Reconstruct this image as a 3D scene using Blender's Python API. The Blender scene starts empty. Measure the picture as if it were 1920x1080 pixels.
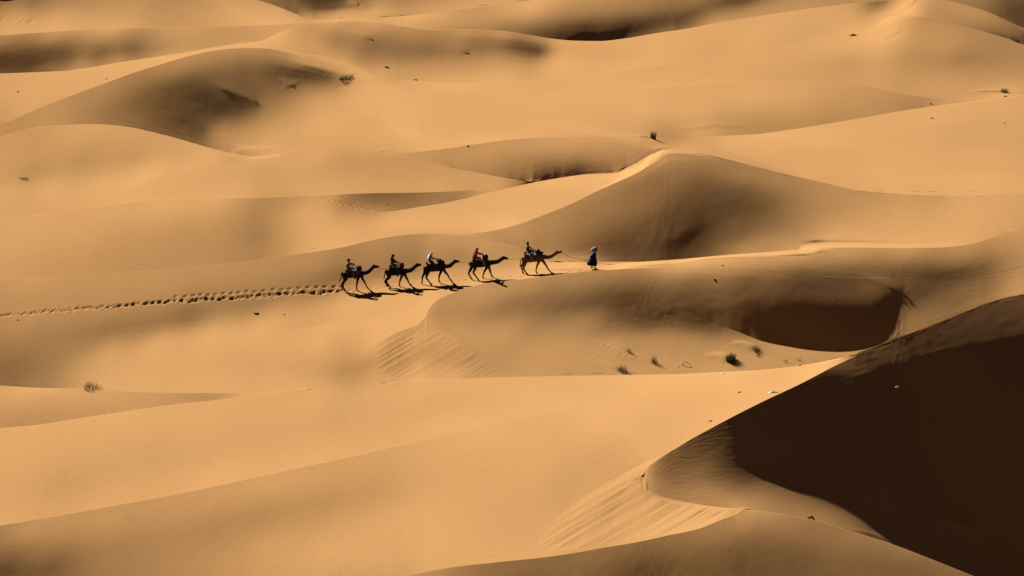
import bpy,math,random,zlib,base64,time
import numpy as np
from mathutils import Vector,Matrix
from mathutils.bvhtree import BVHTree
sc=bpy.context.scene
# ---------------- camera, world, sun, exposure ----------------
cam=bpy.data.objects.new('camera',bpy.data.cameras.new('camera'));sc.collection.objects.link(cam);sc.camera=cam
cam.rotation_euler=(math.pi/2,0,0);cam.data.sensor_width=36;cam.data.lens=36*4330/1920;cam.data.shift_y=-.30*4330/1920
cam.data.clip_start=1;cam.data.clip_end=20000
w=bpy.data.worlds.new('World');sc.world=w;w.use_nodes=True
nt=w.node_tree;sky=nt.nodes.new('ShaderNodeTexSky');sky.sky_type='NISHITA';sky.sun_disc=False
sky.sun_elevation=math.radians(30);sky.sun_rotation=math.radians(-38);sky.air_density=.09;sky.dust_density=.1;sky.altitude=2000
nt.links.new(sky.outputs[0],nt.nodes['Background'].inputs[0]);nt.nodes['Background'].inputs[1].default_value=.05
sun=bpy.data.lights.new('sun','SUN');so=bpy.data.objects.new('sun',sun);sc.collection.objects.link(so)
sun.energy=5;sun.angle=math.radians(.5);sun.color=(1,.9,.76)
EL,AZ=math.radians(30),math.radians(38)
Ld=Vector((-math.sin(AZ)*math.cos(EL),math.cos(AZ)*math.cos(EL),math.sin(EL)))
so.rotation_euler=Ld.to_track_quat('Z','Y').to_euler();so.location=(-60,250,80)
sc.view_settings.view_transform='Standard';sc.view_settings.look='None';sc.view_settings.gamma=1;sc.view_settings.use_curve_mapping=False
sc.view_settings.exposure=2.50
sc.cycles.diffuse_bounces=1;sc.cycles.use_denoising=True
rnd=random.Random(7)
# ---------------- dune relief: crest curves and height data ----------------
CUR=[('K1',[(-250,1275),(0,1228),(400,1150),(740,1083),(850,1063),(940,1053),(1017,1045),(1073,1037),(1140,1025),(1190,1017),(1250,1004),(1307,992),(1353,974),(1380,964),(1392,956),(1440,960),(1507,972),(1537,978),(1580,992),(1663,1017),(1730,1042),(1780,1062),(1830,1082),(1920,1122),(2170,1225)],[(760,2170)],[(700,0),(850,1),(1073,1.5),(1250,1.5),(1387,0.6),(1440,1),(1600,3),(1830,4),(2170,5)]),
('K2',[(-250,1262),(0,1215),(700,1066),(940,1041),(1020,1028),(1080,985),(1150,938),(1200,897),(1207,892),(1209,905),(1220,919),(1240,930),(1267,938),(1307,945),(1340,950),(1373,953),(1392,954),(1440,958),(1507,970),(2170,1220)],[(1206,1392)],[]),
('K3',[(-250,1260),(0,1213),(700,1064),(940,1038),(1020,1020),(1080,978),(1150,930),(1200,893),(1206,890),(1213,879),(1230,865),(1257,847),(1280,833),(1300,821),(1313,814),(1363,787),(1430,753),(1500,720),(1527,706),(1563,687),(1610,666),(1633,659),(1663,650),(1713,628),(1780,601),(1843,576),(1880,564),(1920,555),(2170,485)],[(1206,1616)],[(1206,0),(1616,0)]),
('K3b',[(-250,1258),(0,1210),(700,1058),(900,1038),(1010,1016),(1027,990),(1057,957),(1107,923),(1173,886),(1230,858),(1257,844),(1280,831),(1300,819),(1500,718),(1610,664.5),(2170,483)],[(1020,1255)],[]),
('K4',[(-250,1028),(0,985),(100,968),(200,950),(300,932),(400,912),(500,890),(567,875),(640,860),(740,837),(850,810),(960,789),(1100,763),(1200,743),(1300,723),(1400,707),(1450,704),(1500,698),(1563,680),(1610,663.5),(2170,481)],[(-250,1100)],[(-250,0.3),(600,0.3),(900,0)]),
('K5',[(-250,842),(0,803),(67,797),(133,787),(233,772),(333,758),(433,747),(500,738),(567,731),(640,725),(720,717),(800,713.5),(873,710),(973,706.5),(1073,705),(1187,703),(1280,701),(1333,698),(1433,693),(1500,685),(1567,673),(1610,663),(1633,656.5),(1663,647.5),(1713,625.5),(1780,598.5),(1843,573.5),(1880,561.5),(1920,552.5),(2170,479)],[(-250,560),(740,2170)],[(-250,3),(433,2),(600,0.6),(740,0.3),(850,1),(1000,3),(1300,4),(1500,3),(1600,2),(1700,3),(1800,3),(1920,2),(2170,2)]),
('K6',[(-250,712),(0,723),(67,727),(140,728.5),(200,732),(267,735),(367,737),(450,737),(500,733),(640,718),(800,709),(950,704.5),(1187,700.5),(1333,696),(1500,683),(1610,661),(1713,624),(2170,477)],[(-250,450)],[(-250,1),(150,1.2),(367,1),(460,0)]),
('K7',[(-250,705),(0,708),(500,712),(640,702),(740,672),(785,615),(797,600),(801,606),(807,610),(823,619),(847,629),(873,647),(900,667),(923,682),(947,698),(954,702),(1187,699),(1333,694),(1500,681),(1610,659),(2170,475)],[(796,953)],[]),
('K7h',[(-250,700),(0,703),(500,706),(640,695),(740,662),(785,610),(797,598),(850,618),(900,634),(1000,630),(1150,606),(1250,590),(1347,608),(1397,627),(1430,640),(1480,650),(1530,657),(1580,658.5),(1630,652),(1657,641),(1678,629),(1690,614),(1720,602),(1780,586),(1880,548),(2170,460)],[(1358,1686)],[]),
('K8',[(-250,688),(0,690),(400,683),(640,665),(703,643),(740,625),(797,597),(800,588),(810,572),(823,561),(853,548),(880,538),(920,530),(980,523),(1043,515),(1120,507),(1253,502),(1400,505),(1600,520),(1800,520),(2170,400)],[(703,1253)],[(703,0.1),(797,0.1),(850,0.5),(1000,0.8),(1150,0.8),(1253,0)]),
('K8b',[(-250,675),(0,670),(400,640),(533,620),(640,604),(740,584),(797,573),(812,567),(825,557),(853,546),(880,536),(920,528),(980,521),(1120,505),(1253,500),(1400,503),(1600,518),(1800,518),(2170,397)],[(533,815)],[]),
('K10',[(-250,545),(0,526),(100,518),(200,512),(300,506),(400,497),(500,485),(567,475),(640,464),(670,457),(720,446),(770,439.5),(803,438),(853,440),(903,448),(953,460),(987,468),(1053,482),(1087,487),(1130,490.5),(1187,491),(1260,487),(1363,478),(1447,472),(1530,466),(1597,464),(1680,465),(1763,464),(1813,459),(1863,445),(1920,423),(2170,330)],[(-250,990),(1120,1900)],[(-250,1),(0,1.5),(300,3),(700,3),(850,1.5),(953,0.4),(1000,0),(1110,0),(1187,2),(1280,4),(1450,2),(1530,1),(1680,0.4),(1920,0.3),(2170,0.3)]),
('K11',[(-250,541),(0,522),(300,500),(500,478),(640,458),(720,441),(803,433),(850,437),(880,437.5),(903,436),(937,430),(980,418),(1020,403),(1070,383),(1120,358),(1153,343),(1187,328),(1213,313),(1230,303),(1240,295.5),(1250,289.5),(1262,287),(1280,287.5),(1330,295),(1400,310),(1480,330),(1547,345),(1613,359),(1647,362),(1713,367),(1780,369),(1847,368),(1920,365),(2170,355)],[(880,1248)],[]),
('K12',[(-250,485),(0,470),(400,440),(600,410),(707,399),(737,396),(787,388),(837,380),(903,365),(953,353),(997,343),(1053,333),(1103,326.5),(1153,324),(1180,312.5),(1213,294),(1235,284),(1246,280.5),(1258,280.8),(1280,283),(1330,291),(1397,307),(1480,328),(1547,343),(1613,357.5),(1647,360),(1713,365),(1780,367),(1847,366),(1920,363),(2170,352)],[(707,2170)],[(707,0),(800,1.5),(900,2.5),(1000,4),(1100,2),(1153,1.5),(1246,2),(1350,3),(1500,2),(1700,0.7),(1920,1),(2170,1)]),
('K13',[(-250,450),(0,413),(67,402),(133,393),(233,381),(300,373),(367,371),(467,371),(550,368),(640,364),(700,362),(780,361),(860,358),(930,352),(970,346),(997,341),(1053,331),(1103,325),(1153,322.5),(1246,279),(1280,280.5),(1613,356),(1713,363),(1920,361),(2170,350)],[(-250,900)],[(-250,1),(0,1),(200,2),(400,2),(550,1),(700,0.5),(850,0.2),(930,0)]),
('K14',[(-250,395),(0,372),(150,365),(250,350),(283,337),(333,322),(383,312),(467,299),(530,290),(550,282),(573,277.5),(617,276),(690,283),(740,291),(790,300),(840,313),(907,326),(957,335),(998,340),(1053,329.5),(1103,323.5),(1153,321),(1246,277.5),(1280,279),(1613,354),(1713,361),(1920,359),(2170,348)],[(250,1000)],[(480,0),(530,0.2),(600,2),(750,1.5),(900,2),(990,3),(1010,0)]),
('K15',[(-250,282),(0,257),(33,247),(83,237),(133,234),(183,233),(233,237),(283,247),(333,259.5),(383,274),(433,287),(473,293.5),(500,291.5),(530,286),(550,279.5),(573,275.5),(617,274),(690,281),(740,289),(790,298),(840,311),(907,324),(998,338),(1053,328),(1153,319.5),(1246,276),(1280,277.5),(1613,352),(1713,359),(1920,357),(2170,346)],[(-250,510)],[(-250,2),(0,2),(200,4),(350,4),(450,1.5),(505,0)]),
('K16',[(-250,276),(0,252),(183,229),(383,271),(473,288),(530,281),(617,272),(690,279),(740,287),(823,280),(887,271),(953,262),(1020,257.5),(1120,256),(1207,257.5),(1290,257),(1370,254),(1413,252),(1480,243.5),(1547,233),(1613,222),(1680,210),(1747,200),(1813,191.5),(1920,178),(2170,148)],[(740,1130),(1340,2170)],[(740,0.3),(820,0.3),(1000,0.1),(1200,0),(1340,0.2),(1413,1),(1500,3),(1650,2.5),(1800,1),(1920,0.6),(2170,0.6)]),
('K17',[(-250,270),(0,247),(83,225),(183,222),(283,235),(383,262),(480,276),(530,268),(640,230),(800,195),(973,175),(1140,167),(1280,159),(1380,152.5),(1480,150.5),(1547,153),(1613,158.5),(1680,172.5),(1730,182),(1780,185.5),(1850,180),(1920,170),(2170,140)],[(1000,1770)],[(1000,0),(1140,0.2),(1280,0.5),(1480,1.5),(1613,1.5),(1700,0.5),(1780,0)]),
('K18',[(-250,262),(-50,242),(0,233),(50,213),(100,192),(167,167),(213,150),(250,136.5),(300,121),(350,106),(400,95),(433,91),(467,89.5),(500,91),(533,97),(583,112),(617,126),(660,141),(700,152),(757,160),(873,163),(1000,160),(1173,138),(1347,114),(1447,96),(1513,84),(1607,68),(1675,50),(1740,48),(1847,70),(1920,92),(2170,130)],[(-250,560)],[(-250,0.5),(0,0.5),(100,2),(300,2),(433,1.5),(500,1),(533,0.4),(600,0)]),
('K19',[(-250,256),(0,226),(167,160),(300,115),(400,90),(467,85),(500,86),(533,92),(570,99),(600,103.5),(640,114),(673,125.5),(707,138),(757,150),(807,153.5),(873,154.5),(973,152.5),(1073,143.5),(1173,132),(1280,117),(1347,108),(1447,90),(1513,78),(1560,71),(1607,62),(1640,49),(1675,33),(1693,31),(1730,32),(1780,42),(1847,60),(1897,75),(1920,83),(2170,125)],[(540,2170)],[(540,0),(600,0.6),(700,2.5),(800,3),(900,2.5),(1000,1.5),(1100,0.5),(1280,0.2),(1607,0.2),(1680,0.2),(1730,0.5),(1850,2.5),(1920,2),(2170,2)]),
('K20',[(-250,150),(0,138),(117,133),(233,115.5),(333,100.5),(433,83.5),(493,75),(520,63),(567,47),(600,42.5),(640,40),(693,40.5),(757,50),(813,57),(873,55),(940,58),(1007,68),(1040,73),(1083,76.5),(1123,77),(1173,72),(1223,63.5),(1280,55),(1347,43),(1413,32),(1513,17),(1613,5),(1663,1),(1700,-5),(1740,-8),(1773,0),(1847,20),(1920,53),(2170,112)],[(-250,2170)],[(-250,5),(0,5),(200,4),(400,2),(493,0.7),(600,0.4),(700,0.5),(813,0.5),(900,2),(1000,3),(1100,4),(1200,4),(1300,2),(1413,1),(1600,1),(1700,0.5),(1850,0.5),(2170,0.5)]),
('K21',[(-250,72),(0,66),(62,62),(167,55),(300,52),(433,49.5),(567,43),(600,40.5),(640,36.5),(740,32),(840,20.5),(920,10),(1007,0),(1100,-14),(1400,-30),(1700,-40),(2170,-40)],[(-250,2170)],[(-250,1),(0,1),(200,1),(400,1),(560,0.6),(640,0.4),(800,0.5),(1000,1),(2170,1)]),
('K22',[(-250,-60),(300,-50),(420,-25),(483,0),(520,12),(555,26),(590,37),(615,37),(640,34.5),(740,30),(840,18),(920,8),(1007,-2),(1100,-18),(1400,-40),(2170,-60)],[(420,625)],[(300,0),(400,2),(483,2),(560,2.5),(590,1),(625,0)])]
import numpy as np
# ---- terrain reconstruction code shared by scene.py (pure numpy) ----
F=4330.;S0=.30;H=53.3
def pchip(xs,ys,x):
    xs=np.array(xs,float);ys=np.array(ys,float);h=np.diff(xs);d=np.diff(ys)/h
    m=np.zeros(len(xs));w1=2*h[1:]+h[:-1];w2=h[1:]+2*h[:-1]
    ok=d[:-1]*d[1:]>0
    with np.errstate(all='ignore'): m[1:-1]=np.where(ok,(w1+w2)/(w1/d[:-1]+w2/d[1:]),0)
    m[0]=d[0];m[-1]=d[-1]
    i=np.clip(np.searchsorted(xs,x,'right')-1,0,len(xs)-2);t=(x-xs[i])/h[i]
    return (2*t**3-3*t**2+1)*ys[i]+(t**3-2*t**2+t)*h[i]*m[i]+(-2*t**3+3*t**2)*ys[i+1]+(t**3-t**2)*h[i]*m[i+1]
def columns(step,fine):
    c=[-240.]
    while c[-1]<2160:
        x=c[-1];c.append(x+(40. if x<-40 or x>1960 else fine if (780<=x<850 or 1195<=x<1262 or 1655<=x<1700) else step))
    return np.array(c)
def curves(x):
    Y=[np.full(len(x),1300.)]
    for n,pts,a,g in CUR: Y.append(np.minimum(pchip(*zip(*pts),x),Y[-1]-1.3))
    Y.append(np.minimum(np.full(len(x),-130.),Y[-1]-20));return np.array(Y)
def rowsper(Y,step): return [max(2,int(np.ceil((Y[k]-Y[k+1]).max()/step))) for k in range(len(Y)-1)]
def catmull(A,xs,x):
    """A [n,...] at nodes xs (increasing) -> values at x, C1 cubic with finite-difference slopes"""
    h=np.diff(xs);d=np.diff(A,axis=0)/h.reshape(-1,*[1]*(A.ndim-1))
    m=np.empty_like(A)
    if len(xs)>2:
        w=(h[1:]/(h[1:]+h[:-1])).reshape(-1,*[1]*(A.ndim-1));m[1:-1]=d[:-1]*w+d[1:]*(1-w)
        m[0]=1.5*d[0]-.5*m[1];m[-1]=1.5*d[-1]-.5*m[-2]
    else: m[:]=d[0]
    i=np.clip(np.searchsorted(xs,x,'right')-1,0,len(xs)-2)
    sh=(-1,)+(1,)*(A.ndim-1);hh=h[i].reshape(sh);t=((x-xs[i])/h[i]).reshape(sh)
    return (2*t**3-3*t**2+1)*A[i]+(t**3-2*t**2+t)*hh*m[i]+(-2*t**3+3*t**2)*A[i+1]+(t**3-t**2)*hh*m[i+1]
def layer_interp(P,off,x0,Y0,n0,k,x,Yc,t,nb):
    """relief of layer k at columns x and fractions t; interpolates along warped photo-plane lines"""
    t0=np.linspace(0,1,n0[k]+1);Yn=Y0[k][:,None]*(1-t0)+Y0[k+1][:,None]*t0
    A=P[:,off[k]:off[k+1]]-np.log(H/(S0+(Yn-540)/F));m=n0[k];D=np.empty_like(A)
    D[:,1:-1]=(A[:,2:]-A[:,:-2])/2
    D[:,0]=A[:,1]-A[:,0];D[:,-1]=A[:,-1]-A[:,-2]
    if m>2: D[:,0]=1.5*D[:,0]-.5*D[:,1];D[:,-1]=1.5*D[:,-1]-.5*D[:,-2]
    Yf=Yc[k][:,None]*(1-t)+Yc[k+1][:,None]*t
    dl=Yc[k][:,None]-Yf;du=Yf-Yc[k+1][:,None];hh=Yc[k][:,None]-Yc[k+1][:,None]
    wl=np.exp(-dl/14)-np.exp(-hh/14)*t;wu=np.exp(-du/14)-np.exp(-hh/14)*(1-t)
    val=[]
    for c in nb:
        Yt=Yf+(Y0[k][c]-Yc[k])[:,None]*wl+(Y0[k+1][c]-Yc[k+1])[:,None]*wu
        q=(Y0[k][c][:,None]-Yt)/(Y0[k]-Y0[k+1])[c][:,None]*m
        qc=np.clip(q,0,m);i=np.minimum(qc.astype(int),m-1);f=qc-i;cc=c[:,None]
        a0=A[cc,i];a1=A[cc,i+1];d0=D[cc,i];d1=D[cc,i+1]
        v=(2*f**3-3*f**2+1)*a0+(f**3-2*f**2+f)*d0+(-2*f**3+3*f**2)*a1+(f**3-f**2)*d1
        v=v+(q-qc).clip(-3,3)*np.where(q<0,D[cc,0],D[cc,m])
        val.append(v)
    X0,X1,X2,X3=[x0[c][:,None] for c in nb];v0,v1,v2,v3=val;xx=x[:,None];h=X2-X1;f=(xx-X1)/h
    with np.errstate(all='ignore'):
        dA=(v1-v0)/(X1-X0);dB=(v2-v1)/h;dC=(v3-v2)/(X3-X2)
    dA=np.where(X1>X0,dA,dB);dC=np.where(X3>X2,dC,dB)
    # nearer neighbour dominates the one sided slope
    m1=np.where(X1>X0,(dB*(X1-X0)+dA*h)/(h+X1-X0),dB);m2=np.where(X3>X2,(dB*(X3-X2)+dC*h)/(h+X3-X2),dB)
    Bt=(2*f**3-3*f**2+1)*v1+(f**3-2*f**2+f)*h*m1+(-2*f**3+3*f**2)*v2+(f**3-f**2)*h*m2
    return Yf,Bt
def neighbours(x0,x):
    j1=np.clip(np.searchsorted(x0,x,'right')-1,0,len(x0)-2)
    return [np.clip(j1+d,0,len(x0)-1) for d in (-1,0,1,2)]
def build_terrain(P,cs,cf,rs,fx,fy):
    """P coarse log-depths [C0,R0]; returns verts, tris, info"""
    x0=columns(cs,cf);Y0=curves(x0);n0=rowsper(Y0,rs)
    x=np.asarray(fx);Yc=curves(x)
    off=np.concatenate([[0],np.cumsum([n+1 for n in n0])])
    pos=[];lay=[];prev=None
    idx=[];vx=[];vy=[];vz=[];nv=0;ipx=[];strips=[]
    u=(x-960)/F
    def put(px,py,p):
        nonlocal nv
        y=np.exp(p);v=-(S0+(py-540)/F);i=np.arange(nv,nv+len(px));nv+=len(px)
        vx.append((px-960)/F*y);vy.append(y);vz.append(v*y);ipx.append(np.stack([px,py],1));return i
    def putw(X,Y,Z):
        nonlocal nv
        i=np.arange(nv,nv+len(X));nv+=len(X);vx.append(X);vy.append(Y);vz.append(Z);ipx.append(np.full((len(X),2),np.nan));return i
    rows=[]        # list of index arrays, consecutive rows form strips
    L=len(n0);layp=[]
    nb=neighbours(x0,x)
    for k in range(L):
        th=(Yc[k]-Yc[k+1]).max();n=max(3,int(np.ceil(th/(1.25 if CUR[k-1][0]=='K8b' else 1.8 if CUR[k-1][0]=='K17' else fy)))+3)
        s=np.linspace(0,1,n+1);t=s-.11*np.sin(2*np.pi*s)   # denser rows at both edges
        Yf,Bt=layer_interp(P,off,x0,Y0,n0,k,x,Yc,t,nb)
        layp.append((Yf,Bt+np.log(H/(S0+(Yf-540)/F)),t))
    rowinfo=[]
    for k in range(L):
        Yf,pf,t=layp[k]
        for j in range(len(t)):
            if k and j==0: continue
            if j==len(t)-1 and k<L-1:
                # crest row: decide gap to the layer behind
                pb=layp[k+1][1][:,0];py=Yf[:,j];yf=np.exp(pf[:,j]);yb=np.exp(pb)
                g=yb-yf;has=g>.06
                pm=np.where(has,pf[:,j],(pf[:,j]+pb)/2)
                rows.append(put(x,py,pm));rowinfo.append((k,j))
                if has.any():
                    yf=np.exp(pm);s=S0+(py-540)/F
                    m=7
                    # end slopes (dz/dy) behind
                    p1=layp[k+1][1][:,1];Y1=layp[k+1][0][:,1];y1=np.exp(p1);z1=-(S0+(Y1-540)/F)*y1
                    sl=np.clip((z1+s*yb)/np.maximum(y1-yb,.02),-.3,.62)
                    sl0=-np.minimum(s+.30,.6)
                    gg=np.maximum(yb-yf,0)
                    for q in range(1,m):
                        w=(q/m)
                        h00=2*w**3-3*w**2+1;h10=w**3-2*w**2+w;h01=-2*w**3+3*w**2;h11=w**3-w**2
                        zz=h00*(-s*yf)+h10*gg*sl0+h01*(-s*yb)+h11*gg*sl
                        yy=yf+gg*w;zz=np.minimum(zz,-s*yy-.002)
                        r=putw(u*yy,yy,zz);r=np.where(has,r,rows[-q] if False else r)
                        rows.append(np.where(has,r,base) if q>1 else np.where(has,r,rows[-1]));
                        if q==1: base=rows[-2]
                        rowinfo.append((k,-q))
                    r=put(x,py,pb);rows.append(np.where(has,r,base));rowinfo.append((k,-99))
                continue
            rows.append(put(x,Yf[:,j],pf[:,j]));rowinfo.append((k,j))
    V=np.stack([np.concatenate(vx),np.concatenate(vy),np.concatenate(vz)],1)
    # near side: a high dune under the camera; far side: dunes to the horizon
    near=[];r0=rows[0]
    for f in (.9,.75,.6,.45,.3,.15,0.,-.3,-1.,-3.):
        if f>0:
            X=V[r0,0];Y=V[r0,1]*f;Z=V[r0,2]*f-1.8*(1-f)
        else:
            X=V[r0,0]*(1-f);Y=np.full(len(r0),112*f);Z=-1.8+f*18-6*np.sin(X*.02+1)*(f<0)
        near.insert(0,putw(X,Y,Z))
    far=[];rl=rows[-1]
    for q,d in enumerate(np.geomspace(6,5500,46)):
        X=V[rl,0]*(1+d/V[rl,1].mean());Y=V[rl,1]+d
        b=1-np.exp(-d/60)
        Z=V[rl,2]*(1-b)+b*(-H+6*np.sin(Y*.021+2*np.sin(X*.011))+5*np.sin(X*.013+Y*.009+1.5)+d*.004)
        far.append(putw(X,Y,Z))
    rows=near+rows+far
    V=np.stack([np.concatenate(vx),np.concatenate(vy),np.concatenate(vz)],1)
    Rw=np.array(rows)                       # [rows, cols]
    # side wings
    wing=[]
    nE=10
    def side(c,sg):
        out=[];base=V[Rw[:,c]]
        for q,d in enumerate(np.geomspace(4,1200,nE)):
            X=base[:,0]+sg*d*(1+base[:,1].clip(0)*.002);Y=base[:,1];b=1-np.exp(-d/45)
            Z=base[:,2]*(1-b)+b*(base[:,2]*.5+.5*np.where(Y>60,-H,base[:,2])+4*np.sin(Y*.03+X*.012))
            out.append(putw(X,Y,Z))
        return out
    Lw=side(0,-1);Rr=side(-1,1)
    full=np.concatenate([np.array(Lw[::-1]).T,Rw,np.array(Rr).T],1)
    V=np.stack([np.concatenate(vx),np.concatenate(vy),np.concatenate(vz)],1)
    a=full[:-1,:-1];b=full[:-1,1:];c=full[1:,1:];d=full[1:,:-1]
    T=np.concatenate([np.stack([a,b,c],2).reshape(-1,3),np.stack([a,c,d],2).reshape(-1,3)])
    ok=(T[:,0]!=T[:,1])&(T[:,1]!=T[:,2])&(T[:,0]!=T[:,2]);T=T[ok]
    used=np.zeros(len(V),bool);used[T]=True;mp=np.cumsum(used)-1
    PXY=np.concatenate(ipx);return V[used],mp[T],PXY[used],None
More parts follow.
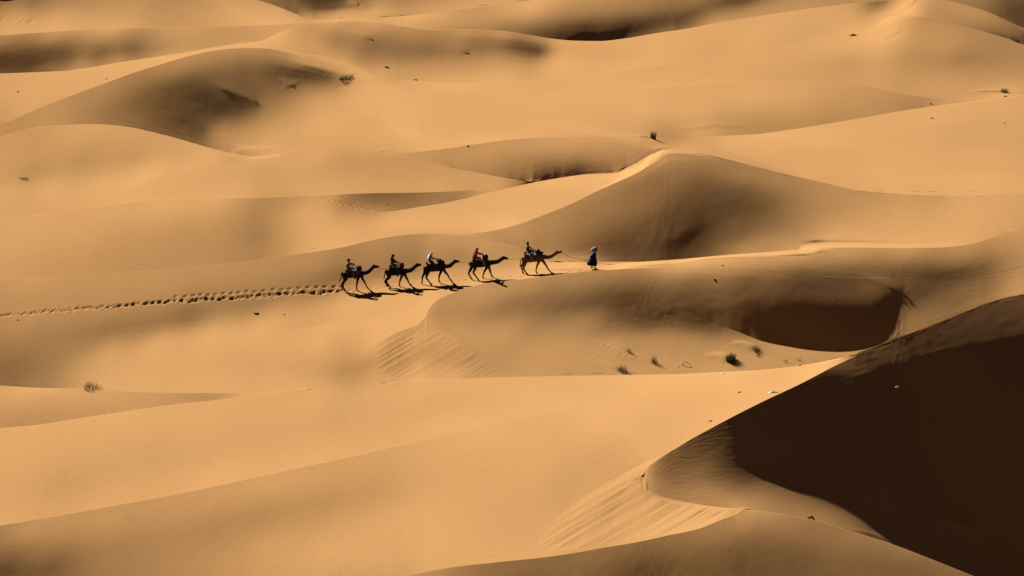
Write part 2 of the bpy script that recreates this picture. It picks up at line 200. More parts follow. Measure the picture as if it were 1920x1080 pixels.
RELIEF=(
(82,-2,-2,-3,-2,-2,-2,-2,-2,-3,-2,-2,-2,-2,-2,-2,-3,-2,-2,-2,-2,-2,-2,-2,-3,-2,0,-3,-3,-3,-3,-3,-3,-3,-3,-4,0,0,0,0,0,0,0,0,0,-1,0,0,0,0,0,0,0,0,-1,0,0,0,0,0,0,0,-1,0,0,0,0,0,0,0,-1,0,0,0,0,0,-1,0,0,0,0,-1,0,0,0,0,-1,0,0,0,0,-4,-5,-4,0,-82,-85,-87,-88,-89,-89,-90,-89,-89,-88,-87,-85,-84,-83,-80,-77,-77,-76,62,58,60,58,52,44,37,32,31,33,38,47,58,71,83,534,-26,-26,-24,-22,-16,-10,0,13,31,46,162,-7,-6,-7,-7,-6,-7,-7,-6,0,-5,-5,-4,-5,-5,-4,-5,-5,0,-8,-9,-8,-9,-9,-8,-9,-9,-9,-8,-9,0,-22,-22,-22,-21,-22,0,-97,-93,-88,-80,-70,-59,-43,-27,-10,9,23,149,2,2,2,1,2,2,2,2,2,1,2,2,2,2,2,0,71,70,66,60,55,50,0,30,29,27,27,26,27,132,35,35,35,34,32,30,25,0,17,3,-12,-21,-27,-29,-27,-25,-20,-17,226,-4,-3,-4,-3,-4,-4,-3,-4,-3,-4,-4,-3,-4,-3,0,-7,-6,-7,-6,-7,-7,-6,-7,0,-5,-5,-5,-6,-5,-5,-6,-5,-6,-5,-6,-6,-5,-6,55,-28,-29,0,-97,-68,-39,-12,-2,-15,-43,-69,499,-137,-137,-137,-136,-135,-133,-129,-126,-122,-118,-115,94,-145,-145,-153,-166,-177,-182,-176,-178,508,593,0,248,234,220,208,197,190,188,178,147,124,115,120),
(19,-1,-1,0,-1,-1,0,-1,-1,0,-1,0,-1,-1,-1,0,0,-1,-1,0,-1,-1,-1,0,0,-1,0,0,0,0,0,0,0,0,0,0,0,0,0,0,0,0,0,0,0,0,0,0,0,0,0,0,0,0,1,-1,0,0,0,0,0,0,1,-1,0,0,0,0,0,0,0,0,0,0,0,0,1,-1,0,0,0,1,-1,0,0,0,1,-1,0,0,0,0,0,0,0,1,1,1,0,1,0,0,0,1,0,1,-1,1,1,0,0,2,1,-1,4,3,2,1,2,0,2,0,-1,0,-1,-1,-1,-1,-14,-1,0,-1,-1,-2,-2,-3,-3,-5,-4,4,-1,-2,0,-1,-2,0,-1,-2,0,1,0,-1,1,0,-1,1,0,0,0,0,0,0,0,0,0,0,0,0,0,0,-2,-1,-2,-2,-2,0,0,-1,0,-2,-2,-1,-2,-1,-1,-1,-1,12,0,0,0,1,0,-1,0,0,0,1,0,-1,0,0,0,0,-1,-1,-3,-2,-3,-4,0,0,-1,-1,-3,-2,-3,-1,-6,-7,-8,-9,-9,-11,-10,0,-10,-11,-11,-11,-11,-9,-8,-5,-2,1,1,0,-1,0,0,0,0,-1,1,-1,0,0,-1,1,-1,0,1,0,1,0,1,1,0,1,0,-1,0,-1,1,-1,0,0,-1,1,-1,0,0,-1,0,1,3,4,0,16,11,10,7,5,3,0,-1,-1,-1,-2,-2,-5,-6,-8,-11,-13,-14,-16,-15,1,-10,-8,-5,-3,-2,1,2,5,-2,-1,0,13,18,19,17,17,15,12,10,8,5,4,2),
(16,-1,0,-1,0,-1,-1,-1,0,-1,0,-1,-1,0,-1,-1,0,-1,0,-2,0,0,-1,-1,-1,0,0,0,0,0,0,0,0,-1,0,1,0,0,0,0,0,0,0,-1,0,1,0,0,0,0,0,0,0,-1,0,1,0,0,0,0,0,-1,0,1,0,0,0,0,0,-1,1,0,0,0,0,0,-1,1,0,0,0,0,0,0,0,0,0,0,0,0,0,-1,1,-1,0,2,1,1,1,0,1,1,0,0,1,0,1,-1,1,1,1,1,2,0,2,3,3,2,1,2,1,1,1,0,0,1,-1,0,-14,1,0,1,0,-2,-2,-3,-5,-6,-7,3,-1,0,-2,-1,0,-2,-1,-1,0,0,0,1,-1,1,0,-1,1,0,-1,1,0,0,1,-1,0,1,0,-1,0,0,0,-2,-1,-2,-1,0,-1,0,-2,0,-1,-1,-2,-2,-1,-2,-1,11,0,0,0,0,0,0,0,0,0,0,0,1,-1,0,0,0,0,-1,0,-2,-3,-2,0,1,-1,-1,0,-2,-2,0,-5,-5,-6,-6,-7,-6,-8,0,-10,-9,-10,-12,-13,-14,-15,-14,-14,-12,1,0,0,0,-1,-1,0,0,-1,0,0,0,-1,-1,0,0,1,1,0,1,1,1,1,0,0,1,-1,0,-1,0,-1,0,0,-1,0,0,0,0,-1,0,2,2,0,17,15,13,11,10,8,7,3,2,-2,-1,-3,-1,-3,-3,-5,-7,-10,-11,-14,1,-17,-14,-13,-14,-13,-14,-10,-10,-5,-3,0,6,12,18,20,21,20,19,17,13,10,6,6),
(16,0,-1,0,-2,0,-1,0,-1,-1,-1,-1,0,-1,0,-1,-1,0,-1,0,-1,-2,0,-1,0,-1,0,0,0,0,0,0,0,1,-1,0,0,0,0,0,0,0,0,1,0,-1,0,0,0,0,0,0,0,1,0,-1,0,0,0,0,0,1,0,-1,0,0,0,0,0,1,0,-1,0,0,0,0,1,-1,0,0,0,0,1,-1,0,0,0,1,0,-1,0,1,-1,0,0,1,2,2,1,1,0,0,2,1,1,0,0,1,0,0,1,2,3,0,2,3,3,3,2,2,0,2,1,1,2,0,3,0,-12,2,1,1,1,1,-1,-2,-3,-5,-6,3,-1,-1,-1,0,-2,-1,0,-1,0,-1,1,-1,1,-1,1,0,0,0,0,0,0,0,0,0,1,-1,1,0,0,0,-1,-1,-1,-1,-2,0,1,0,0,-2,-1,-1,-1,-3,-3,-3,-3,12,0,0,-1,0,0,1,0,0,0,-1,0,0,1,0,0,0,0,-1,-2,-2,-2,-4,0,0,0,-1,-2,-1,-2,0,-4,-5,-4,-4,-4,-5,-4,0,-5,-7,-7,-9,-10,-12,-15,-17,-20,-20,1,-1,0,-1,0,0,0,-1,0,-1,0,-1,1,-1,-1,0,1,1,1,1,0,1,0,2,0,-1,0,-1,0,0,0,-1,0,0,-1,0,0,-1,0,0,1,2,0,13,13,11,11,9,8,6,5,4,-1,-2,0,-2,-1,-3,-2,-2,-3,-6,-7,0,-13,-12,-15,-18,-25,-28,-30,-32,-9,-6,0,3,3,9,17,20,23,23,23,17,13,10,6),
(18,-1,-1,-1,0,-1,-1,-1,-1,0,-1,0,-1,-1,-1,-1,0,-1,-1,-1,0,0,-1,-1,-1,-1,0,0,0,0,0,0,0,0,1,0,0,-1,0,0,0,0,0,0,0,1,0,0,0,-1,0,0,0,0,0,1,0,0,-1,0,0,0,0,1,0,0,0,-1,0,0,0,1,0,0,-1,0,0,1,0,0,-1,0,0,1,0,0,-1,0,0,1,0,-1,0,0,0,4,2,2,2,2,1,2,0,2,3,2,1,0,1,1,1,2,3,-1,2,1,1,1,2,2,2,1,2,3,1,2,1,4,-13,3,4,3,3,3,2,2,0,0,-1,4,-1,-1,-1,-2,0,-1,-2,0,0,0,0,0,0,1,-1,1,-1,0,1,0,-1,1,0,0,0,0,0,1,0,0,-1,-1,0,0,0,0,3,2,3,3,1,1,1,-1,-3,-5,-6,10,0,0,1,0,0,0,0,0,0,1,0,0,0,-1,0,0,-1,-4,-5,-6,-6,-6,0,-4,-3,-4,-3,-4,-4,-1,-5,-5,-6,-6,-5,-4,-3,0,-3,-2,-3,-2,-4,-4,-6,-10,-13,-18,-3,1,-1,1,-1,0,0,0,-1,1,-1,1,-1,0,1,0,0,0,1,0,1,0,1,0,0,-1,-1,1,-1,-1,0,0,0,-1,1,-1,-1,1,0,0,1,1,0,12,12,16,18,17,10,0,-12,-48,0,1,-1,0,-1,1,0,1,1,2,0,0,-2,-1,-4,-14,-24,-36,-48,-63,-13,-6,0,2,2,1,4,8,14,18,20,16,12,9,8),
(20,-1,-1,-1,-1,0,-1,-1,-1,0,-1,-1,-1,-1,0,-1,-1,-1,0,-1,-1,-1,0,-1,0,-1,0,0,0,0,0,0,0,-1,0,0,0,1,0,0,0,0,-1,0,0,0,0,0,0,1,0,0,0,-1,0,0,0,0,1,0,0,0,-1,0,0,0,0,1,0,0,-1,0,0,0,1,0,0,-1,0,0,1,0,0,0,-1,0,1,0,0,-1,0,1,0,0,0,4,6,5,4,3,3,2,3,3,2,2,2,3,2,5,5,7,8,1,5,-1,-7,-9,-9,-7,-4,0,4,5,8,8,7,2,-19,1,1,2,4,5,7,9,11,9,9,0,0,-2,0,-1,-2,-1,-1,-2,0,1,0,0,0,-1,1,-1,1,0,0,-1,1,-1,0,1,-1,1,-1,0,0,0,-1,-1,-1,-2,0,0,4,6,9,13,17,19,17,15,11,3,-4,16,0,0,0,-1,0,0,0,-1,0,0,0,-1,0,1,-1,1,-18,-18,-20,-20,-18,-16,-1,-12,-12,-8,-8,-7,-8,0,-9,-9,-8,-9,-9,-8,-7,0,-8,-6,-6,-5,-1,2,6,8,10,12,-1,1,1,0,1,1,0,1,1,0,2,0,1,1,0,0,0,0,1,0,0,0,0,0,0,1,0,0,0,1,0,0,0,1,-1,1,1,0,0,-1,8,8,0,13,13,8,-2,-9,-7,9,31,-161,1,-1,0,-1,0,1,3,5,8,11,17,6,36,23,5,-7,-13,-19,-29,-70,-37,-19,0,-6,-1,0,0,1,-1,-1,-1,1,1,0,-1),
(8,-1,0,0,0,-1,0,0,0,-1,0,-1,0,0,0,0,-1,0,-1,1,-1,0,-1,1,-1,0,0,0,0,0,0,-1,0,1,0,0,0,0,-1,0,0,0,1,0,0,0,0,0,0,-1,0,0,0,1,0,0,0,0,0,-1,0,0,1,0,0,0,0,-1,0,0,1,0,0,0,0,-1,0,1,0,0,0,-1,0,0,1,0,0,-1,0,1,0,-1,1,0,0,2,3,2,3,2,1,1,2,2,0,0,0,0,2,1,4,4,4,0,2,-2,-4,-5,-6,-4,-2,0,1,4,4,4,3,5,-9,-1,0,0,0,1,4,3,6,7,7,-1,-1,0,-1,0,-1,0,0,-1,0,0,-1,1,0,0,0,0,0,0,-1,1,-1,1,0,-1,1,-1,1,-1,0,0,-1,0,-1,0,0,0,1,3,4,7,9,8,8,7,3,3,1,0,0,-1,0,0,0,-1,0,0,0,-1,0,0,0,-1,1,-1,-9,-10,-10,-9,-9,-8,1,-6,-4,-4,-3,-3,-3,-1,-4,-3,-4,-3,-3,-3,-1,0,-1,0,-1,-2,1,2,3,5,4,3,10,-1,1,1,0,1,1,0,1,1,-1,1,1,1,0,0,1,0,-1,0,0,0,1,0,0,0,0,0,1,0,0,0,0,0,1,0,0,0,1,0,1,1,0,5,3,-1,-7,-14,-14,-10,-4,-16,0,0,-1,0,-1,0,0,0,2,5,3,5,22,12,2,-4,-7,-6,-8,-7,-3,-6,0,-6,-5,-2,-2,-1,0,-2,-2,-1,-2,-4,-3),
(8,0,0,-1,0,0,-1,0,0,-1,0,0,0,0,-2,0,0,0,0,-1,0,0,0,-1,0,0,0,0,0,0,-1,1,0,0,0,-1,0,0,1,0,0,0,0,0,0,0,-1,0,0,1,0,0,0,0,0,0,0,-1,0,1,0,0,0,0,0,0,-1,1,0,0,0,0,0,-1,0,1,0,0,0,0,-1,1,0,0,0,0,-1,1,0,0,0,0,-1,1,0,3,2,3,2,3,3,1,1,1,0,0,-1,1,0,3,4,5,6,0,-1,-4,-6,-6,-4,-3,-1,0,3,2,4,4,5,3,-8,-1,-1,0,1,2,1,5,5,8,11,-3,-1,0,-1,0,0,-1,-1,0,0,0,0,0,-1,1,0,0,0,0,0,0,0,0,-1,1,-1,0,0,0,1,0,-1,-1,0,0,-1,0,2,3,6,6,8,9,6,3,2,0,0,0,-1,1,-1,0,-1,1,-1,0,-1,0,0,0,-1,0,-1,0,-9,-12,-9,-9,-8,-7,0,-6,-5,-4,-2,-3,-2,-2,-3,-4,-4,-3,-2,-2,-1,0,3,3,0,0,1,2,4,4,3,3,11,1,1,0,1,1,0,1,0,1,1,0,1,0,1,0,-1,0,1,0,0,0,-1,0,0,0,1,0,-1,0,0,1,-1,0,0,-1,0,0,-1,1,2,3,0,3,-1,-6,-11,-14,-14,-8,-3,-7,0,-1,-1,-1,-1,-1,-1,0,1,1,4,0,24,11,3,-3,-6,-9,-7,-7,-1,0,0,1,-2,-3,-1,-1,-1,0,-2,-2,-2,-2,-3),
(8,1,-1,0,-1,-1,1,-1,-1,1,-1,0,-1,0,0,0,0,-1,0,0,0,-1,0,0,-1,0,0,0,0,-1,1,0,0,0,-1,1,0,0,0,0,0,0,0,0,-1,0,1,0,0,0,0,0,0,0,-1,0,0,1,0,0,0,0,0,0,-1,0,1,0,0,0,0,0,-1,1,0,0,0,0,0,-1,1,0,0,0,0,-1,1,0,0,0,0,0,0,-1,0,3,3,3,4,2,2,3,0,1,-1,0,0,0,2,2,4,5,7,-1,-3,-5,-6,-6,-4,-2,0,1,2,4,3,4,3,4,-6,-1,0,-1,0,1,2,4,6,9,11,-2,0,-1,0,-2,0,0,-1,0,0,-1,1,-1,1,-1,0,1,-1,0,0,0,0,0,0,0,0,1,-1,0,0,0,-1,0,0,-1,1,0,2,4,5,7,7,6,4,1,-2,0,-2,2,0,-1,0,0,0,-1,-1,0,0,0,-1,0,0,-1,0,0,-12,-9,-11,-9,-7,-7,0,-6,-4,-3,-4,-2,-4,3,-4,-4,-4,-3,-2,0,1,0,5,5,2,0,2,3,4,1,1,-1,17,1,0,1,1,0,1,1,1,0,0,1,0,1,1,0,0,0,-2,0,0,-1,0,0,0,-1,-1,-1,0,-1,-1,-1,0,-1,-2,0,-1,-2,0,9,4,2,0,1,-6,-11,-14,-15,-10,-6,-4,0,0,0,-1,-1,-1,-2,-1,-2,-1,-1,-2,-3,24,11,5,-2,-6,-6,-5,-6,-2,2,0,3,2,2,-1,0,1,0,-1,-1,-1,-3,-3),
(9,-1,0,0,-1,0,-1,0,0,-1,1,-1,0,-1,0,0,-1,1,-1,-1,0,0,0,-1,0,0,0,0,-1,1,0,0,-1,0,1,0,0,0,-1,0,0,0,0,0,1,0,0,0,0,-1,0,0,0,0,1,0,0,0,0,-1,0,0,0,0,1,0,0,0,-1,0,0,0,1,0,0,0,-1,0,0,1,0,0,-1,0,0,1,0,0,-1,0,0,1,0,0,0,2,3,2,3,3,3,1,2,-1,1,-1,0,0,1,3,5,6,7,-1,-6,-7,-5,-4,-4,-1,0,3,2,3,2,3,2,5,-2,-2,-1,0,-1,0,3,2,6,8,13,0,-1,-1,0,0,-1,-1,0,-1,0,0,0,0,0,1,-1,0,0,0,1,-1,1,-1,1,-1,0,0,0,1,-1,0,1,-1,0,0,0,0,3,5,5,5,7,4,0,-2,-3,-3,-4,6,-1,0,-1,0,0,-1,1,-1,0,-1,0,-1,0,0,-1,0,-10,-11,-9,-8,-8,-6,1,-7,-5,-4,-3,-4,-4,7,-4,-3,-2,-1,-1,1,1,0,7,7,2,-1,0,2,0,0,-2,-4,14,1,1,1,1,2,1,1,1,2,2,1,1,2,1,0,-2,-2,-1,-3,-2,-1,-2,-3,0,-1,-1,-1,-2,-1,-2,-1,-2,-2,-1,-2,-2,-1,-2,26,2,1,0,-2,-8,-12,-16,-12,-8,-5,0,9,-2,-2,-1,-2,0,-2,-1,-2,-3,-4,-3,-7,14,9,4,-1,-2,-2,0,0,-1,-1,0,5,4,2,4,1,1,1,0,0,0,-1,-1),
(9,-1,0,-1,1,-1,0,0,-1,0,-1,0,0,0,0,-1,0,-1,0,0,-1,0,-1,0,0,0,0,-1,1,0,-1,0,1,0,-1,0,0,0,1,0,-1,0,0,0,0,0,0,0,0,1,0,-1,0,0,0,0,0,0,0,1,0,-1,0,0,0,0,0,0,1,-1,0,0,0,0,0,0,1,-1,0,0,0,0,1,0,-1,0,0,0,1,0,0,-1,0,0,0,2,2,3,2,3,1,3,0,0,-1,0,2,1,2,2,4,7,5,-1,-7,-5,-5,-4,-1,-1,2,1,3,1,3,1,2,3,0,0,-1,0,1,0,0,1,3,7,13,3,0,-1,-1,0,-1,0,-1,0,0,0,0,1,0,-1,1,-1,1,0,0,0,0,1,-1,1,0,0,1,-1,1,0,0,1,-1,1,0,0,5,4,4,6,2,1,-1,-5,-4,-5,-4,7,0,-1,1,-1,-1,0,-1,1,-1,0,-1,0,-1,0,1,0,-12,-9,-8,-8,-7,-5,-1,-6,-5,-5,-4,-3,-2,8,-2,-2,1,0,2,3,5,0,9,7,1,-1,-1,-2,-2,-3,-4,-4,6,0,1,0,0,0,0,0,1,-1,0,1,0,-1,1,0,-1,-2,-1,0,-2,-1,-2,0,0,-2,-2,-2,-1,-2,-1,-3,-1,-2,-2,-2,-2,-2,-2,20,1,2,-1,-3,-6,-11,-12,-9,-5,0,2,15,-2,-1,-2,-1,-3,-1,-2,-1,-3,-1,-1,-7,4,2,1,-1,-1,4,5,5,-2,-2,0,4,5,4,2,4,2,3,0,2,-1,1,-2),
(9,0,-1,0,-1,1,-1,-1,1,-1,-1,0,-1,0,0,-1,0,0,-1,0,0,0,0,0,-1,-1,0,1,0,-1,1,-1,0,0,0,0,0,0,0,-1,1,0,0,0,0,0,0,0,0,0,-1,1,0,0,0,0,0,0,0,0,-1,1,0,0,0,0,0,0,0,0,0,0,0,0,0,0,0,0,0,0,0,0,0,-1,1,0,0,0,0,0,0,0,0,0,0,1,2,2,2,1,3,0,1,-2,0,1,1,3,1,3,5,5,6,0,-8,-5,-3,-1,-1,1,1,2,1,2,1,0,2,1,-1,1,2,1,1,1,0,0,-1,2,10,7,0,0,0,0,0,0,1,-1,0,1,0,0,0,0,0,1,0,0,0,1,0,0,1,0,0,0,0,1,0,0,1,1,2,1,1,0,4,5,4,1,1,-1,-4,-5,-8,-7,-7,13,0,0,-2,0,0,0,0,-1,0,0,-1,0,0,0,-1,0,-9,-9,-8,-6,-6,-6,0,-6,-7,-5,-4,-4,-1,10,0,2,2,3,5,5,6,0,13,9,1,-5,-6,-4,-4,-5,-3,-2,-2,1,-1,0,0,0,0,0,0,0,0,-1,1,0,-1,0,-2,-1,-3,-2,-2,-2,-2,-3,0,-2,-1,-2,-2,-2,-3,-1,-3,-2,-2,-2,-2,-2,-3,8,0,0,1,-5,-6,-8,-7,-4,0,2,3,23,-1,-2,-2,-2,-1,-1,-3,-1,1,0,1,1,2,-1,-6,-3,0,5,10,10,-6,-6,0,4,3,3,3,2,4,1,3,1,1,0,0),
(10,-1,0,0,-1,-1,0,0,-1,0,0,-1,0,-1,0,0,-1,0,0,0,-1,0,-1,0,0,0,0,-1,0,1,-1,1,-1,0,0,0,0,-1,0,1,0,0,0,0,0,0,0,0,-1,0,1,0,0,0,0,0,0,0,0,-1,1,0,0,0,0,0,0,0,-1,1,0,0,0,0,0,0,-1,1,0,0,0,0,0,0,0,0,0,0,0,-1,0,1,0,0,0,1,1,1,2,2,0,1,-1,1,0,0,2,2,4,4,3,4,5,0,-5,-3,-1,-1,0,1,1,2,1,1,0,0,0,0,-4,3,2,3,4,3,2,0,-1,-3,-2,12,0,1,0,0,2,0,0,1,0,0,0,0,1,1,0,0,0,0,0,1,0,1,0,0,2,0,0,1,0,0,2,1,1,2,2,0,7,4,2,-1,-3,-5,-4,-6,-7,-9,-10,14,0,0,0,0,0,-1,0,-1,0,0,0,0,0,-1,0,0,-8,-8,-6,-6,-6,-5,0,-7,-6,-6,-4,-3,-1,11,3,2,3,5,4,5,5,0,15,9,2,-4,-7,-8,-7,-3,-2,-1,-11,0,0,0,0,0,0,0,-1,1,0,0,-1,0,1,0,-2,-3,-1,-3,-1,-3,-2,-2,0,-2,-3,-2,-3,-3,-2,-3,-2,-3,-2,-3,-3,-3,-2,1,0,-1,0,-7,-5,-5,-3,-1,2,3,6,25,0,0,-1,-1,-1,-2,-1,0,1,2,5,0,4,-3,-4,-1,3,7,12,18,-15,-6,0,1,1,2,1,1,-1,2,0,2,2,0,0),
(9,0,0,-1,0,0,-1,0,-1,0,0,-1,0,0,-1,0,0,-1,0,-1,1,-1,0,-1,0,0,0,0,0,-1,0,0,0,0,0,-1,0,1,0,0,0,0,0,0,0,0,-1,0,1,0,0,0,0,0,0,0,0,-1,0,1,0,0,0,0,0,0,0,-1,1,0,0,0,0,0,0,-1,1,0,0,0,0,0,-1,1,0,0,0,0,-1,1,0,-1,0,0,0,1,1,1,1,1,1,0,1,0,1,2,2,3,4,5,4,3,4,0,-3,-1,-1,0,0,1,1,0,1,0,0,2,0,-1,-8,3,5,4,4,4,4,4,1,-3,-13,8,0,1,1,1,0,1,1,1,0,1,0,0,0,0,1,0,0,0,1,0,1,0,1,1,0,1,1,0,1,0,1,2,2,2,2,0,5,5,1,-2,-6,-6,-7,-6,-7,-9,-11,14,0,-1,0,0,-1,1,-1,1,-1,0,0,-1,0,0,0,0,-8,-7,-6,-5,-5,-4,0,-6,-5,-4,-5,-2,-3,12,2,4,3,3,4,3,4,0,11,8,3,-1,-5,-7,-6,-3,0,1,-16,-1,0,1,0,-1,0,0,1,-1,0,0,0,1,-1,0,-2,0,-2,0,-2,-1,-1,-2,0,-4,-4,-4,-4,-4,-4,-4,-5,-4,-5,-4,-4,-5,-5,8,-2,-1,-1,-3,-5,-2,-1,0,2,5,5,24,0,1,0,-1,-1,-2,0,-1,2,4,4,-2,1,-4,-2,4,11,15,19,23,-21,-8,0,2,1,0,0,-1,-3,-4,-1,0,1,-1,1),
(10,0,-1,0,0,-1,0,-1,0,-1,0,0,-1,0,-1,0,0,0,-1,0,-1,0,0,0,0,-1,0,0,-1,1,0,-1,0,0,0,0,0,0,0,0,0,0,0,0,-1,0,1,0,0,0,0,0,0,0,0,-1,0,1,0,0,0,0,0,0,0,-1,0,1,0,0,0,0,0,0,-1,1,0,0,0,0,0,-1,1,0,0,0,0,0,0,0,0,0,0,0,0,0,0,2,0,2,1,0,1,2,2,1,3,3,5,5,4,2,2,0,0,1,1,0,0,-1,0,0,0,0,1,1,0,1,-10,5,5,5,5,6,4,3,0,-6,-16,4,1,1,1,1,1,1,2,1,0,0,1,0,0,1,-1,1,1,0,0,1,1,0,1,1,0,1,0,1,0,1,2,2,2,2,1,0,6,2,0,-4,-5,-8,-7,-7,-7,-9,-11,12,-1,1,0,-1,0,0,0,-1,1,-1,0,0,0,0,-1,0,-6,-6,-6,-6,-3,-4,0,-4,-4,-5,-3,-3,-1,10,3,2,3,2,2,3,0,0,8,9,4,1,-4,-7,-4,-2,2,5,-19,1,0,-1,0,0,0,1,-1,0,0,0,0,-1,1,-1,1,-1,0,-1,0,-1,0,0,0,-5,-6,-6,-5,-5,-6,-6,-6,-6,-6,-6,-7,-6,-6,12,-2,-3,1,-2,0,-1,0,2,3,3,3,19,2,1,1,-1,-1,-1,-2,-1,0,3,4,-5,-5,0,3,12,20,22,26,29,-25,-10,0,0,1,0,-1,-5,-6,-5,-3,-2,-1,0,-2),
(10,0,-1,0,-1,0,-1,0,0,0,-1,0,0,-1,0,-1,0,-1,0,0,0,-1,0,-1,0,0,0,0,0,-1,0,0,1,-1,0,0,0,0,0,0,0,0,-1,0,1,0,0,0,0,0,0,0,0,-1,0,1,0,0,0,0,0,0,0,0,-1,1,0,0,0,0,0,0,0,-1,1,0,0,0,0,0,-1,1,0,0,0,0,0,-1,1,0,0,0,-1,0,0,1,0,0,2,0,1,1,2,2,3,4,3,4,4,3,3,3,0,1,2,1,2,1,0,0,-1,-1,-1,1,1,0,2,1,-6,5,5,5,5,4,3,1,-2,-8,-19,2,2,1,1,2,1,2,0,2,0,0,1,1,0,0,1,0,0,0,2,0,1,1,1,0,2,0,2,0,1,0,2,3,3,1,2,1,4,1,-3,-5,-7,-8,-7,-6,-7,-9,-11,9,1,-1,0,0,0,-1,0,1,-1,0,0,0,-1,0,1,0,-7,-5,-5,-3,-4,-4,0,-3,-4,-3,-3,-2,0,11,2,2,2,3,1,1,1,1,4,4,5,1,-4,-5,-6,-1,3,6,-15,-1,1,0,0,0,0,-1,0,0,0,0,0,0,0,0,-1,0,-1,0,-1,0,-1,0,-1,-6,-5,-6,-6,-6,-6,-6,-6,-6,-7,-7,-6,-7,-7,14,-5,-3,0,2,1,1,2,2,3,3,2,17,2,0,0,1,-1,0,0,-1,-2,-1,0,-1,-11,2,13,21,25,29,29,35,-26,-18,0,2,1,0,-6,-6,-7,-7,-6,-2,-2,-2,-2),
(11,-1,0,-1,0,-1,0,0,-1,-1,0,-1,0,0,0,0,-1,0,0,-1,-1,0,0,0,-1,0,0,0,0,0,0,0,-1,0,0,0,0,0,0,0,-1,0,1,0,0,0,0,0,0,0,0,-1,0,1,0,0,0,0,0,0,0,0,-1,0,1,0,0,0,0,0,0,-1,0,1,0,0,0,0,0,-1,1,0,0,0,0,0,-1,1,0,0,0,0,0,-1,0,0,1,0,0,1,0,2,3,3,3,5,3,5,3,4,2,0,0,0,3,3,1,2,1,0,-1,-1,0,0,0,2,1,3,-2,5,4,5,3,2,2,-2,-6,-11,-18,1,2,1,1,1,2,1,3,1,0,1,-1,1,1,0,1,0,1,0,1,1,1,1,1,2,0,2,0,2,2,-1,4,4,2,3,2,-1,4,1,-4,-7,-8,-7,-8,-7,-6,-9,-10,7,-1,0,0,0,0,0,0,-1,0,0,0,0,0,0,-1,0,-4,-5,-4,-4,-2,-2,0,-4,-2,-3,-2,0,0,11,3,3,2,2,4,2,3,-1,5,1,0,-1,-5,-8,-5,-1,3,7,-7,0,-1,0,0,0,0,0,0,0,0,0,0,-1,-1,1,-1,-1,0,-1,0,-1,0,-1,1,-6,-7,-6,-7,-7,-7,-7,-6,-7,-7,-7,-7,-7,-7,10,-3,-5,0,2,3,3,3,2,2,3,1,14,3,2,2,0,1,1,1,0,0,-1,-1,4,-11,6,16,25,28,30,32,35,-27,-18,0,0,-1,-4,-6,-8,-9,-7,-6,-4,-3,-3,-2),
(11,-1,0,-1,0,0,-1,-1,0,0,-1,0,0,-1,0,-1,0,-1,0,0,0,0,-1,0,0,-1,0,0,0,-1,0,0,0,0,0,0,0,-1,0,0,1,0,0,0,0,0,0,0,0,-1,0,1,0,0,0,0,0,0,0,-1,0,0,1,0,0,0,0,0,0,-1,0,1,0,0,0,0,0,0,-1,1,0,0,0,0,0,-1,1,0,0,0,0,-1,1,0,0,-1,0,0,1,0,1,2,3,3,5,3,6,3,4,2,1,1,-1,0,2,2,2,2,1,0,0,0,0,0,2,1,2,2,4,4,3,3,1,0,-3,-4,-8,-12,-16,-1,1,1,3,1,2,2,1,2,1,0,1,0,0,1,1,1,0,0,1,2,1,2,0,1,2,1,2,1,1,0,6,4,4,4,2,0,4,-2,-6,-7,-8,-8,-6,-7,-8,-8,-8,4,-1,0,0,0,0,0,0,-1,0,0,0,0,0,-1,0,0,-4,-3,-3,-3,-3,-1,-1,-2,-3,-1,-1,0,3,12,2,3,4,4,3,3,3,0,4,-1,-2,-4,-6,-8,-6,-4,1,7,5,-1,-1,-1,-1,-1,-1,-1,-1,-1,-1,-1,-1,0,-1,0,1,0,1,0,1,1,0,1,0,-7,-6,-8,-7,-7,-7,-7,-8,-8,-7,-7,-8,-8,-8,9,-5,-3,-1,3,2,3,2,3,1,1,1,2,6,5,4,3,3,3,2,4,2,2,4,4,-2,8,21,24,29,31,29,35,-26,-21,0,-2,-2,-6,-8,-9,-8,-9,-6,-4,-3,-3,-3),
(11,0,-1,0,-1,-1,1,-1,0,-1,0,0,-1,-1,0,0,-1,0,0,-1,0,-1,0,-1,0,0,0,0,-1,1,0,0,-1,0,0,-1,0,1,0,0,0,0,0,0,0,0,-1,0,0,1,0,0,0,0,0,0,0,-1,0,1,0,0,0,0,0,0,0,-1,0,1,0,0,0,0,0,0,-1,0,1,0,0,0,0,0,-1,1,0,0,0,0,0,0,-1,0,0,0,0,0,0,1,1,3,2,4,4,5,3,4,3,2,1,-1,-1,0,3,2,2,2,2,0,1,1,0,1,0,2,2,3,8,1,1,-1,-1,-3,-4,-7,-9,-12,-12,-4,2,2,1,2,1,2,3,2,-1,1,1,1,1,1,0,1,1,0,1,1,1,2,2,2,1,2,1,2,1,0,6,5,5,4,4,0,4,-3,-7,-9,-8,-7,-7,-6,-8,-8,-8,4,1,0,-1,0,0,0,-1,1,0,-1,0,0,-1,1,0,0,-4,-3,-2,-2,-2,-3,1,-3,-2,-1,-1,2,2,15,3,4,3,3,3,3,2,0,2,-2,-2,-4,-6,-7,-8,-5,-1,4,16,-1,-1,0,-1,-1,-1,-1,-1,-1,-1,-1,-1,-1,-1,0,0,1,1,1,0,1,1,1,0,-8,-8,-7,-8,-9,-8,-8,-8,-8,-8,-8,-9,-7,-9,7,-3,-4,1,2,2,1,2,0,1,0,1,-2,6,7,4,5,4,5,5,5,6,6,9,5,5,15,22,27,27,27,27,31,-26,-18,0,-4,-6,-7,-8,-9,-10,-8,-6,-5,-3,-2,-2),
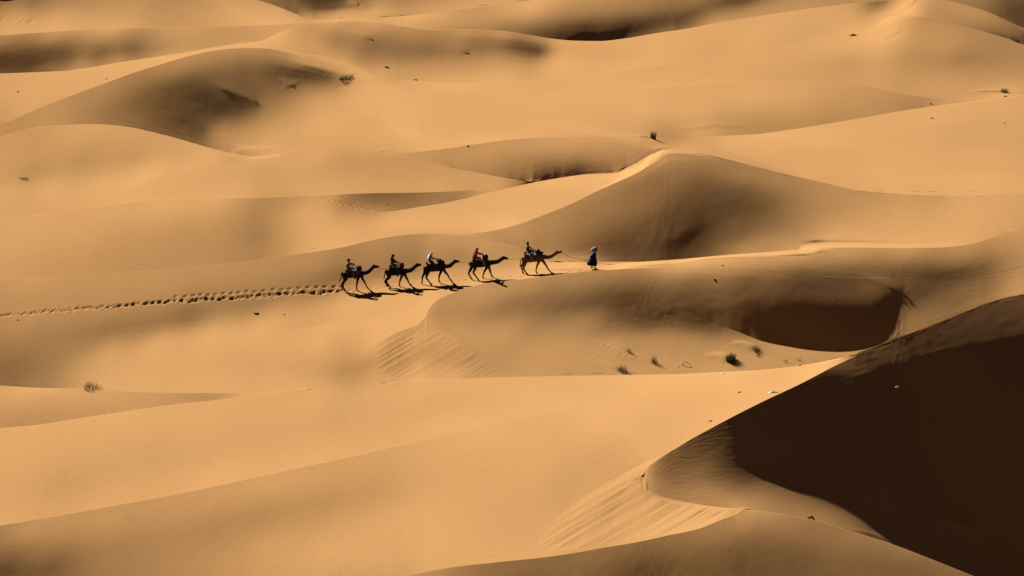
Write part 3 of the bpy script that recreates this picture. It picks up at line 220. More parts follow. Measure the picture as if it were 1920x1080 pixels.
(11,0,-1,0,0,0,-2,0,-1,1,-1,-1,0,0,-1,-1,0,0,-1,0,-1,1,-1,0,0,-1,0,0,0,0,-1,0,0,0,0,0,0,0,0,0,0,0,-1,0,0,0,1,0,0,0,0,0,0,0,-1,0,0,1,0,0,0,0,0,0,0,-1,0,1,0,0,0,0,0,0,-1,0,1,0,0,0,0,0,-1,0,1,0,0,0,0,-1,0,1,-1,0,0,0,0,0,0,1,1,3,3,4,3,4,4,2,2,2,0,0,-1,0,3,3,2,2,2,2,0,1,2,0,1,0,3,2,9,0,-1,-3,-4,-4,-7,-8,-9,-9,-9,-5,1,2,2,2,2,2,2,3,0,0,1,0,1,0,1,1,0,0,2,2,1,1,2,1,2,1,2,1,2,0,4,6,6,4,5,-1,5,-3,-8,-8,-8,-6,-7,-8,-6,-8,-6,6,0,-1,1,-1,0,-1,1,0,-1,1,-1,0,0,0,-1,0,-2,-2,-2,-2,-1,-1,0,-3,-2,-2,1,1,3,12,4,4,4,3,2,1,0,0,-1,-3,-4,-3,-3,-4,-4,-3,-1,1,18,0,-1,-2,0,-1,-1,0,-1,-1,0,-1,-1,0,-1,0,0,1,0,0,0,1,0,0,0,-8,-9,-9,-9,-8,-9,-10,-9,-8,-9,-9,-8,-10,-8,7,-1,-2,0,1,1,1,0,0,1,1,1,15,3,1,3,3,5,4,6,7,9,11,12,3,11,20,24,26,27,26,23,25,-24,-18,0,-5,-7,-8,-8,-10,-9,-9,-6,-3,-2,-3,-3),
(12,-1,0,-1,0,-1,0,0,-1,-1,0,0,-1,0,-1,0,0,-1,0,0,-1,-1,0,0,-1,0,0,0,0,0,0,-1,1,-1,-1,1,0,0,0,-1,0,0,1,0,0,0,0,0,0,0,0,-1,0,0,1,0,0,0,0,0,0,0,-1,0,0,1,0,0,0,0,0,0,-1,0,1,0,0,0,0,0,0,-1,1,0,0,0,0,0,-1,1,0,-1,1,0,0,0,-1,0,1,0,3,2,3,3,4,3,2,3,1,1,1,-1,0,-1,3,3,3,3,2,2,2,1,0,1,0,1,0,-1,12,-3,-4,-4,-5,-7,-6,-8,-8,-7,-6,-5,2,2,2,2,2,3,1,2,0,1,1,1,0,1,0,1,1,0,1,0,2,1,2,1,1,1,1,1,1,0,5,4,5,6,5,1,5,-3,-7,-9,-7,-6,-7,-7,-8,-5,-6,10,-1,1,-1,0,0,0,0,-1,0,0,0,0,0,-1,1,0,-2,-2,-1,0,-2,0,0,-3,-3,-2,0,1,3,11,4,2,2,2,0,0,-1,0,-4,-5,-2,-2,-1,0,1,1,1,1,14,-1,0,0,-1,0,0,-1,0,0,-2,0,0,-1,0,0,0,-1,-1,1,0,-1,-1,0,0,-9,-10,-9,-10,-11,-10,-9,-10,-11,-9,-10,-10,-9,-10,9,-2,-1,0,1,1,1,1,2,1,2,3,31,0,2,2,2,3,5,5,8,8,11,14,1,17,24,26,26,25,23,20,20,-23,-18,0,-5,-7,-8,-9,-9,-9,-8,-6,-3,-2,-2,-1),
(12,-1,0,0,-1,0,0,-1,0,-1,-1,0,-1,0,-1,0,-1,0,0,-1,1,-1,0,-1,0,0,0,-1,0,0,0,0,-1,0,0,0,0,-1,0,1,0,0,0,0,0,0,0,0,0,-1,0,1,0,0,0,0,0,0,0,0,-1,0,1,0,0,0,0,0,0,0,0,-1,1,0,0,0,0,0,0,0,-1,1,0,0,0,0,0,-1,1,0,0,0,0,-1,0,0,0,1,0,1,2,3,3,3,3,2,2,1,2,0,0,1,-1,0,3,2,4,4,4,2,2,1,0,0,-1,-1,-2,-4,9,-4,-4,-6,-5,-7,-6,-6,-5,-5,-3,-5,2,2,2,2,2,1,3,2,0,1,-1,1,1,0,1,0,1,0,1,1,1,2,0,1,1,1,1,1,1,0,3,4,4,5,4,0,7,0,-6,-7,-8,-7,-8,-6,-6,-6,-4,13,0,-1,1,0,-1,1,-1,0,0,0,0,-1,1,0,-1,0,-1,0,-1,0,0,-2,0,-3,-3,-1,-1,1,2,8,2,3,1,0,-1,-2,-3,0,-8,-3,0,1,2,4,4,4,2,2,14,-1,0,0,-1,0,0,0,-1,0,1,-1,0,0,-1,0,0,-1,-1,-1,-1,-1,1,-1,0,-11,-10,-12,-11,-11,-11,-13,-11,-11,-12,-12,-10,-12,-11,11,-1,0,0,1,1,2,1,2,3,3,4,25,4,3,5,6,5,4,6,6,8,10,13,3,27,26,25,25,24,20,16,16,-22,-16,0,-6,-7,-8,-9,-9,-9,-7,-5,-2,-2,-1,0),
(12,0,0,-1,-1,-1,0,-1,0,0,0,-2,1,-1,0,-1,0,0,-1,0,-1,0,-1,1,-1,-1,0,0,0,-1,1,0,0,0,-1,-1,0,1,0,0,0,0,0,0,0,0,0,-1,0,1,0,0,0,0,0,0,0,0,0,-1,1,0,0,0,0,0,0,0,0,0,-1,1,0,0,0,0,0,0,0,-1,1,0,0,0,0,0,0,0,0,0,0,0,-1,0,0,1,0,0,1,2,2,3,3,2,2,2,2,1,1,0,1,0,2,-1,1,3,4,4,4,4,1,0,1,-1,-1,-3,-4,-10,3,-4,-4,-4,-5,-4,-5,-4,-4,-2,-1,-4,2,2,1,2,2,2,2,2,0,0,1,0,0,1,0,1,0,0,1,1,1,0,1,1,1,1,1,1,1,0,5,4,3,4,2,0,3,-1,-2,-5,-8,-8,-7,-7,-6,-4,-3,16,0,0,0,0,0,-1,0,0,0,0,0,0,-1,0,0,0,0,1,0,-1,-1,0,0,-3,-2,-3,-1,1,1,2,3,1,0,-1,-2,-2,-2,0,-8,-3,1,5,4,6,7,5,4,1,14,1,-1,0,0,0,0,-1,1,-1,0,1,-1,0,0,0,-1,0,-1,-1,0,-1,-1,-1,0,-11,-12,-11,-13,-13,-14,-12,-14,-13,-13,-12,-13,-12,-13,11,0,0,0,2,3,2,4,4,5,5,7,8,7,7,6,7,7,8,9,7,9,8,9,7,34,25,24,23,20,17,14,12,-22,-17,0,-6,-7,-8,-8,-8,-7,-7,-4,-2,0,0,-1),
(13,-1,-1,0,0,0,-1,0,-1,-1,-1,1,-2,0,0,0,-1,-1,0,-1,0,0,0,-1,0,0,0,0,0,0,-2,0,0,0,1,-1,0,0,0,0,0,0,0,0,0,0,-1,1,0,0,0,0,0,0,0,0,0,0,-1,1,0,0,0,0,0,0,0,0,0,-1,1,0,0,0,0,0,0,0,0,0,0,0,0,0,0,0,0,0,0,0,0,0,0,0,0,-1,1,1,1,2,3,2,2,3,2,2,2,1,0,2,0,2,1,0,1,3,3,3,4,2,3,1,-1,-1,-2,-3,-8,-12,-8,-2,-4,-2,-3,-2,-2,-1,-1,-1,-1,-3,1,2,2,2,2,1,2,1,0,1,0,1,0,1,0,0,1,0,0,2,1,1,1,1,1,1,2,1,1,0,4,5,4,2,1,0,-2,-3,-3,-5,-6,-8,-7,-6,-4,-3,-2,18,0,0,-1,0,0,0,0,0,0,-1,0,0,0,0,0,0,0,0,0,0,1,-2,0,-2,-3,-2,-1,1,1,-6,2,0,0,-2,-1,-3,-1,-1,-4,-2,4,5,6,7,6,6,4,3,10,0,1,0,1,0,0,1,0,1,0,0,1,0,1,0,-1,-1,0,-1,-2,0,-2,0,0,-12,-12,-13,-13,-14,-13,-15,-14,-13,-14,-13,-14,-12,-12,8,2,1,0,5,4,5,6,6,7,10,11,-4,8,9,9,8,10,11,10,12,11,9,5,3,29,20,20,20,19,15,11,10,-23,-18,0,-5,-8,-8,-8,-8,-7,-6,-2,-1,0,1,1),
(13,0,-1,-1,0,-1,-1,0,0,-1,0,-1,0,-1,0,-1,0,0,-1,0,-1,0,-1,0,0,0,0,-1,0,0,0,0,0,-1,0,0,0,0,0,0,0,0,0,0,0,0,1,-1,0,0,0,0,0,0,0,0,0,0,0,0,0,0,0,0,0,0,0,0,0,1,-1,0,0,0,0,0,0,0,0,0,0,0,0,0,0,0,0,1,-1,0,0,0,0,0,0,1,0,1,2,2,3,2,3,2,2,2,1,1,2,1,2,1,3,-1,2,1,3,3,3,2,1,0,-1,-1,-3,-5,-8,-14,-15,-2,-1,-1,0,-1,0,0,0,0,1,-4,2,2,1,2,1,2,1,2,0,0,1,0,1,0,1,0,0,0,2,0,1,1,2,1,1,1,1,1,2,0,5,3,4,1,-1,0,-3,-4,-4,-6,-6,-7,-6,-4,-3,-2,0,17,0,0,0,0,0,-1,0,0,0,0,0,0,0,0,-1,0,1,0,1,0,-1,0,0,-2,-4,-3,0,1,1,-9,-1,-1,-3,-2,-3,-1,-3,1,-1,1,6,8,8,7,7,5,4,4,8,1,1,0,1,1,0,1,1,1,0,1,1,0,1,0,-1,-2,-1,-2,0,-2,-1,-1,-1,-11,-13,-13,-13,-13,-14,-13,-13,-14,-13,-14,-12,-13,-12,6,4,5,0,5,7,8,8,10,11,12,14,2,6,6,8,10,10,11,12,12,11,10,6,-3,16,13,15,19,16,14,8,5,-23,-17,0,-8,-7,-8,-8,-7,-7,-4,-3,1,2,1,1),
(13,-1,0,0,-1,0,-1,-1,0,0,-1,-1,0,0,-1,0,-1,-1,0,0,0,-1,0,-1,0,-1,0,1,-1,0,0,0,-1,1,-1,0,0,0,0,0,0,0,0,0,0,0,-1,1,0,0,0,0,0,0,0,0,0,0,0,0,0,0,0,0,0,0,0,0,0,0,0,0,0,0,0,0,0,0,0,1,-1,0,0,0,0,0,0,0,0,0,0,0,0,0,0,0,2,2,1,2,2,3,2,2,2,2,2,2,2,2,1,3,1,1,0,3,2,3,2,2,0,-1,-1,-2,-4,-6,-10,-12,-21,0,1,0,1,1,1,0,1,2,0,-3,1,1,2,1,2,2,1,2,0,0,1,0,0,1,0,0,1,0,0,2,1,1,0,1,1,1,0,2,0,0,2,2,1,0,0,0,-2,-3,-5,-5,-6,-6,-4,-4,-1,0,0,19,-1,0,0,0,-1,1,0,0,-1,0,0,0,-1,0,1,0,0,0,0,0,-1,-1,0,-4,-2,-3,-1,1,2,-8,-3,-3,-2,-3,-3,-4,-4,-1,1,1,7,11,12,10,8,5,4,5,16,0,0,1,0,0,1,0,0,0,1,0,0,1,0,-1,-2,-1,-2,-1,-2,-2,-1,-3,1,-12,-12,-12,-12,-11,-13,-13,-13,-14,-13,-12,-12,-12,-9,7,6,8,0,9,9,9,10,11,11,11,11,-6,7,8,10,10,11,12,13,13,12,12,11,-6,6,7,12,14,14,10,5,2,-25,-20,0,-9,-9,-8,-7,-7,-6,-4,-1,2,2,2,4),
(13,0,0,-1,-1,-1,1,-1,-1,-1,0,0,-1,-1,0,-1,0,0,-1,-1,0,0,0,0,-1,0,0,-1,1,-1,0,-1,1,-1,0,0,0,0,0,0,0,0,0,0,0,-1,1,0,0,0,0,0,0,0,0,0,0,-1,1,0,0,0,0,0,0,0,0,0,0,-1,1,0,0,0,0,0,0,0,0,-1,1,0,0,0,0,0,0,0,0,0,0,-1,0,0,0,2,1,1,3,2,2,2,2,2,2,2,2,3,1,2,3,2,3,0,2,1,4,2,2,0,-1,-1,-2,-4,-4,-7,-10,-10,-20,0,1,2,0,2,1,2,1,0,2,-4,2,2,1,1,2,1,2,1,0,1,-1,1,1,-1,1,0,0,0,1,1,0,0,1,0,1,0,0,-1,0,0,-1,-1,-3,-1,-1,0,2,0,-4,-5,-5,-4,-3,-1,0,1,3,16,1,0,-1,0,1,-1,0,-1,1,0,-1,0,1,-1,0,0,0,0,-1,-1,-1,-2,0,-4,-4,-3,-1,1,3,-8,-1,-3,-3,-3,-3,-3,-5,1,-4,-3,3,10,15,15,12,10,6,7,15,1,0,0,1,0,0,1,0,0,1,0,0,0,1,1,-3,-2,-3,-2,-3,-2,-3,-2,0,-12,-11,-11,-11,-13,-11,-12,-13,-12,-13,-12,-10,-7,-5,10,11,13,0,9,9,10,9,9,8,8,5,-18,8,10,10,11,14,14,14,15,16,15,16,-6,1,7,10,9,7,4,1,-3,-28,-21,0,-11,-10,-9,-8,-7,-5,-3,1,2,4,3,3),
(14,-1,-1,0,0,-1,-1,0,-1,0,-1,0,-1,0,-1,0,-1,0,-1,0,-1,0,-1,0,0,0,0,0,-1,0,0,0,-1,0,0,0,0,0,0,0,0,0,0,0,0,0,0,0,0,0,0,0,0,0,0,0,0,0,0,0,0,0,0,0,0,0,0,0,0,0,0,0,0,0,0,0,0,0,0,0,0,0,0,0,0,0,0,0,0,0,0,0,0,0,0,1,1,2,2,2,3,2,2,2,1,2,2,2,3,2,3,3,2,0,2,4,2,3,0,0,-1,-3,-3,-4,-6,-7,-8,-7,-20,2,1,1,2,1,1,1,2,1,1,-3,2,1,2,1,2,1,1,1,0,0,1,0,-1,1,0,0,0,0,0,0,0,0,-1,0,-1,0,-1,-1,-1,0,-5,-5,-4,-4,-1,0,6,3,-1,-3,-4,-2,-1,0,1,2,3,16,0,-1,1,-1,0,0,0,0,0,-1,1,-1,0,0,-1,1,-1,0,-1,-2,-2,-2,0,-4,-6,-3,-2,1,2,-3,-3,-2,-3,-2,-3,-3,-2,0,-9,-2,4,12,15,16,14,10,7,11,9,0,1,1,0,1,1,0,1,1,0,1,1,1,0,0,-2,-4,-2,-3,-3,-2,-3,-3,0,-11,-11,-12,-12,-11,-12,-11,-12,-12,-11,-9,-6,-1,2,12,14,17,1,7,8,6,7,5,5,2,0,-29,12,11,10,13,13,16,17,17,17,18,18,-4,4,8,10,6,1,-2,-7,-10,-28,-25,0,-14,-12,-10,-8,-6,-4,-2,1,5,4,5,4),
(13,1,-1,-1,-1,1,-1,-1,0,-1,0,-1,0,-1,-1,0,-1,-1,1,-1,0,-1,0,-1,0,-1,0,0,0,0,0,0,0,0,-1,0,0,0,0,0,0,0,0,0,-1,1,0,0,0,0,0,0,0,0,0,0,0,0,0,0,0,0,0,0,0,0,0,0,0,0,0,0,0,0,0,0,0,0,0,1,-1,0,0,0,0,0,0,0,1,-1,0,1,-1,0,0,1,2,3,1,2,1,2,2,2,3,1,2,3,2,3,2,2,4,-1,4,3,3,1,0,0,-3,-3,-4,-5,-5,-8,-5,-5,-17,2,1,1,2,1,1,1,0,2,0,-1,1,1,2,3,0,2,0,1,0,-1,0,0,0,0,0,0,0,0,0,-2,0,-1,0,-2,-1,-2,-1,-1,-2,0,-6,-6,-7,-4,-1,0,4,8,2,-2,-2,-1,0,1,1,3,4,14,-1,0,0,0,-1,1,-1,0,0,0,-1,1,-1,0,1,-1,0,-2,-1,-1,-3,-3,0,-5,-4,-4,-4,-1,2,0,-2,0,-1,-1,-1,-1,0,0,-10,-4,5,9,15,15,13,10,10,11,8,1,0,0,1,0,1,0,0,1,0,1,0,1,0,0,-1,0,-1,-2,0,-2,0,-1,0,-12,-12,-12,-11,-13,-12,-13,-11,-12,-9,-6,-1,4,11,7,17,18,-1,6,4,4,2,2,-1,-1,-3,-34,11,14,14,12,14,16,17,17,18,18,19,-1,6,12,10,3,-3,-10,-14,-15,-31,-27,0,-18,-13,-11,-8,-5,-4,0,3,6,7,5,5),
(14,-1,0,-1,0,-1,0,-1,-1,0,-1,0,-1,-1,0,-1,0,0,-1,0,-1,0,0,0,-1,0,0,0,0,-1,0,0,-1,0,0,0,0,0,0,0,0,0,0,-1,1,0,0,0,0,0,0,0,0,0,0,-1,0,1,0,0,0,0,0,0,0,0,0,0,-1,1,0,0,0,0,0,0,0,0,0,-1,1,0,0,0,0,0,0,0,-1,1,0,-1,1,0,0,1,2,2,2,2,2,3,2,1,2,3,2,2,2,3,2,2,2,0,5,3,2,0,-1,-3,-3,-3,-4,-5,-5,-4,-5,-1,-14,1,1,1,0,1,1,1,1,-1,1,-2,2,3,1,1,1,0,0,-1,0,1,-1,0,0,-1,0,0,-1,0,-1,0,-1,-1,-2,-1,-2,-1,-1,-2,-1,0,-5,-5,-3,-2,-1,0,1,4,3,1,0,-1,0,1,3,3,3,8,0,1,-1,0,0,0,0,0,-1,0,0,0,0,0,-1,0,0,-1,-2,-2,-2,-3,0,-4,-3,-4,-2,-3,-1,1,1,0,1,0,0,0,0,0,-7,-2,3,9,11,13,11,10,10,15,6,-1,0,1,-1,1,-1,0,1,-1,1,-1,0,0,0,0,1,1,1,2,1,1,1,1,0,-12,-12,-13,-13,-12,-12,-11,-11,-8,-5,-2,3,11,16,-2,18,17,1,1,0,0,-1,-2,-2,-4,-5,-36,12,12,15,17,15,15,15,17,15,16,16,1,9,12,7,1,-8,-12,-17,-19,-39,-37,0,-22,-17,-10,-6,-4,1,2,8,9,10,8,8),
(15,-1,-1,0,-1,-1,0,0,-1,0,-1,-1,-1,0,0,-1,0,-1,-1,-1,0,0,-1,0,0,0,0,-1,0,0,0,-1,1,-1,1,-1,0,0,0,0,0,0,0,0,0,0,0,0,0,0,0,0,0,0,0,1,-1,0,0,0,0,0,0,0,0,0,0,0,0,0,0,0,0,0,0,0,0,0,0,1,-1,0,0,0,0,0,0,0,1,-1,0,1,-1,0,0,1,3,1,2,3,2,2,2,4,1,2,2,2,4,1,3,2,0,1,4,3,0,-1,-3,-3,-3,-4,-4,-4,-4,-4,-1,0,-11,0,1,1,0,1,0,1,0,1,0,-2,2,1,1,0,1,-1,0,-1,0,-1,0,-1,0,0,-1,0,0,0,-1,-1,-2,-1,-1,-1,-1,-2,-1,-1,-1,0,-3,-2,-1,1,1,-1,1,1,2,1,1,0,0,1,2,3,3,3,0,-1,0,0,0,-1,0,0,0,1,0,-1,0,0,0,0,-2,-1,-1,-3,-2,-2,0,-1,-3,-2,-2,-1,-3,-3,3,1,1,1,1,-1,0,-1,-3,1,4,7,9,9,10,9,11,19,1,0,1,-1,1,-1,0,1,-1,1,-1,0,1,-1,1,-1,2,1,2,1,2,2,1,3,-1,-10,-13,-13,-12,-10,-9,-8,-5,-4,-3,1,8,13,19,-10,18,17,-1,-2,-3,-3,-4,-4,-4,-5,-4,-38,12,14,15,15,16,14,14,13,14,13,10,1,12,10,3,-5,-8,-15,-17,-18,-53,-45,0,-29,-18,-10,-5,0,2,8,11,15,13,11,10),
(14,0,-1,0,-1,0,-1,-1,0,-1,0,-1,0,-1,-1,0,-1,-1,0,0,0,-2,1,-1,-1,0,0,1,-1,0,0,0,-1,1,-1,0,0,0,0,0,0,0,-1,1,0,0,0,0,0,0,0,0,0,0,0,-1,1,0,0,0,0,0,0,0,0,0,0,-1,1,0,0,0,0,0,0,0,0,0,0,-1,1,0,0,0,0,0,0,0,0,0,0,0,1,-1,0,2,2,2,2,2,4,2,3,2,3,2,2,2,1,3,1,1,2,-1,4,1,-1,-2,-3,-5,-3,-3,-3,-3,-3,-2,-1,2,-9,1,0,0,1,0,0,0,1,0,1,-4,2,0,0,0,-1,0,-2,-1,0,-1,0,0,0,-1,0,-1,0,0,-1,-2,0,-1,-2,-1,0,-1,-1,0,-1,0,-2,-1,1,0,1,1,1,3,2,2,0,-1,1,1,2,3,3,-4,0,0,0,0,0,0,0,0,-1,-1,0,0,0,0,0,0,-1,-2,-2,-1,-1,-1,0,-2,-1,0,-1,-2,-3,-4,2,2,3,0,-2,-1,-4,1,1,2,5,6,7,8,7,8,12,25,1,0,-1,1,-1,1,0,0,0,-1,1,0,0,0,-1,1,1,1,1,1,1,1,1,1,0,-10,-9,-10,-8,-6,-4,-3,-2,-1,1,3,7,13,16,-20,23,17,1,-5,-4,-5,-4,-5,-5,-4,-4,-40,12,13,14,15,14,12,11,10,10,7,6,2,13,8,-2,-8,-12,-14,-17,-13,-84,-47,0,-24,-19,-12,-4,1,6,11,17,18,17,14,13),
(14,-1,1,-1,0,-1,-1,0,-1,-1,0,-1,-1,0,-1,-1,0,0,-1,0,-1,0,-1,0,0,-1,0,0,0,0,-1,0,1,-1,0,0,0,0,-1,0,0,0,1,0,0,0,0,0,0,0,0,-1,0,0,0,1,0,0,0,0,0,0,0,-1,0,0,0,1,0,0,0,0,0,0,0,-1,0,0,0,1,0,0,0,0,0,0,0,-1,0,1,0,-1,0,1,0,2,2,3,3,2,3,3,4,2,2,2,2,1,2,1,2,0,-1,1,2,1,-1,-4,-4,-4,-3,-2,-3,-2,-3,0,0,2,-7,0,0,1,0,1,1,0,0,2,0,-6,-2,0,0,-1,-1,-2,-1,-2,0,0,0,-1,0,0,-1,0,-1,0,0,-1,-1,-1,0,0,-2,0,0,-1,0,-1,-1,-1,-1,0,0,0,1,5,6,3,2,1,0,2,2,3,2,-10,0,0,0,0,-1,0,0,0,1,-1,0,0,0,-1,0,0,-2,-1,-2,-1,-2,-1,0,0,1,-1,-1,-1,-3,-4,3,4,1,0,-2,-5,-5,0,2,4,3,6,5,6,6,8,16,34,-1,0,0,-1,0,-1,0,-2,0,0,-1,0,-1,0,0,0,0,1,1,1,0,1,1,0,1,-8,-8,-4,-2,-2,0,0,0,3,3,4,6,8,10,-21,24,21,-1,-3,-4,-4,-3,-4,-3,-4,-4,-39,12,12,11,12,10,10,10,7,5,2,-2,2,14,3,-6,-11,-14,-15,-16,-19,-39,-97,0,-39,-16,-11,-4,2,8,15,21,23,21,17,15),
(15,0,-2,0,-1,0,-1,0,-1,0,-1,-1,0,-1,-1,0,-1,-1,0,-1,0,0,-1,0,0,0,0,-1,0,0,0,0,-1,0,0,0,0,0,0,0,0,0,0,0,0,0,0,0,0,0,-1,1,0,0,0,0,0,0,0,0,0,0,0,0,0,0,0,0,0,0,0,0,0,0,0,0,0,0,0,0,0,0,0,0,0,0,0,0,0,0,0,1,0,0,0,2,2,2,3,4,3,4,3,3,3,1,1,1,0,1,0,0,0,-1,1,0,-2,-3,-4,-3,-3,-2,-2,-3,0,-1,2,1,-4,0,2,0,1,0,1,1,2,0,1,-18,0,0,-1,-1,-1,-1,-1,-2,0,1,-1,0,-1,0,0,0,0,0,-2,1,-2,0,0,-1,0,0,-2,0,-1,1,-3,-3,-2,-3,-2,0,4,7,7,6,3,3,2,2,2,2,1,-11,0,-1,0,0,0,0,0,-1,0,0,0,0,-1,1,-1,0,-1,-2,-2,-2,-1,-1,0,1,0,1,-2,-2,-3,-1,5,5,1,-3,-5,-5,-4,0,1,2,2,2,4,4,5,9,21,38,-5,-1,-1,-2,-1,-1,-1,-1,-1,-1,-2,-1,-1,-2,-1,0,1,1,0,2,1,1,1,1,0,-3,-2,3,4,3,2,2,2,3,5,6,4,4,4,-18,24,17,0,0,0,1,0,0,0,1,0,-46,8,8,10,9,10,8,6,5,1,-4,-10,0,11,-4,-11,-13,-14,-14,-15,-12,3,-103,0,-80,-37,-10,-6,2,9,19,26,26,24,20,17),
(14,0,0,-1,0,-1,0,-1,0,-1,-1,0,-1,-1,0,-1,-1,0,-1,-1,-1,0,0,-1,0,0,0,0,0,0,-1,0,0,0,-1,0,0,0,1,0,0,0,0,-1,0,0,0,0,0,0,1,0,0,0,0,0,-1,0,0,0,0,0,0,1,0,0,0,0,0,-1,0,0,0,0,0,1,0,0,0,0,0,-1,0,0,0,0,0,1,0,0,0,-1,1,0,0,4,2,3,3,4,4,4,3,3,1,1,1,0,0,-1,0,0,-1,-1,-1,-1,-2,-2,-2,-3,-2,-2,-1,-2,-2,0,1,2,-1,1,1,1,1,1,2,1,0,2,1,-24,0,-2,-1,-1,-2,-1,-1,-1,0,-1,0,0,0,0,0,0,-1,0,0,-1,1,-1,-1,0,0,-1,0,-1,0,0,-4,-5,-6,-5,-3,0,3,12,10,9,5,3,3,2,2,0,1,-12,-1,1,-1,0,0,0,-1,1,-1,1,-1,0,0,-1,1,0,-2,-2,-1,-1,-1,-2,0,1,1,-1,-3,-4,-2,2,9,4,0,-4,-4,-5,-1,0,-2,-2,-1,0,2,3,6,10,29,22,-6,-1,-2,0,-2,-1,-1,-1,-1,-1,-1,-1,-1,-1,-1,0,0,0,0,0,0,0,0,0,0,6,12,13,8,6,2,3,3,5,5,3,0,0,0,-2,3,8,0,1,2,1,0,2,1,1,1,-18,8,7,8,7,7,6,3,0,-4,-7,-14,-2,0,-9,-14,-15,-13,-13,-11,-5,9,-128,-1,-57,-30,-36,-11,0,9,21,29,31,27,22,20),
(15,-1,0,-1,0,-1,-1,0,-1,-1,0,-1,0,-1,-1,0,-1,-1,0,0,-1,-1,0,0,-1,0,0,-1,0,0,1,-1,0,-1,1,-1,0,0,0,0,0,0,0,1,0,-1,0,0,0,0,0,0,0,0,0,0,1,0,-1,0,0,0,0,0,0,0,0,0,0,1,0,-1,0,0,0,0,0,0,0,0,0,1,0,-1,0,0,0,0,0,0,0,1,-1,1,0,3,3,3,4,4,4,4,3,3,2,1,-1,0,-1,-1,-2,0,0,0,-4,-3,-2,-1,-1,0,-1,-2,-2,0,-1,-1,0,1,-1,2,1,1,2,2,1,2,1,1,2,-26,-2,-2,-3,-2,-1,-1,-1,1,0,0,0,-1,0,0,0,-1,1,0,0,0,-1,0,0,-1,-1,0,-1,-1,-1,0,-5,-6,-6,-4,-3,0,4,11,12,9,7,3,3,1,1,1,-1,-12,1,-1,0,0,0,-1,1,-1,0,0,0,-1,1,0,-1,0,-1,-1,0,-2,-1,1,0,2,1,-1,-2,-6,-5,1,12,4,-2,-4,-4,0,9,0,-5,-5,-1,0,1,4,6,17,28,-21,2,-1,0,-1,1,-1,-1,0,-1,0,0,-1,-1,0,0,0,0,-1,0,-2,0,-1,0,-1,1,13,26,23,13,4,1,2,4,5,4,0,-4,-7,-8,17,-13,-10,0,3,3,3,4,3,3,3,4,2,7,7,6,6,3,2,0,-4,-8,-11,-11,-8,-7,-16,-16,-14,-13,-11,-8,1,10,28,3,-109,-128,-29,-32,-9,7,22,33,31,29,24,21),
(15,-1,-1,0,-1,0,0,-1,0,-1,-1,0,-2,1,-1,-2,0,0,-1,-1,0,0,-1,-1,0,0,0,0,0,0,0,0,0,0,-1,1,0,0,-1,0,0,0,0,0,0,1,0,0,0,0,0,-1,0,0,0,0,0,0,1,0,0,0,0,0,-1,0,0,0,0,0,0,1,0,0,0,0,-1,0,0,0,0,0,0,1,0,0,0,0,-1,0,0,1,1,-1,0,3,3,4,4,3,4,4,3,1,1,1,-1,-1,-1,0,-1,0,2,0,-5,-4,-3,-2,-1,0,0,0,0,-1,-1,0,0,-1,-5,2,1,3,1,2,1,2,3,2,2,-25,-4,-3,-1,-1,-1,0,0,-1,0,0,0,1,-1,0,0,0,-1,0,0,-1,0,-1,-1,0,-1,-2,-1,-1,-1,0,-5,-5,-4,-2,3,0,7,7,9,7,5,4,2,2,0,-1,-1,-11,-1,1,0,-1,0,1,-1,0,0,-1,1,0,-1,0,0,0,-1,0,-1,1,0,0,0,3,4,3,0,-4,-9,-6,10,1,-2,-3,0,8,21,-1,-1,0,0,2,5,7,15,29,-3,-32,-36,1,0,0,0,0,0,0,1,-1,0,1,0,0,0,0,-1,0,-1,-1,-1,0,-1,0,0,22,32,26,15,5,2,1,3,4,2,-1,-6,-11,-13,16,-5,-5,0,7,6,7,6,6,7,6,6,-19,4,5,3,2,1,-2,-6,-7,-10,-11,-13,-6,-17,-17,-17,-16,-13,-11,-1,6,7,-3,84,-52,-92,-142,-39,-25,0,24,33,31,28,23,22),
(15,0,-1,0,-1,0,-1,-1,-1,0,-1,-1,0,-1,-1,0,-1,-1,-1,0,0,-1,0,0,0,-1,0,0,0,0,-1,1,-1,1,0,-1,0,0,1,0,-1,0,0,0,0,0,0,0,0,0,0,1,0,-1,0,0,0,0,0,0,0,0,0,0,1,0,-1,0,0,0,0,0,0,0,0,0,1,0,-1,0,0,0,0,0,0,0,0,0,1,0,0,-1,0,2,0,2,4,3,4,4,4,2,3,1,1,-1,0,-1,-1,-1,2,1,1,0,-4,-6,-3,-3,0,0,1,1,0,0,0,0,-1,-1,-12,1,3,1,3,2,3,1,2,2,2,-25,-2,-1,-1,0,0,0,0,0,0,0,-1,0,1,-1,-1,1,0,0,-1,-1,-1,-1,-1,-2,-2,0,-2,-1,-2,0,-5,-4,-1,3,6,1,9,7,4,4,4,2,1,1,0,0,-1,-11,0,-1,0,0,1,-1,0,0,1,0,-1,0,0,1,0,0,0,0,1,0,1,2,-1,7,5,5,2,-1,-8,-18,3,-1,-2,1,6,16,29,1,2,4,5,6,8,14,24,10,-27,-32,-67,0,1,0,0,1,0,1,0,0,1,-1,1,1,0,0,-1,0,0,0,1,0,0,0,0,34,32,24,13,7,4,5,5,3,0,-6,-10,-14,-16,-4,5,6,1,6,7,7,7,7,6,7,7,-23,3,2,2,-2,-4,-7,-8,-11,-11,-13,-10,-7,-19,-19,-16,-11,-8,3,13,20,22,24,-2,-21,-51,-75,-134,-52,-14,20,34,30,29,25,24),
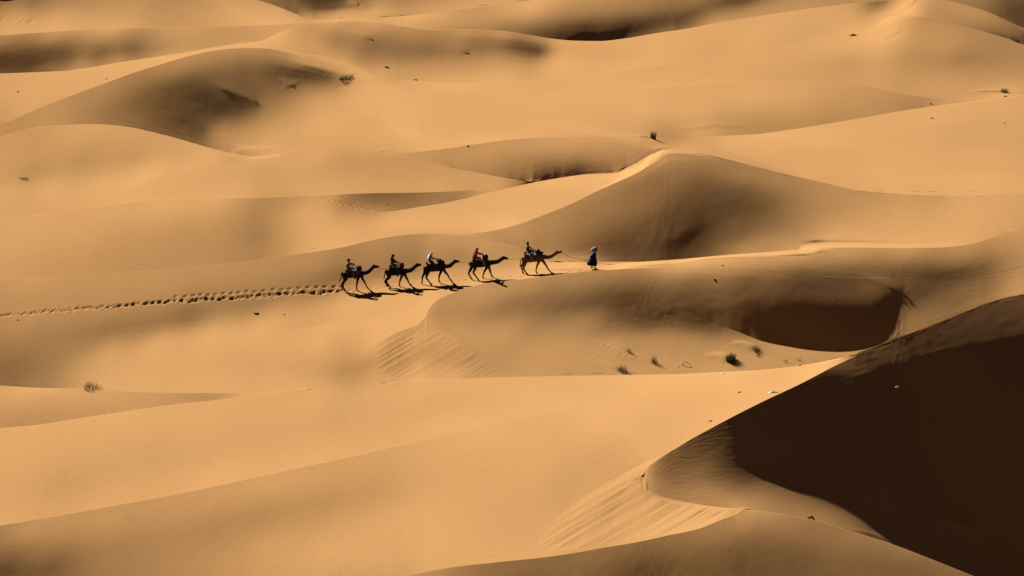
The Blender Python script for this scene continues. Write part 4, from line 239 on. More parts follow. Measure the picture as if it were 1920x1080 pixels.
(15,-1,0,-1,0,-1,-1,0,-1,0,-1,0,-1,-1,-1,0,-1,-1,0,-1,-1,0,-1,1,-1,0,0,1,0,-1,1,-1,1,-1,0,0,0,0,0,0,1,0,-1,0,0,0,0,0,0,0,0,0,0,1,0,-1,0,0,0,0,0,0,0,0,0,0,1,-1,0,0,0,0,0,0,0,0,0,0,1,0,-1,0,0,0,0,0,0,0,0,0,0,1,0,0,0,4,3,3,3,4,3,3,1,2,-1,0,-1,-1,0,1,1,1,3,0,-6,-4,-5,-1,-1,1,1,1,0,1,0,1,-1,-2,-17,3,1,2,2,1,1,3,2,1,2,-26,1,2,2,0,1,-1,0,-2,0,0,0,0,-1,0,0,-1,0,0,-1,-2,-1,-2,-2,-1,-1,-2,-1,-2,-1,0,-5,-3,1,6,10,-1,10,7,4,2,1,1,0,1,1,0,-1,-10,1,0,0,0,0,0,0,1,-1,0,1,0,0,-1,1,0,1,2,1,2,2,1,1,7,8,6,5,-2,-5,-25,-5,-3,0,5,11,22,37,1,4,4,5,8,16,13,-1,-30,-31,-30,-49,0,-1,0,-1,0,0,-1,-1,0,0,0,-1,-1,0,0,2,0,1,2,1,3,3,4,0,44,27,21,14,8,6,7,7,3,-3,-8,-13,-15,-19,-8,4,2,0,7,7,6,7,7,7,7,7,-19,4,1,-5,-5,-9,-11,-12,-12,-12,-11,-12,-3,-21,-16,-12,-8,4,15,23,24,25,24,0,-18,-30,-58,-78,-121,-54,19,30,25,24,21,22),
(14,0,0,-1,0,-1,0,-1,0,-1,-1,-1,0,-2,1,-2,0,-1,-1,0,-1,0,0,-1,1,0,0,0,0,0,0,1,-1,0,1,0,0,0,0,-1,0,0,1,0,0,0,0,0,0,0,0,0,-1,0,0,1,0,0,0,0,0,0,0,0,0,-1,0,1,0,0,0,0,0,0,0,0,0,0,-1,0,1,0,0,0,0,0,0,0,0,0,0,0,0,0,0,2,3,3,3,3,3,4,1,0,0,-1,-1,-1,1,1,1,3,1,0,-4,-4,-3,-2,0,1,1,0,1,0,1,-1,0,-1,-17,0,1,1,0,0,1,0,0,1,0,-7,2,0,0,-1,-1,-1,-3,-1,0,0,0,-2,0,0,0,-1,-1,0,-1,-1,-3,-1,-1,-2,-2,-2,-1,-1,-2,0,-4,-1,2,7,10,1,9,5,5,3,1,0,1,0,1,-1,-1,-4,0,0,1,0,0,0,1,-1,1,0,-1,1,0,1,-1,0,2,3,4,2,3,4,0,9,8,7,4,-1,-5,-23,-11,-6,1,8,16,22,31,0,5,7,15,9,-5,-14,-24,-23,-23,-23,-59,-1,0,0,0,-1,0,0,0,0,0,0,0,0,-1,1,2,4,3,5,6,6,9,10,0,38,23,18,16,13,11,10,5,0,-4,-11,-13,-18,-18,-19,-1,0,0,12,11,11,10,11,11,11,10,-26,-5,-8,-11,-14,-13,-13,-13,-12,-12,-9,-9,-2,-17,-14,-7,1,13,21,22,26,28,30,1,-14,-28,-39,-53,-80,-81,-20,27,18,10,11,14),
(15,-1,0,0,-1,-1,0,-1,-1,-1,0,-1,-1,0,-2,0,-1,-1,0,-1,0,-1,0,0,-1,0,0,0,0,1,0,-1,1,0,-1,1,0,0,0,1,-1,0,0,0,0,0,0,0,0,0,0,0,1,0,-1,0,0,0,0,0,0,0,0,0,0,1,0,-1,0,0,0,0,0,0,0,0,0,0,1,0,0,-1,0,0,0,0,0,0,0,0,0,0,1,1,0,2,2,3,3,3,3,2,2,1,0,-1,-1,0,-1,1,3,1,2,0,-4,-3,-2,-1,0,1,0,1,0,0,0,0,-1,-1,-17,0,0,0,0,1,0,0,0,0,0,0,-1,-1,-2,-1,-3,-2,-1,-2,0,-1,-1,1,-1,-1,-1,0,0,0,-2,-2,-1,-2,-2,-2,-1,-1,-1,-2,0,0,-4,0,5,7,8,0,5,7,6,5,0,1,1,2,-1,0,-2,4,-1,1,0,1,-1,1,0,0,0,1,1,-1,1,0,0,0,4,3,4,5,3,6,0,8,9,6,1,-2,-4,-20,-11,-4,2,9,13,14,-1,5,7,3,-8,-9,-8,-9,-17,-11,-8,-9,-76,1,1,1,0,1,1,1,1,0,0,1,1,1,1,0,5,7,8,9,9,9,8,6,0,28,20,15,16,18,17,10,6,-1,-7,-10,-16,-16,-19,-42,2,2,0,16,17,17,18,16,14,11,10,-43,-19,-20,-17,-15,-15,-13,-10,-10,-7,-7,-5,-3,-13,-8,-2,10,16,19,22,23,24,29,10,-14,-12,-25,-45,-48,-53,-24,1,5,0,-2,1),
(14,0,-1,0,-1,0,-1,0,-1,0,-1,-1,-1,-1,0,-1,-1,-1,-1,-1,-1,0,-1,0,1,0,0,0,-1,0,0,1,-1,1,0,0,0,0,0,0,1,0,-1,0,0,0,0,0,0,0,0,0,0,0,1,0,0,-1,0,0,0,0,0,0,0,0,0,1,0,0,0,0,-1,0,0,0,0,0,0,0,0,1,0,0,0,0,0,-1,0,0,0,1,0,0,0,2,3,3,3,2,3,2,2,0,1,0,0,-1,1,0,1,1,0,1,-2,-2,0,-1,0,0,0,-1,0,0,1,0,-1,-2,-17,0,0,0,0,0,0,-1,0,0,-1,0,-1,-2,-2,-2,-2,-2,-3,-2,0,0,0,-1,0,-1,0,0,-1,0,-2,-1,-1,-2,-1,-1,-2,-1,-2,0,-1,0,0,2,6,8,5,-1,1,5,9,6,4,1,0,0,0,-3,-2,9,1,0,0,0,1,0,0,1,0,0,0,1,0,0,1,0,3,4,4,5,6,4,0,8,7,5,1,-1,-4,-15,-10,-3,6,10,10,2,-26,8,-2,-2,-2,-1,-6,-14,-9,-15,-19,-4,-52,2,1,1,2,1,1,1,1,3,1,2,1,2,2,0,9,9,10,7,6,5,3,2,0,17,16,11,13,17,20,16,7,2,-5,-10,-14,-14,-10,-39,6,5,-1,29,25,12,-1,-10,-16,-18,-22,-13,-19,-15,-13,-11,-8,-6,-6,-2,-2,-1,0,-4,-9,-2,6,12,16,17,19,20,21,20,21,-12,-11,-29,-21,-26,-22,-12,-1,-8,-10,-10,-8),
(15,0,-1,-1,0,0,-1,-1,0,-2,0,-1,-1,0,-2,-1,-1,0,-2,0,-1,-1,0,0,-1,0,0,0,1,0,0,-1,1,0,0,1,0,0,0,-1,0,0,1,0,0,0,0,0,0,0,0,0,0,0,0,-1,0,1,0,0,0,0,0,0,0,0,0,0,0,0,0,-1,1,0,0,0,0,0,0,0,0,0,0,0,0,0,0,0,0,0,0,0,1,0,0,3,2,2,3,3,2,1,1,2,0,0,1,1,-1,1,0,1,-1,0,-1,0,0,0,0,-1,-1,0,-1,0,0,0,-1,-2,-19,0,-1,0,0,-1,0,0,-1,0,0,0,-3,-2,-3,-3,-2,-2,-1,-1,0,-2,0,0,-1,1,-1,-1,1,-1,-1,-1,-1,-1,-2,-1,0,-1,0,0,-1,0,3,7,9,8,4,1,-2,-1,6,6,6,2,1,-3,-2,-3,-4,11,0,1,0,0,0,1,0,0,0,1,0,0,0,1,0,0,3,3,3,4,5,6,0,7,7,4,1,-2,-1,-9,-7,1,7,9,5,-7,-28,7,-13,-7,-8,-14,-12,-3,-3,-2,-1,-16,-19,2,3,2,3,3,2,3,3,2,3,3,3,3,2,0,8,6,4,4,2,1,0,1,-1,7,7,10,14,20,22,17,9,2,-5,-9,-11,-9,2,-44,-2,-1,0,32,-11,-21,-26,-28,-29,-32,-31,1,-4,-2,-1,1,2,3,6,5,7,8,8,-3,-2,4,10,14,15,17,18,17,18,16,33,-9,-10,-7,-33,-20,-13,-5,4,-6,-10,-12,-11),
(15,-1,0,-1,0,-1,0,-1,-1,0,-2,0,-1,-1,-1,-1,-1,-1,-1,-1,-1,0,-1,-1,0,0,0,0,0,0,0,1,0,0,1,0,0,0,0,1,0,0,0,0,0,0,0,0,0,-1,0,0,0,0,0,1,0,0,0,0,0,0,0,0,0,0,0,-1,0,0,0,1,0,0,0,0,0,0,0,0,0,0,0,0,-1,0,0,1,0,0,0,0,1,0,0,2,3,4,3,2,1,1,0,0,0,2,0,1,3,0,0,-1,-1,-1,2,-1,-1,0,-1,-1,0,-2,0,0,-1,0,0,-1,-24,-1,0,-1,-1,0,-1,0,0,-2,0,0,-3,-4,-2,-2,-2,-2,-1,-1,0,1,-1,0,0,-1,0,1,-1,1,-1,0,-1,0,0,-1,0,0,0,0,1,0,4,11,12,9,8,-1,-3,-3,0,4,4,3,-2,-2,-4,-4,-6,8,1,-1,1,0,1,-1,1,0,1,-1,1,0,1,-1,1,0,2,2,2,3,5,5,0,7,6,5,1,-1,-1,-1,-5,5,9,4,-2,-15,-31,8,-4,-10,-9,-3,-2,-1,0,0,0,0,1,1,1,2,2,1,2,1,1,1,2,0,1,0,2,-1,4,2,1,-1,0,0,0,0,0,0,2,9,17,24,22,16,7,0,-5,-8,-10,-5,14,-31,-3,-21,0,-19,-17,-24,-27,-30,-31,-32,-32,3,5,5,7,7,8,9,8,9,9,9,10,-3,4,8,12,13,15,17,17,18,19,18,47,-9,-10,-10,-10,-21,-26,-9,3,0,-5,-8,-7),
(14,0,0,0,-1,-1,-1,0,-1,0,-1,-1,-1,-1,-1,-1,-1,-2,0,-2,0,-2,0,0,0,0,0,0,0,0,0,0,0,1,1,1,0,0,0,-1,0,0,0,0,0,0,0,0,0,1,0,0,0,0,0,0,0,0,-1,0,0,0,0,0,0,0,0,1,0,0,0,0,0,0,0,0,0,0,-1,0,0,0,0,0,1,0,0,0,0,0,0,1,-1,1,0,2,3,4,3,2,1,0,1,-1,1,0,2,2,1,1,0,-1,-2,0,0,0,-1,-1,-1,-1,-2,0,-1,-1,1,1,0,1,-32,-1,-1,-1,-1,-1,-1,-1,-1,0,-1,0,-4,-2,-2,-1,-1,1,0,1,0,-1,0,0,0,0,0,-1,0,0,1,1,0,1,0,1,-1,1,0,1,1,0,6,9,14,11,8,0,-5,-4,0,1,2,0,-1,-5,-6,-6,-6,2,-1,1,0,1,-1,1,0,1,-1,1,0,1,-1,1,0,0,2,1,2,3,4,5,0,7,6,5,3,1,1,-1,1,9,8,2,-10,-21,-26,45,-1,-2,-1,-1,-1,-1,-1,-1,0,-1,-1,0,-1,0,-2,0,-1,0,-1,0,-2,-1,0,-1,-1,0,0,-1,-2,0,-2,-1,-1,-1,0,-3,2,9,17,20,18,12,6,-3,-5,-7,-4,1,24,-11,-8,-11,2,-25,-25,-29,-31,-33,-32,-28,-26,-4,9,8,9,9,10,9,9,10,9,10,10,-5,-1,6,9,12,13,14,16,17,20,36,44,-9,-6,1,-2,-19,-27,-18,0,0,-4,-4,-3),
(15,0,-1,0,-1,0,-1,-1,0,-2,0,-1,-1,-1,-1,-1,-2,0,-2,-1,-1,-1,0,-1,-1,0,0,0,1,0,0,1,1,0,1,0,0,0,0,1,-1,0,0,0,0,0,0,0,0,0,0,0,0,0,0,0,0,0,1,0,0,0,-1,0,0,0,0,0,0,0,0,0,0,0,0,0,0,0,1,0,0,0,0,0,-1,0,0,0,0,0,0,0,1,1,0,2,3,3,3,3,1,1,-1,1,0,1,1,2,1,1,-1,-1,-2,0,0,-1,0,-1,-2,-1,-1,-2,0,0,1,2,4,9,-57,0,0,-1,0,-1,-1,0,-1,0,-1,0,0,0,1,1,2,0,2,0,1,0,0,0,0,0,0,0,0,0,1,-1,1,0,1,0,1,-1,2,-1,1,0,5,10,11,10,11,0,-6,-3,-1,1,0,-1,-6,-6,-7,-7,-8,-8,1,0,0,0,1,0,0,0,1,0,0,0,1,0,0,0,2,2,2,3,4,5,-1,6,7,7,4,4,3,1,3,10,5,-7,-14,-19,-17,47,-1,-1,-1,-1,0,-1,0,0,-2,0,0,0,0,-1,0,0,0,-1,0,0,0,0,-1,1,-1,0,-3,-3,-2,-3,-1,-3,-1,-2,0,-3,3,10,15,17,13,8,2,0,-2,0,-2,-2,25,-10,-39,30,15,-22,-29,-29,-29,-25,-22,-16,-6,-8,7,8,7,7,6,8,7,7,8,7,6,-5,-5,1,5,7,10,12,14,17,25,34,11,1,7,11,13,-12,-23,-14,-3,-4,-5,-4,-3),
(16,-1,-1,0,0,-1,0,-1,-1,0,-1,-2,0,-2,-1,-1,-1,-2,-1,-1,-1,-1,-2,0,0,0,0,0,0,0,1,0,0,1,0,1,0,0,0,0,1,0,0,0,0,0,0,0,0,0,0,-1,0,0,0,0,0,0,0,0,0,0,1,0,0,0,0,0,0,0,0,0,0,0,0,0,0,-1,0,0,0,0,0,0,1,0,0,0,0,0,0,0,1,0,0,2,3,3,4,2,2,0,1,0,1,1,1,1,2,0,-1,-2,-2,-1,0,-1,-2,-1,0,-1,-1,-1,0,1,2,5,10,15,-91,3,2,2,0,2,2,0,2,0,1,1,5,4,2,1,1,1,-1,1,-1,0,0,-1,0,0,0,0,0,0,-2,0,0,0,-1,0,1,1,-1,1,1,0,5,8,10,9,10,0,-5,-3,0,2,-1,-4,-7,-8,-8,-7,-8,-20,1,0,0,0,0,0,1,0,0,0,0,1,0,0,0,0,2,3,4,6,6,6,0,5,5,5,6,5,6,-1,8,13,0,-13,-18,-16,-11,39,-1,1,-1,0,-1,0,-1,0,0,-1,0,-1,1,0,0,-1,0,0,0,0,0,0,0,-1,0,0,-3,-4,-3,-3,-3,-2,-2,0,0,1,6,9,13,11,9,4,3,2,3,6,8,0,13,-22,21,9,12,-36,-31,-24,-19,-14,-6,2,18,-8,4,4,5,5,4,5,5,4,5,4,5,-11,-4,1,3,7,10,13,14,16,15,-3,-9,42,21,12,11,-12,-27,-22,-5,-1,-1,-2,0),
(15,0,0,-1,0,-1,0,0,-1,-2,0,-1,-1,-1,-1,-2,-1,-1,-1,-2,-2,-1,0,-1,0,-1,0,1,-1,1,0,1,1,0,1,0,0,0,0,0,0,0,0,0,0,0,0,-1,0,0,0,1,0,0,0,0,0,0,0,0,0,0,0,0,0,0,0,0,0,0,0,0,0,0,0,0,-1,1,0,0,0,0,0,0,0,0,0,0,0,0,0,1,0,0,0,2,2,3,3,3,2,2,1,2,1,1,1,1,-1,0,-1,-2,-1,-2,-2,-1,-1,0,0,0,-1,1,0,2,2,3,-1,-23,5,-2,-1,0,0,0,-1,0,-1,1,0,-1,-2,-2,-1,-1,-1,-2,-1,-1,0,0,0,-1,0,-1,0,-1,0,0,-1,-1,-1,-1,1,0,0,0,1,1,-1,1,4,7,7,7,8,0,-2,-1,2,2,-2,-7,-7,-10,-8,-9,-7,-29,-1,0,1,0,1,0,-1,1,0,1,0,-1,1,0,1,-1,4,4,7,8,10,9,0,7,4,1,3,5,6,0,15,13,-3,-17,-21,-18,-8,34,0,-1,0,-1,0,-1,0,-1,0,0,0,0,-1,0,0,0,0,0,0,-1,0,0,0,0,0,0,-6,-3,-4,-3,-3,-1,0,1,0,5,7,8,8,8,5,4,3,6,10,14,16,13,5,2,9,-16,6,-46,-23,-16,-10,-3,7,21,52,5,5,4,3,4,5,3,5,5,4,6,4,17,4,2,3,0,-2,-5,-7,-10,-19,-21,-71,74,27,16,10,-1,-8,-2,2,-4,-4,-4,-1),
(16,0,0,-1,-1,0,-1,-1,0,0,-2,0,-1,-1,-2,-1,-1,-2,-2,-1,-1,-1,-2,-1,0,0,0,0,1,0,1,0,0,1,0,1,0,0,0,0,-1,0,0,0,0,0,0,1,0,0,0,0,0,0,0,0,0,0,0,0,0,0,0,0,0,0,0,0,0,0,0,-1,0,0,0,0,1,0,0,0,0,0,0,0,0,0,0,0,0,0,0,0,0,0,0,1,2,2,3,4,3,2,3,2,2,0,1,0,0,-2,-1,-2,-1,-1,-4,-2,1,0,2,1,2,1,1,1,0,-1,-6,-13,0,0,-1,0,0,-1,0,0,0,-1,-1,1,-1,-1,-1,-1,-2,0,-1,-1,0,0,-1,0,-1,1,-1,0,-1,0,-1,0,-1,0,-1,0,0,1,1,0,2,-1,4,3,3,4,3,0,2,2,2,0,-3,-6,-9,-9,-9,-7,-6,-37,1,0,0,0,0,1,0,0,1,-1,1,0,0,1,-1,1,5,9,11,12,11,11,0,7,3,0,0,4,3,-1,22,12,-5,-18,-24,-20,-9,28,0,-1,0,0,-1,0,0,-1,0,0,0,-1,0,0,0,-1,0,0,0,-1,0,0,-1,0,0,0,-4,-5,-4,-3,-1,1,2,2,1,6,6,6,4,3,3,6,9,12,19,21,21,18,-5,0,-40,-9,13,-27,-7,-5,-5,2,10,25,54,6,4,6,5,4,5,4,4,4,3,3,5,3,-6,-7,-7,-7,-8,-7,-8,-7,-8,-7,-99,70,24,12,5,4,4,9,10,2,-4,-2,-1),
(16,-1,0,0,0,0,-1,0,-1,-1,-1,-1,-1,-1,0,-2,-1,-1,-2,-1,-2,-2,-1,0,-1,0,0,0,1,0,0,1,0,1,0,0,0,0,0,0,1,0,0,0,0,0,0,0,0,0,0,0,0,0,0,0,0,-1,0,0,0,0,0,0,0,0,0,0,0,0,0,1,0,0,0,0,0,0,0,0,0,0,0,0,0,0,0,0,0,0,0,0,0,0,0,2,0,3,3,3,3,3,1,2,1,2,0,0,0,-1,-2,0,1,-3,-4,-1,-1,1,1,3,3,3,3,2,1,-4,-8,-9,0,-1,0,-1,0,0,0,-1,0,-1,1,-1,-1,0,-1,-1,0,-1,-1,-1,0,-1,0,0,0,-1,0,0,-1,0,0,-1,-1,0,0,1,1,0,1,1,1,0,4,0,-2,-1,-6,0,3,1,3,2,-4,-7,-8,-7,-7,-7,-5,-39,0,1,0,1,0,0,1,-1,0,1,0,1,0,0,1,0,8,12,15,17,17,12,1,5,3,-1,-1,-2,-1,1,25,4,-10,-15,-18,-17,-10,13,-1,1,-1,0,0,-1,0,0,0,-1,0,1,-1,0,-1,1,-1,0,0,0,0,-1,1,-1,0,0,-4,-4,-4,-2,1,3,5,6,0,4,2,2,1,0,0,2,9,16,21,24,24,23,2,0,-58,-20,27,3,6,0,-2,-2,3,11,14,6,3,2,2,3,2,3,2,2,2,2,2,-1,-8,-7,-8,-8,-7,-8,-7,-8,-8,-8,-49,85,18,5,0,-3,1,0,6,5,3,2,3),
(17,0,-1,0,-1,0,-1,0,-1,0,-1,0,-2,-1,-1,-1,-2,-1,-1,-2,-2,-1,-1,-1,1,0,0,0,0,1,1,-1,1,0,1,0,0,0,0,0,0,0,0,0,0,0,0,-1,0,0,0,0,0,0,0,0,0,1,0,0,0,0,0,0,0,0,0,0,0,0,0,0,0,0,0,0,0,0,0,0,0,0,0,0,0,0,-1,0,0,0,0,1,0,1,0,1,2,2,2,2,2,2,2,1,1,1,2,0,-1,0,0,1,1,-3,-3,-2,-1,2,2,3,3,5,4,2,1,-4,-8,-7,1,-1,0,0,0,-1,0,0,-1,1,-1,0,0,-1,-1,-1,-1,0,-1,0,0,0,-1,0,-1,0,-1,0,0,1,-1,-1,1,0,0,0,0,2,0,2,1,0,3,-1,-5,-9,-16,0,1,0,3,1,-4,-5,-5,-6,-5,-3,-1,-39,0,0,1,0,0,0,1,1,0,1,0,0,1,0,0,0,12,16,20,25,22,19,0,10,1,-2,-5,-6,-8,-4,18,-5,-13,-13,-11,-10,-11,1,0,-1,1,-1,0,1,-1,0,-1,0,1,-1,0,0,0,0,0,-1,0,0,-1,1,-1,1,-1,0,-4,-5,-4,0,4,7,6,5,-1,1,-1,-3,-2,-4,-4,1,8,15,19,23,27,26,2,-1,-54,-21,31,28,17,6,-1,-3,-6,-11,-57,-6,3,3,4,3,3,3,3,2,1,0,-1,-15,1,0,1,1,1,0,1,0,1,1,-24,50,10,0,0,-3,10,12,7,1,0,1,2),
(16,0,0,-1,0,0,0,-1,0,-1,0,-2,0,-1,-1,-1,-1,-2,-1,-2,-1,-2,-1,0,0,0,0,1,0,0,0,1,0,0,0,1,0,0,0,0,-1,0,0,0,0,0,0,1,0,0,0,0,0,0,0,0,0,0,0,0,0,0,0,0,0,0,0,0,0,0,0,0,0,0,0,0,0,0,0,0,-1,0,0,0,0,0,1,0,0,0,0,0,0,0,0,2,3,2,2,2,1,1,1,0,1,1,1,1,0,1,1,1,2,-3,-2,-1,0,0,3,3,5,4,3,3,-1,-3,-7,-5,-1,1,0,-1,0,0,-1,1,0,-1,0,0,-1,-1,0,0,-1,-1,0,-2,1,-1,0,0,0,-1,1,-1,0,-1,0,0,-1,0,1,1,1,0,2,1,1,0,1,-2,-7,-12,-22,0,-5,-5,1,3,-1,-4,-4,-2,-1,-1,1,-28,1,0,0,1,1,1,-1,1,1,0,1,1,0,1,1,0,16,20,24,27,28,20,0,9,2,-3,-6,-8,-11,-10,1,-14,-14,-8,-6,-6,-10,-6,0,0,-1,0,0,-1,0,0,0,0,-1,1,0,-1,0,0,0,0,-1,1,0,-1,0,0,0,0,-6,-6,-2,4,9,7,3,0,0,-4,-6,-6,-7,-8,-7,-2,7,13,18,22,24,24,6,0,-36,-13,28,44,19,6,0,-7,-12,-23,-46,-2,3,4,3,2,-2,-2,-5,-5,-5,-5,-6,-4,0,1,0,1,0,1,0,1,1,0,1,41,16,2,-1,-3,2,-1,3,2,2,3,3),
(16,-1,1,0,0,-1,0,-1,0,-1,0,0,-1,-1,-1,-1,-1,-1,-2,-1,-2,-1,-1,-1,0,1,0,0,0,1,0,0,1,-1,1,-1,0,0,0,0,1,0,0,0,0,0,0,0,0,0,0,0,0,0,0,0,0,0,0,0,0,0,0,0,-1,0,0,0,0,0,0,0,0,0,0,0,0,0,0,0,1,0,0,0,0,0,0,0,0,0,0,0,1,0,0,2,2,2,1,2,1,0,0,1,1,1,0,1,2,1,1,2,3,-3,-1,-2,1,2,1,4,4,3,3,1,-2,-5,-5,-4,0,-1,0,0,0,0,0,-1,0,1,0,0,-1,0,-1,-1,-1,-1,-1,-1,0,0,0,-1,0,0,-1,0,-1,1,-2,-1,0,0,-1,0,1,1,1,1,1,0,2,-2,-9,-15,-18,0,-10,-5,0,0,-3,-3,0,1,1,3,5,-7,1,1,1,0,1,1,1,1,1,0,1,1,1,1,0,0,21,24,26,27,21,12,1,0,-3,-5,-6,-7,-6,-11,-10,-17,-15,-7,-4,-4,-9,-7,-1,0,0,0,0,0,0,-1,0,0,0,-1,0,1,0,-1,0,0,0,-1,0,0,1,-1,0,0,-8,-5,1,9,10,4,-1,-6,0,-9,-9,-12,-14,-16,-12,-1,7,14,18,22,22,19,5,0,-12,9,46,50,11,-1,-7,-15,-21,-23,-19,0,2,-2,-3,-4,-2,-2,1,0,2,2,3,0,0,0,0,0,0,0,0,0,0,-1,0,9,5,3,4,1,4,-4,-2,-2,0,0,4),
(15,0,0,0,0,0,0,0,-1,0,-1,0,-1,0,-1,-1,-1,-2,-1,-1,-2,-1,-1,0,0,0,0,0,0,0,0,0,0,1,-1,1,0,0,0,0,0,0,0,0,0,0,0,0,0,0,0,0,0,0,0,0,0,0,0,0,0,0,0,0,1,0,0,0,0,-1,0,0,0,0,0,0,0,0,0,0,0,0,0,0,0,0,0,0,0,0,0,0,0,1,0,2,3,1,2,0,0,0,1,0,1,2,1,1,1,1,2,3,2,-2,-2,1,0,2,3,3,3,2,0,-3,-4,-6,-5,-2,0,0,0,0,-1,1,0,0,0,-1,0,1,-1,-1,0,-1,0,-2,-1,-1,-1,0,-1,0,-1,0,-1,0,0,-1,-1,-1,-2,-1,-1,0,-1,0,0,0,1,0,1,-3,-8,-12,-11,0,-9,-5,0,1,-3,-1,1,3,5,6,8,13,0,2,0,2,1,0,2,1,0,2,1,1,0,1,2,0,23,25,27,21,12,0,0,-6,-8,-7,-5,-5,-6,-8,-16,-19,-12,-7,-3,-5,-9,-5,0,0,0,-1,0,0,-1,1,-1,0,0,0,0,-1,0,0,0,0,0,0,0,0,-1,0,0,0,-7,-4,4,14,7,0,-10,-14,1,-13,-17,-21,-24,-16,-3,6,11,17,20,20,21,15,7,0,-2,24,68,59,7,-11,-20,-24,-27,-27,-10,1,-3,0,2,3,5,4,3,5,3,3,3,-1,0,0,0,0,-1,-1,-2,-3,-3,-2,-1,-10,0,4,8,9,3,-5,-4,-4,-5,-1,0),
(13,1,-1,1,0,0,0,0,0,0,0,-2,0,-1,0,-1,-1,0,-2,-1,-1,-2,-2,1,0,-1,0,0,0,0,0,1,0,0,1,0,0,0,0,0,0,0,0,0,0,0,0,0,0,0,0,-1,0,0,0,0,0,0,0,0,0,0,0,0,0,0,0,0,0,1,0,0,0,0,0,0,0,0,0,0,0,0,0,0,0,0,0,0,0,0,0,0,1,0,0,2,2,2,-1,0,0,1,0,2,1,1,2,1,2,1,2,2,3,-3,1,-1,2,2,3,1,0,0,-3,-4,-7,-7,-6,-3,0,0,0,0,1,-1,0,1,0,0,0,-1,0,0,-2,-1,-2,-1,-2,-2,0,-1,0,-1,0,-1,0,-1,0,0,-2,-2,-2,-2,-1,-3,-1,-1,-1,-1,-1,-1,4,0,-5,-7,-3,0,-7,-4,-1,2,0,0,2,5,6,7,10,34,2,0,2,0,1,1,1,0,2,0,1,1,2,0,1,0,22,24,25,17,3,-7,-1,-10,-10,-7,-6,-5,-4,-8,-18,-18,-12,-6,-4,-6,-9,-4,0,-1,0,0,-1,0,0,0,0,-1,1,-1,0,0,0,0,0,0,0,-1,0,0,0,0,0,0,-7,-2,9,13,5,-11,-18,-29,0,-22,-27,-24,-11,2,7,9,14,15,18,19,16,13,10,0,14,39,41,71,16,-9,-21,-30,-35,-34,-15,2,10,10,9,9,6,3,3,0,0,-2,-1,-1,-3,-3,-4,-4,-3,-4,-3,-3,-3,-3,0,-15,7,11,17,17,2,-7,-7,-6,-5,-4,-2),
(12,0,1,-1,0,0,0,0,0,0,0,1,-1,0,-1,0,-1,-1,-1,-2,-1,-2,0,-1,-1,-1,0,0,1,0,0,0,0,1,0,1,0,0,0,0,0,0,0,0,0,0,0,0,0,0,0,1,0,0,0,0,0,0,0,0,0,0,0,0,0,0,0,0,0,0,0,0,0,0,0,0,0,0,0,0,-1,0,0,0,0,0,0,0,0,0,0,1,0,1,0,3,1,0,-1,-1,0,-1,2,1,3,2,1,2,1,2,1,3,3,-2,0,2,1,1,1,1,-1,-3,-5,-7,-7,-7,-6,-4,0,1,-1,1,-1,1,0,0,0,1,0,0,0,-1,-1,-2,-2,-3,-4,-4,0,0,0,-1,-1,0,-1,-1,0,-1,-1,-2,-1,-3,-2,-2,-4,-4,-4,-4,-6,15,3,1,-2,-2,0,0,-4,-1,-2,2,4,4,4,6,6,9,10,37,0,1,0,1,0,1,0,2,0,1,1,0,0,2,0,0,18,23,21,10,-2,-8,10,-16,-11,-7,-5,-4,-3,-6,-20,-17,-10,-5,-3,-6,-9,-7,0,0,-1,1,0,-1,0,-1,0,1,-1,1,0,0,0,0,1,0,0,1,0,0,0,1,0,0,-8,-4,8,11,-6,-21,-37,-49,-1,-21,-11,0,6,7,9,12,14,14,12,12,12,10,12,1,35,61,-9,66,25,-4,-14,-23,-28,-34,-32,3,12,11,12,13,5,1,-2,-2,-1,-1,-1,-3,-5,-4,-4,-4,-4,-3,-3,-2,-3,-2,0,-28,16,22,24,24,2,-9,-9,-8,-8,-5,-4),
(10,1,-1,1,0,0,0,0,0,0,0,-1,1,-1,-1,0,0,-1,0,-1,-1,-2,0,-1,-3,-2,0,1,-1,1,1,0,2,1,1,1,0,0,0,0,0,0,0,0,0,0,0,0,0,0,0,0,0,0,0,0,0,0,0,0,0,0,0,0,0,0,0,0,0,0,0,0,0,0,0,0,0,0,0,0,1,0,0,0,0,0,0,0,0,0,0,0,0,0,0,2,1,-1,-1,-2,-1,1,0,2,1,2,3,1,2,2,3,3,4,-3,0,1,2,2,0,-1,-3,-6,-6,-7,-7,-5,-3,2,-2,0,1,0,1,0,1,0,1,0,0,1,2,-1,-2,-4,-4,-5,-4,-4,0,-1,-1,0,0,-1,0,-1,-1,1,-1,-1,-2,-1,-2,-3,-2,-3,-4,-4,-3,2,8,2,-2,-4,-2,0,0,1,3,1,6,6,7,6,8,9,10,20,1,0,0,1,0,1,0,0,0,1,-1,1,1,-1,1,0,11,15,16,6,-5,-7,29,-18,-10,-6,-3,-2,-2,-5,-20,-14,-8,-3,-4,-6,-8,-7,-1,0,0,-1,0,0,0,0,0,-1,0,0,1,0,0,0,-1,0,0,0,0,0,0,-1,1,-2,-3,-3,6,2,-21,-43,-49,-34,0,3,7,8,9,12,14,13,11,10,9,8,7,10,14,-1,57,55,-36,47,36,1,-11,-13,-18,-22,-38,-2,14,15,8,-5,-6,-3,-2,1,1,6,8,1,-2,-3,-1,-2,-1,-2,-2,-1,-1,-2,0,-39,11,24,28,23,3,-10,-9,-11,-8,-7,-5),
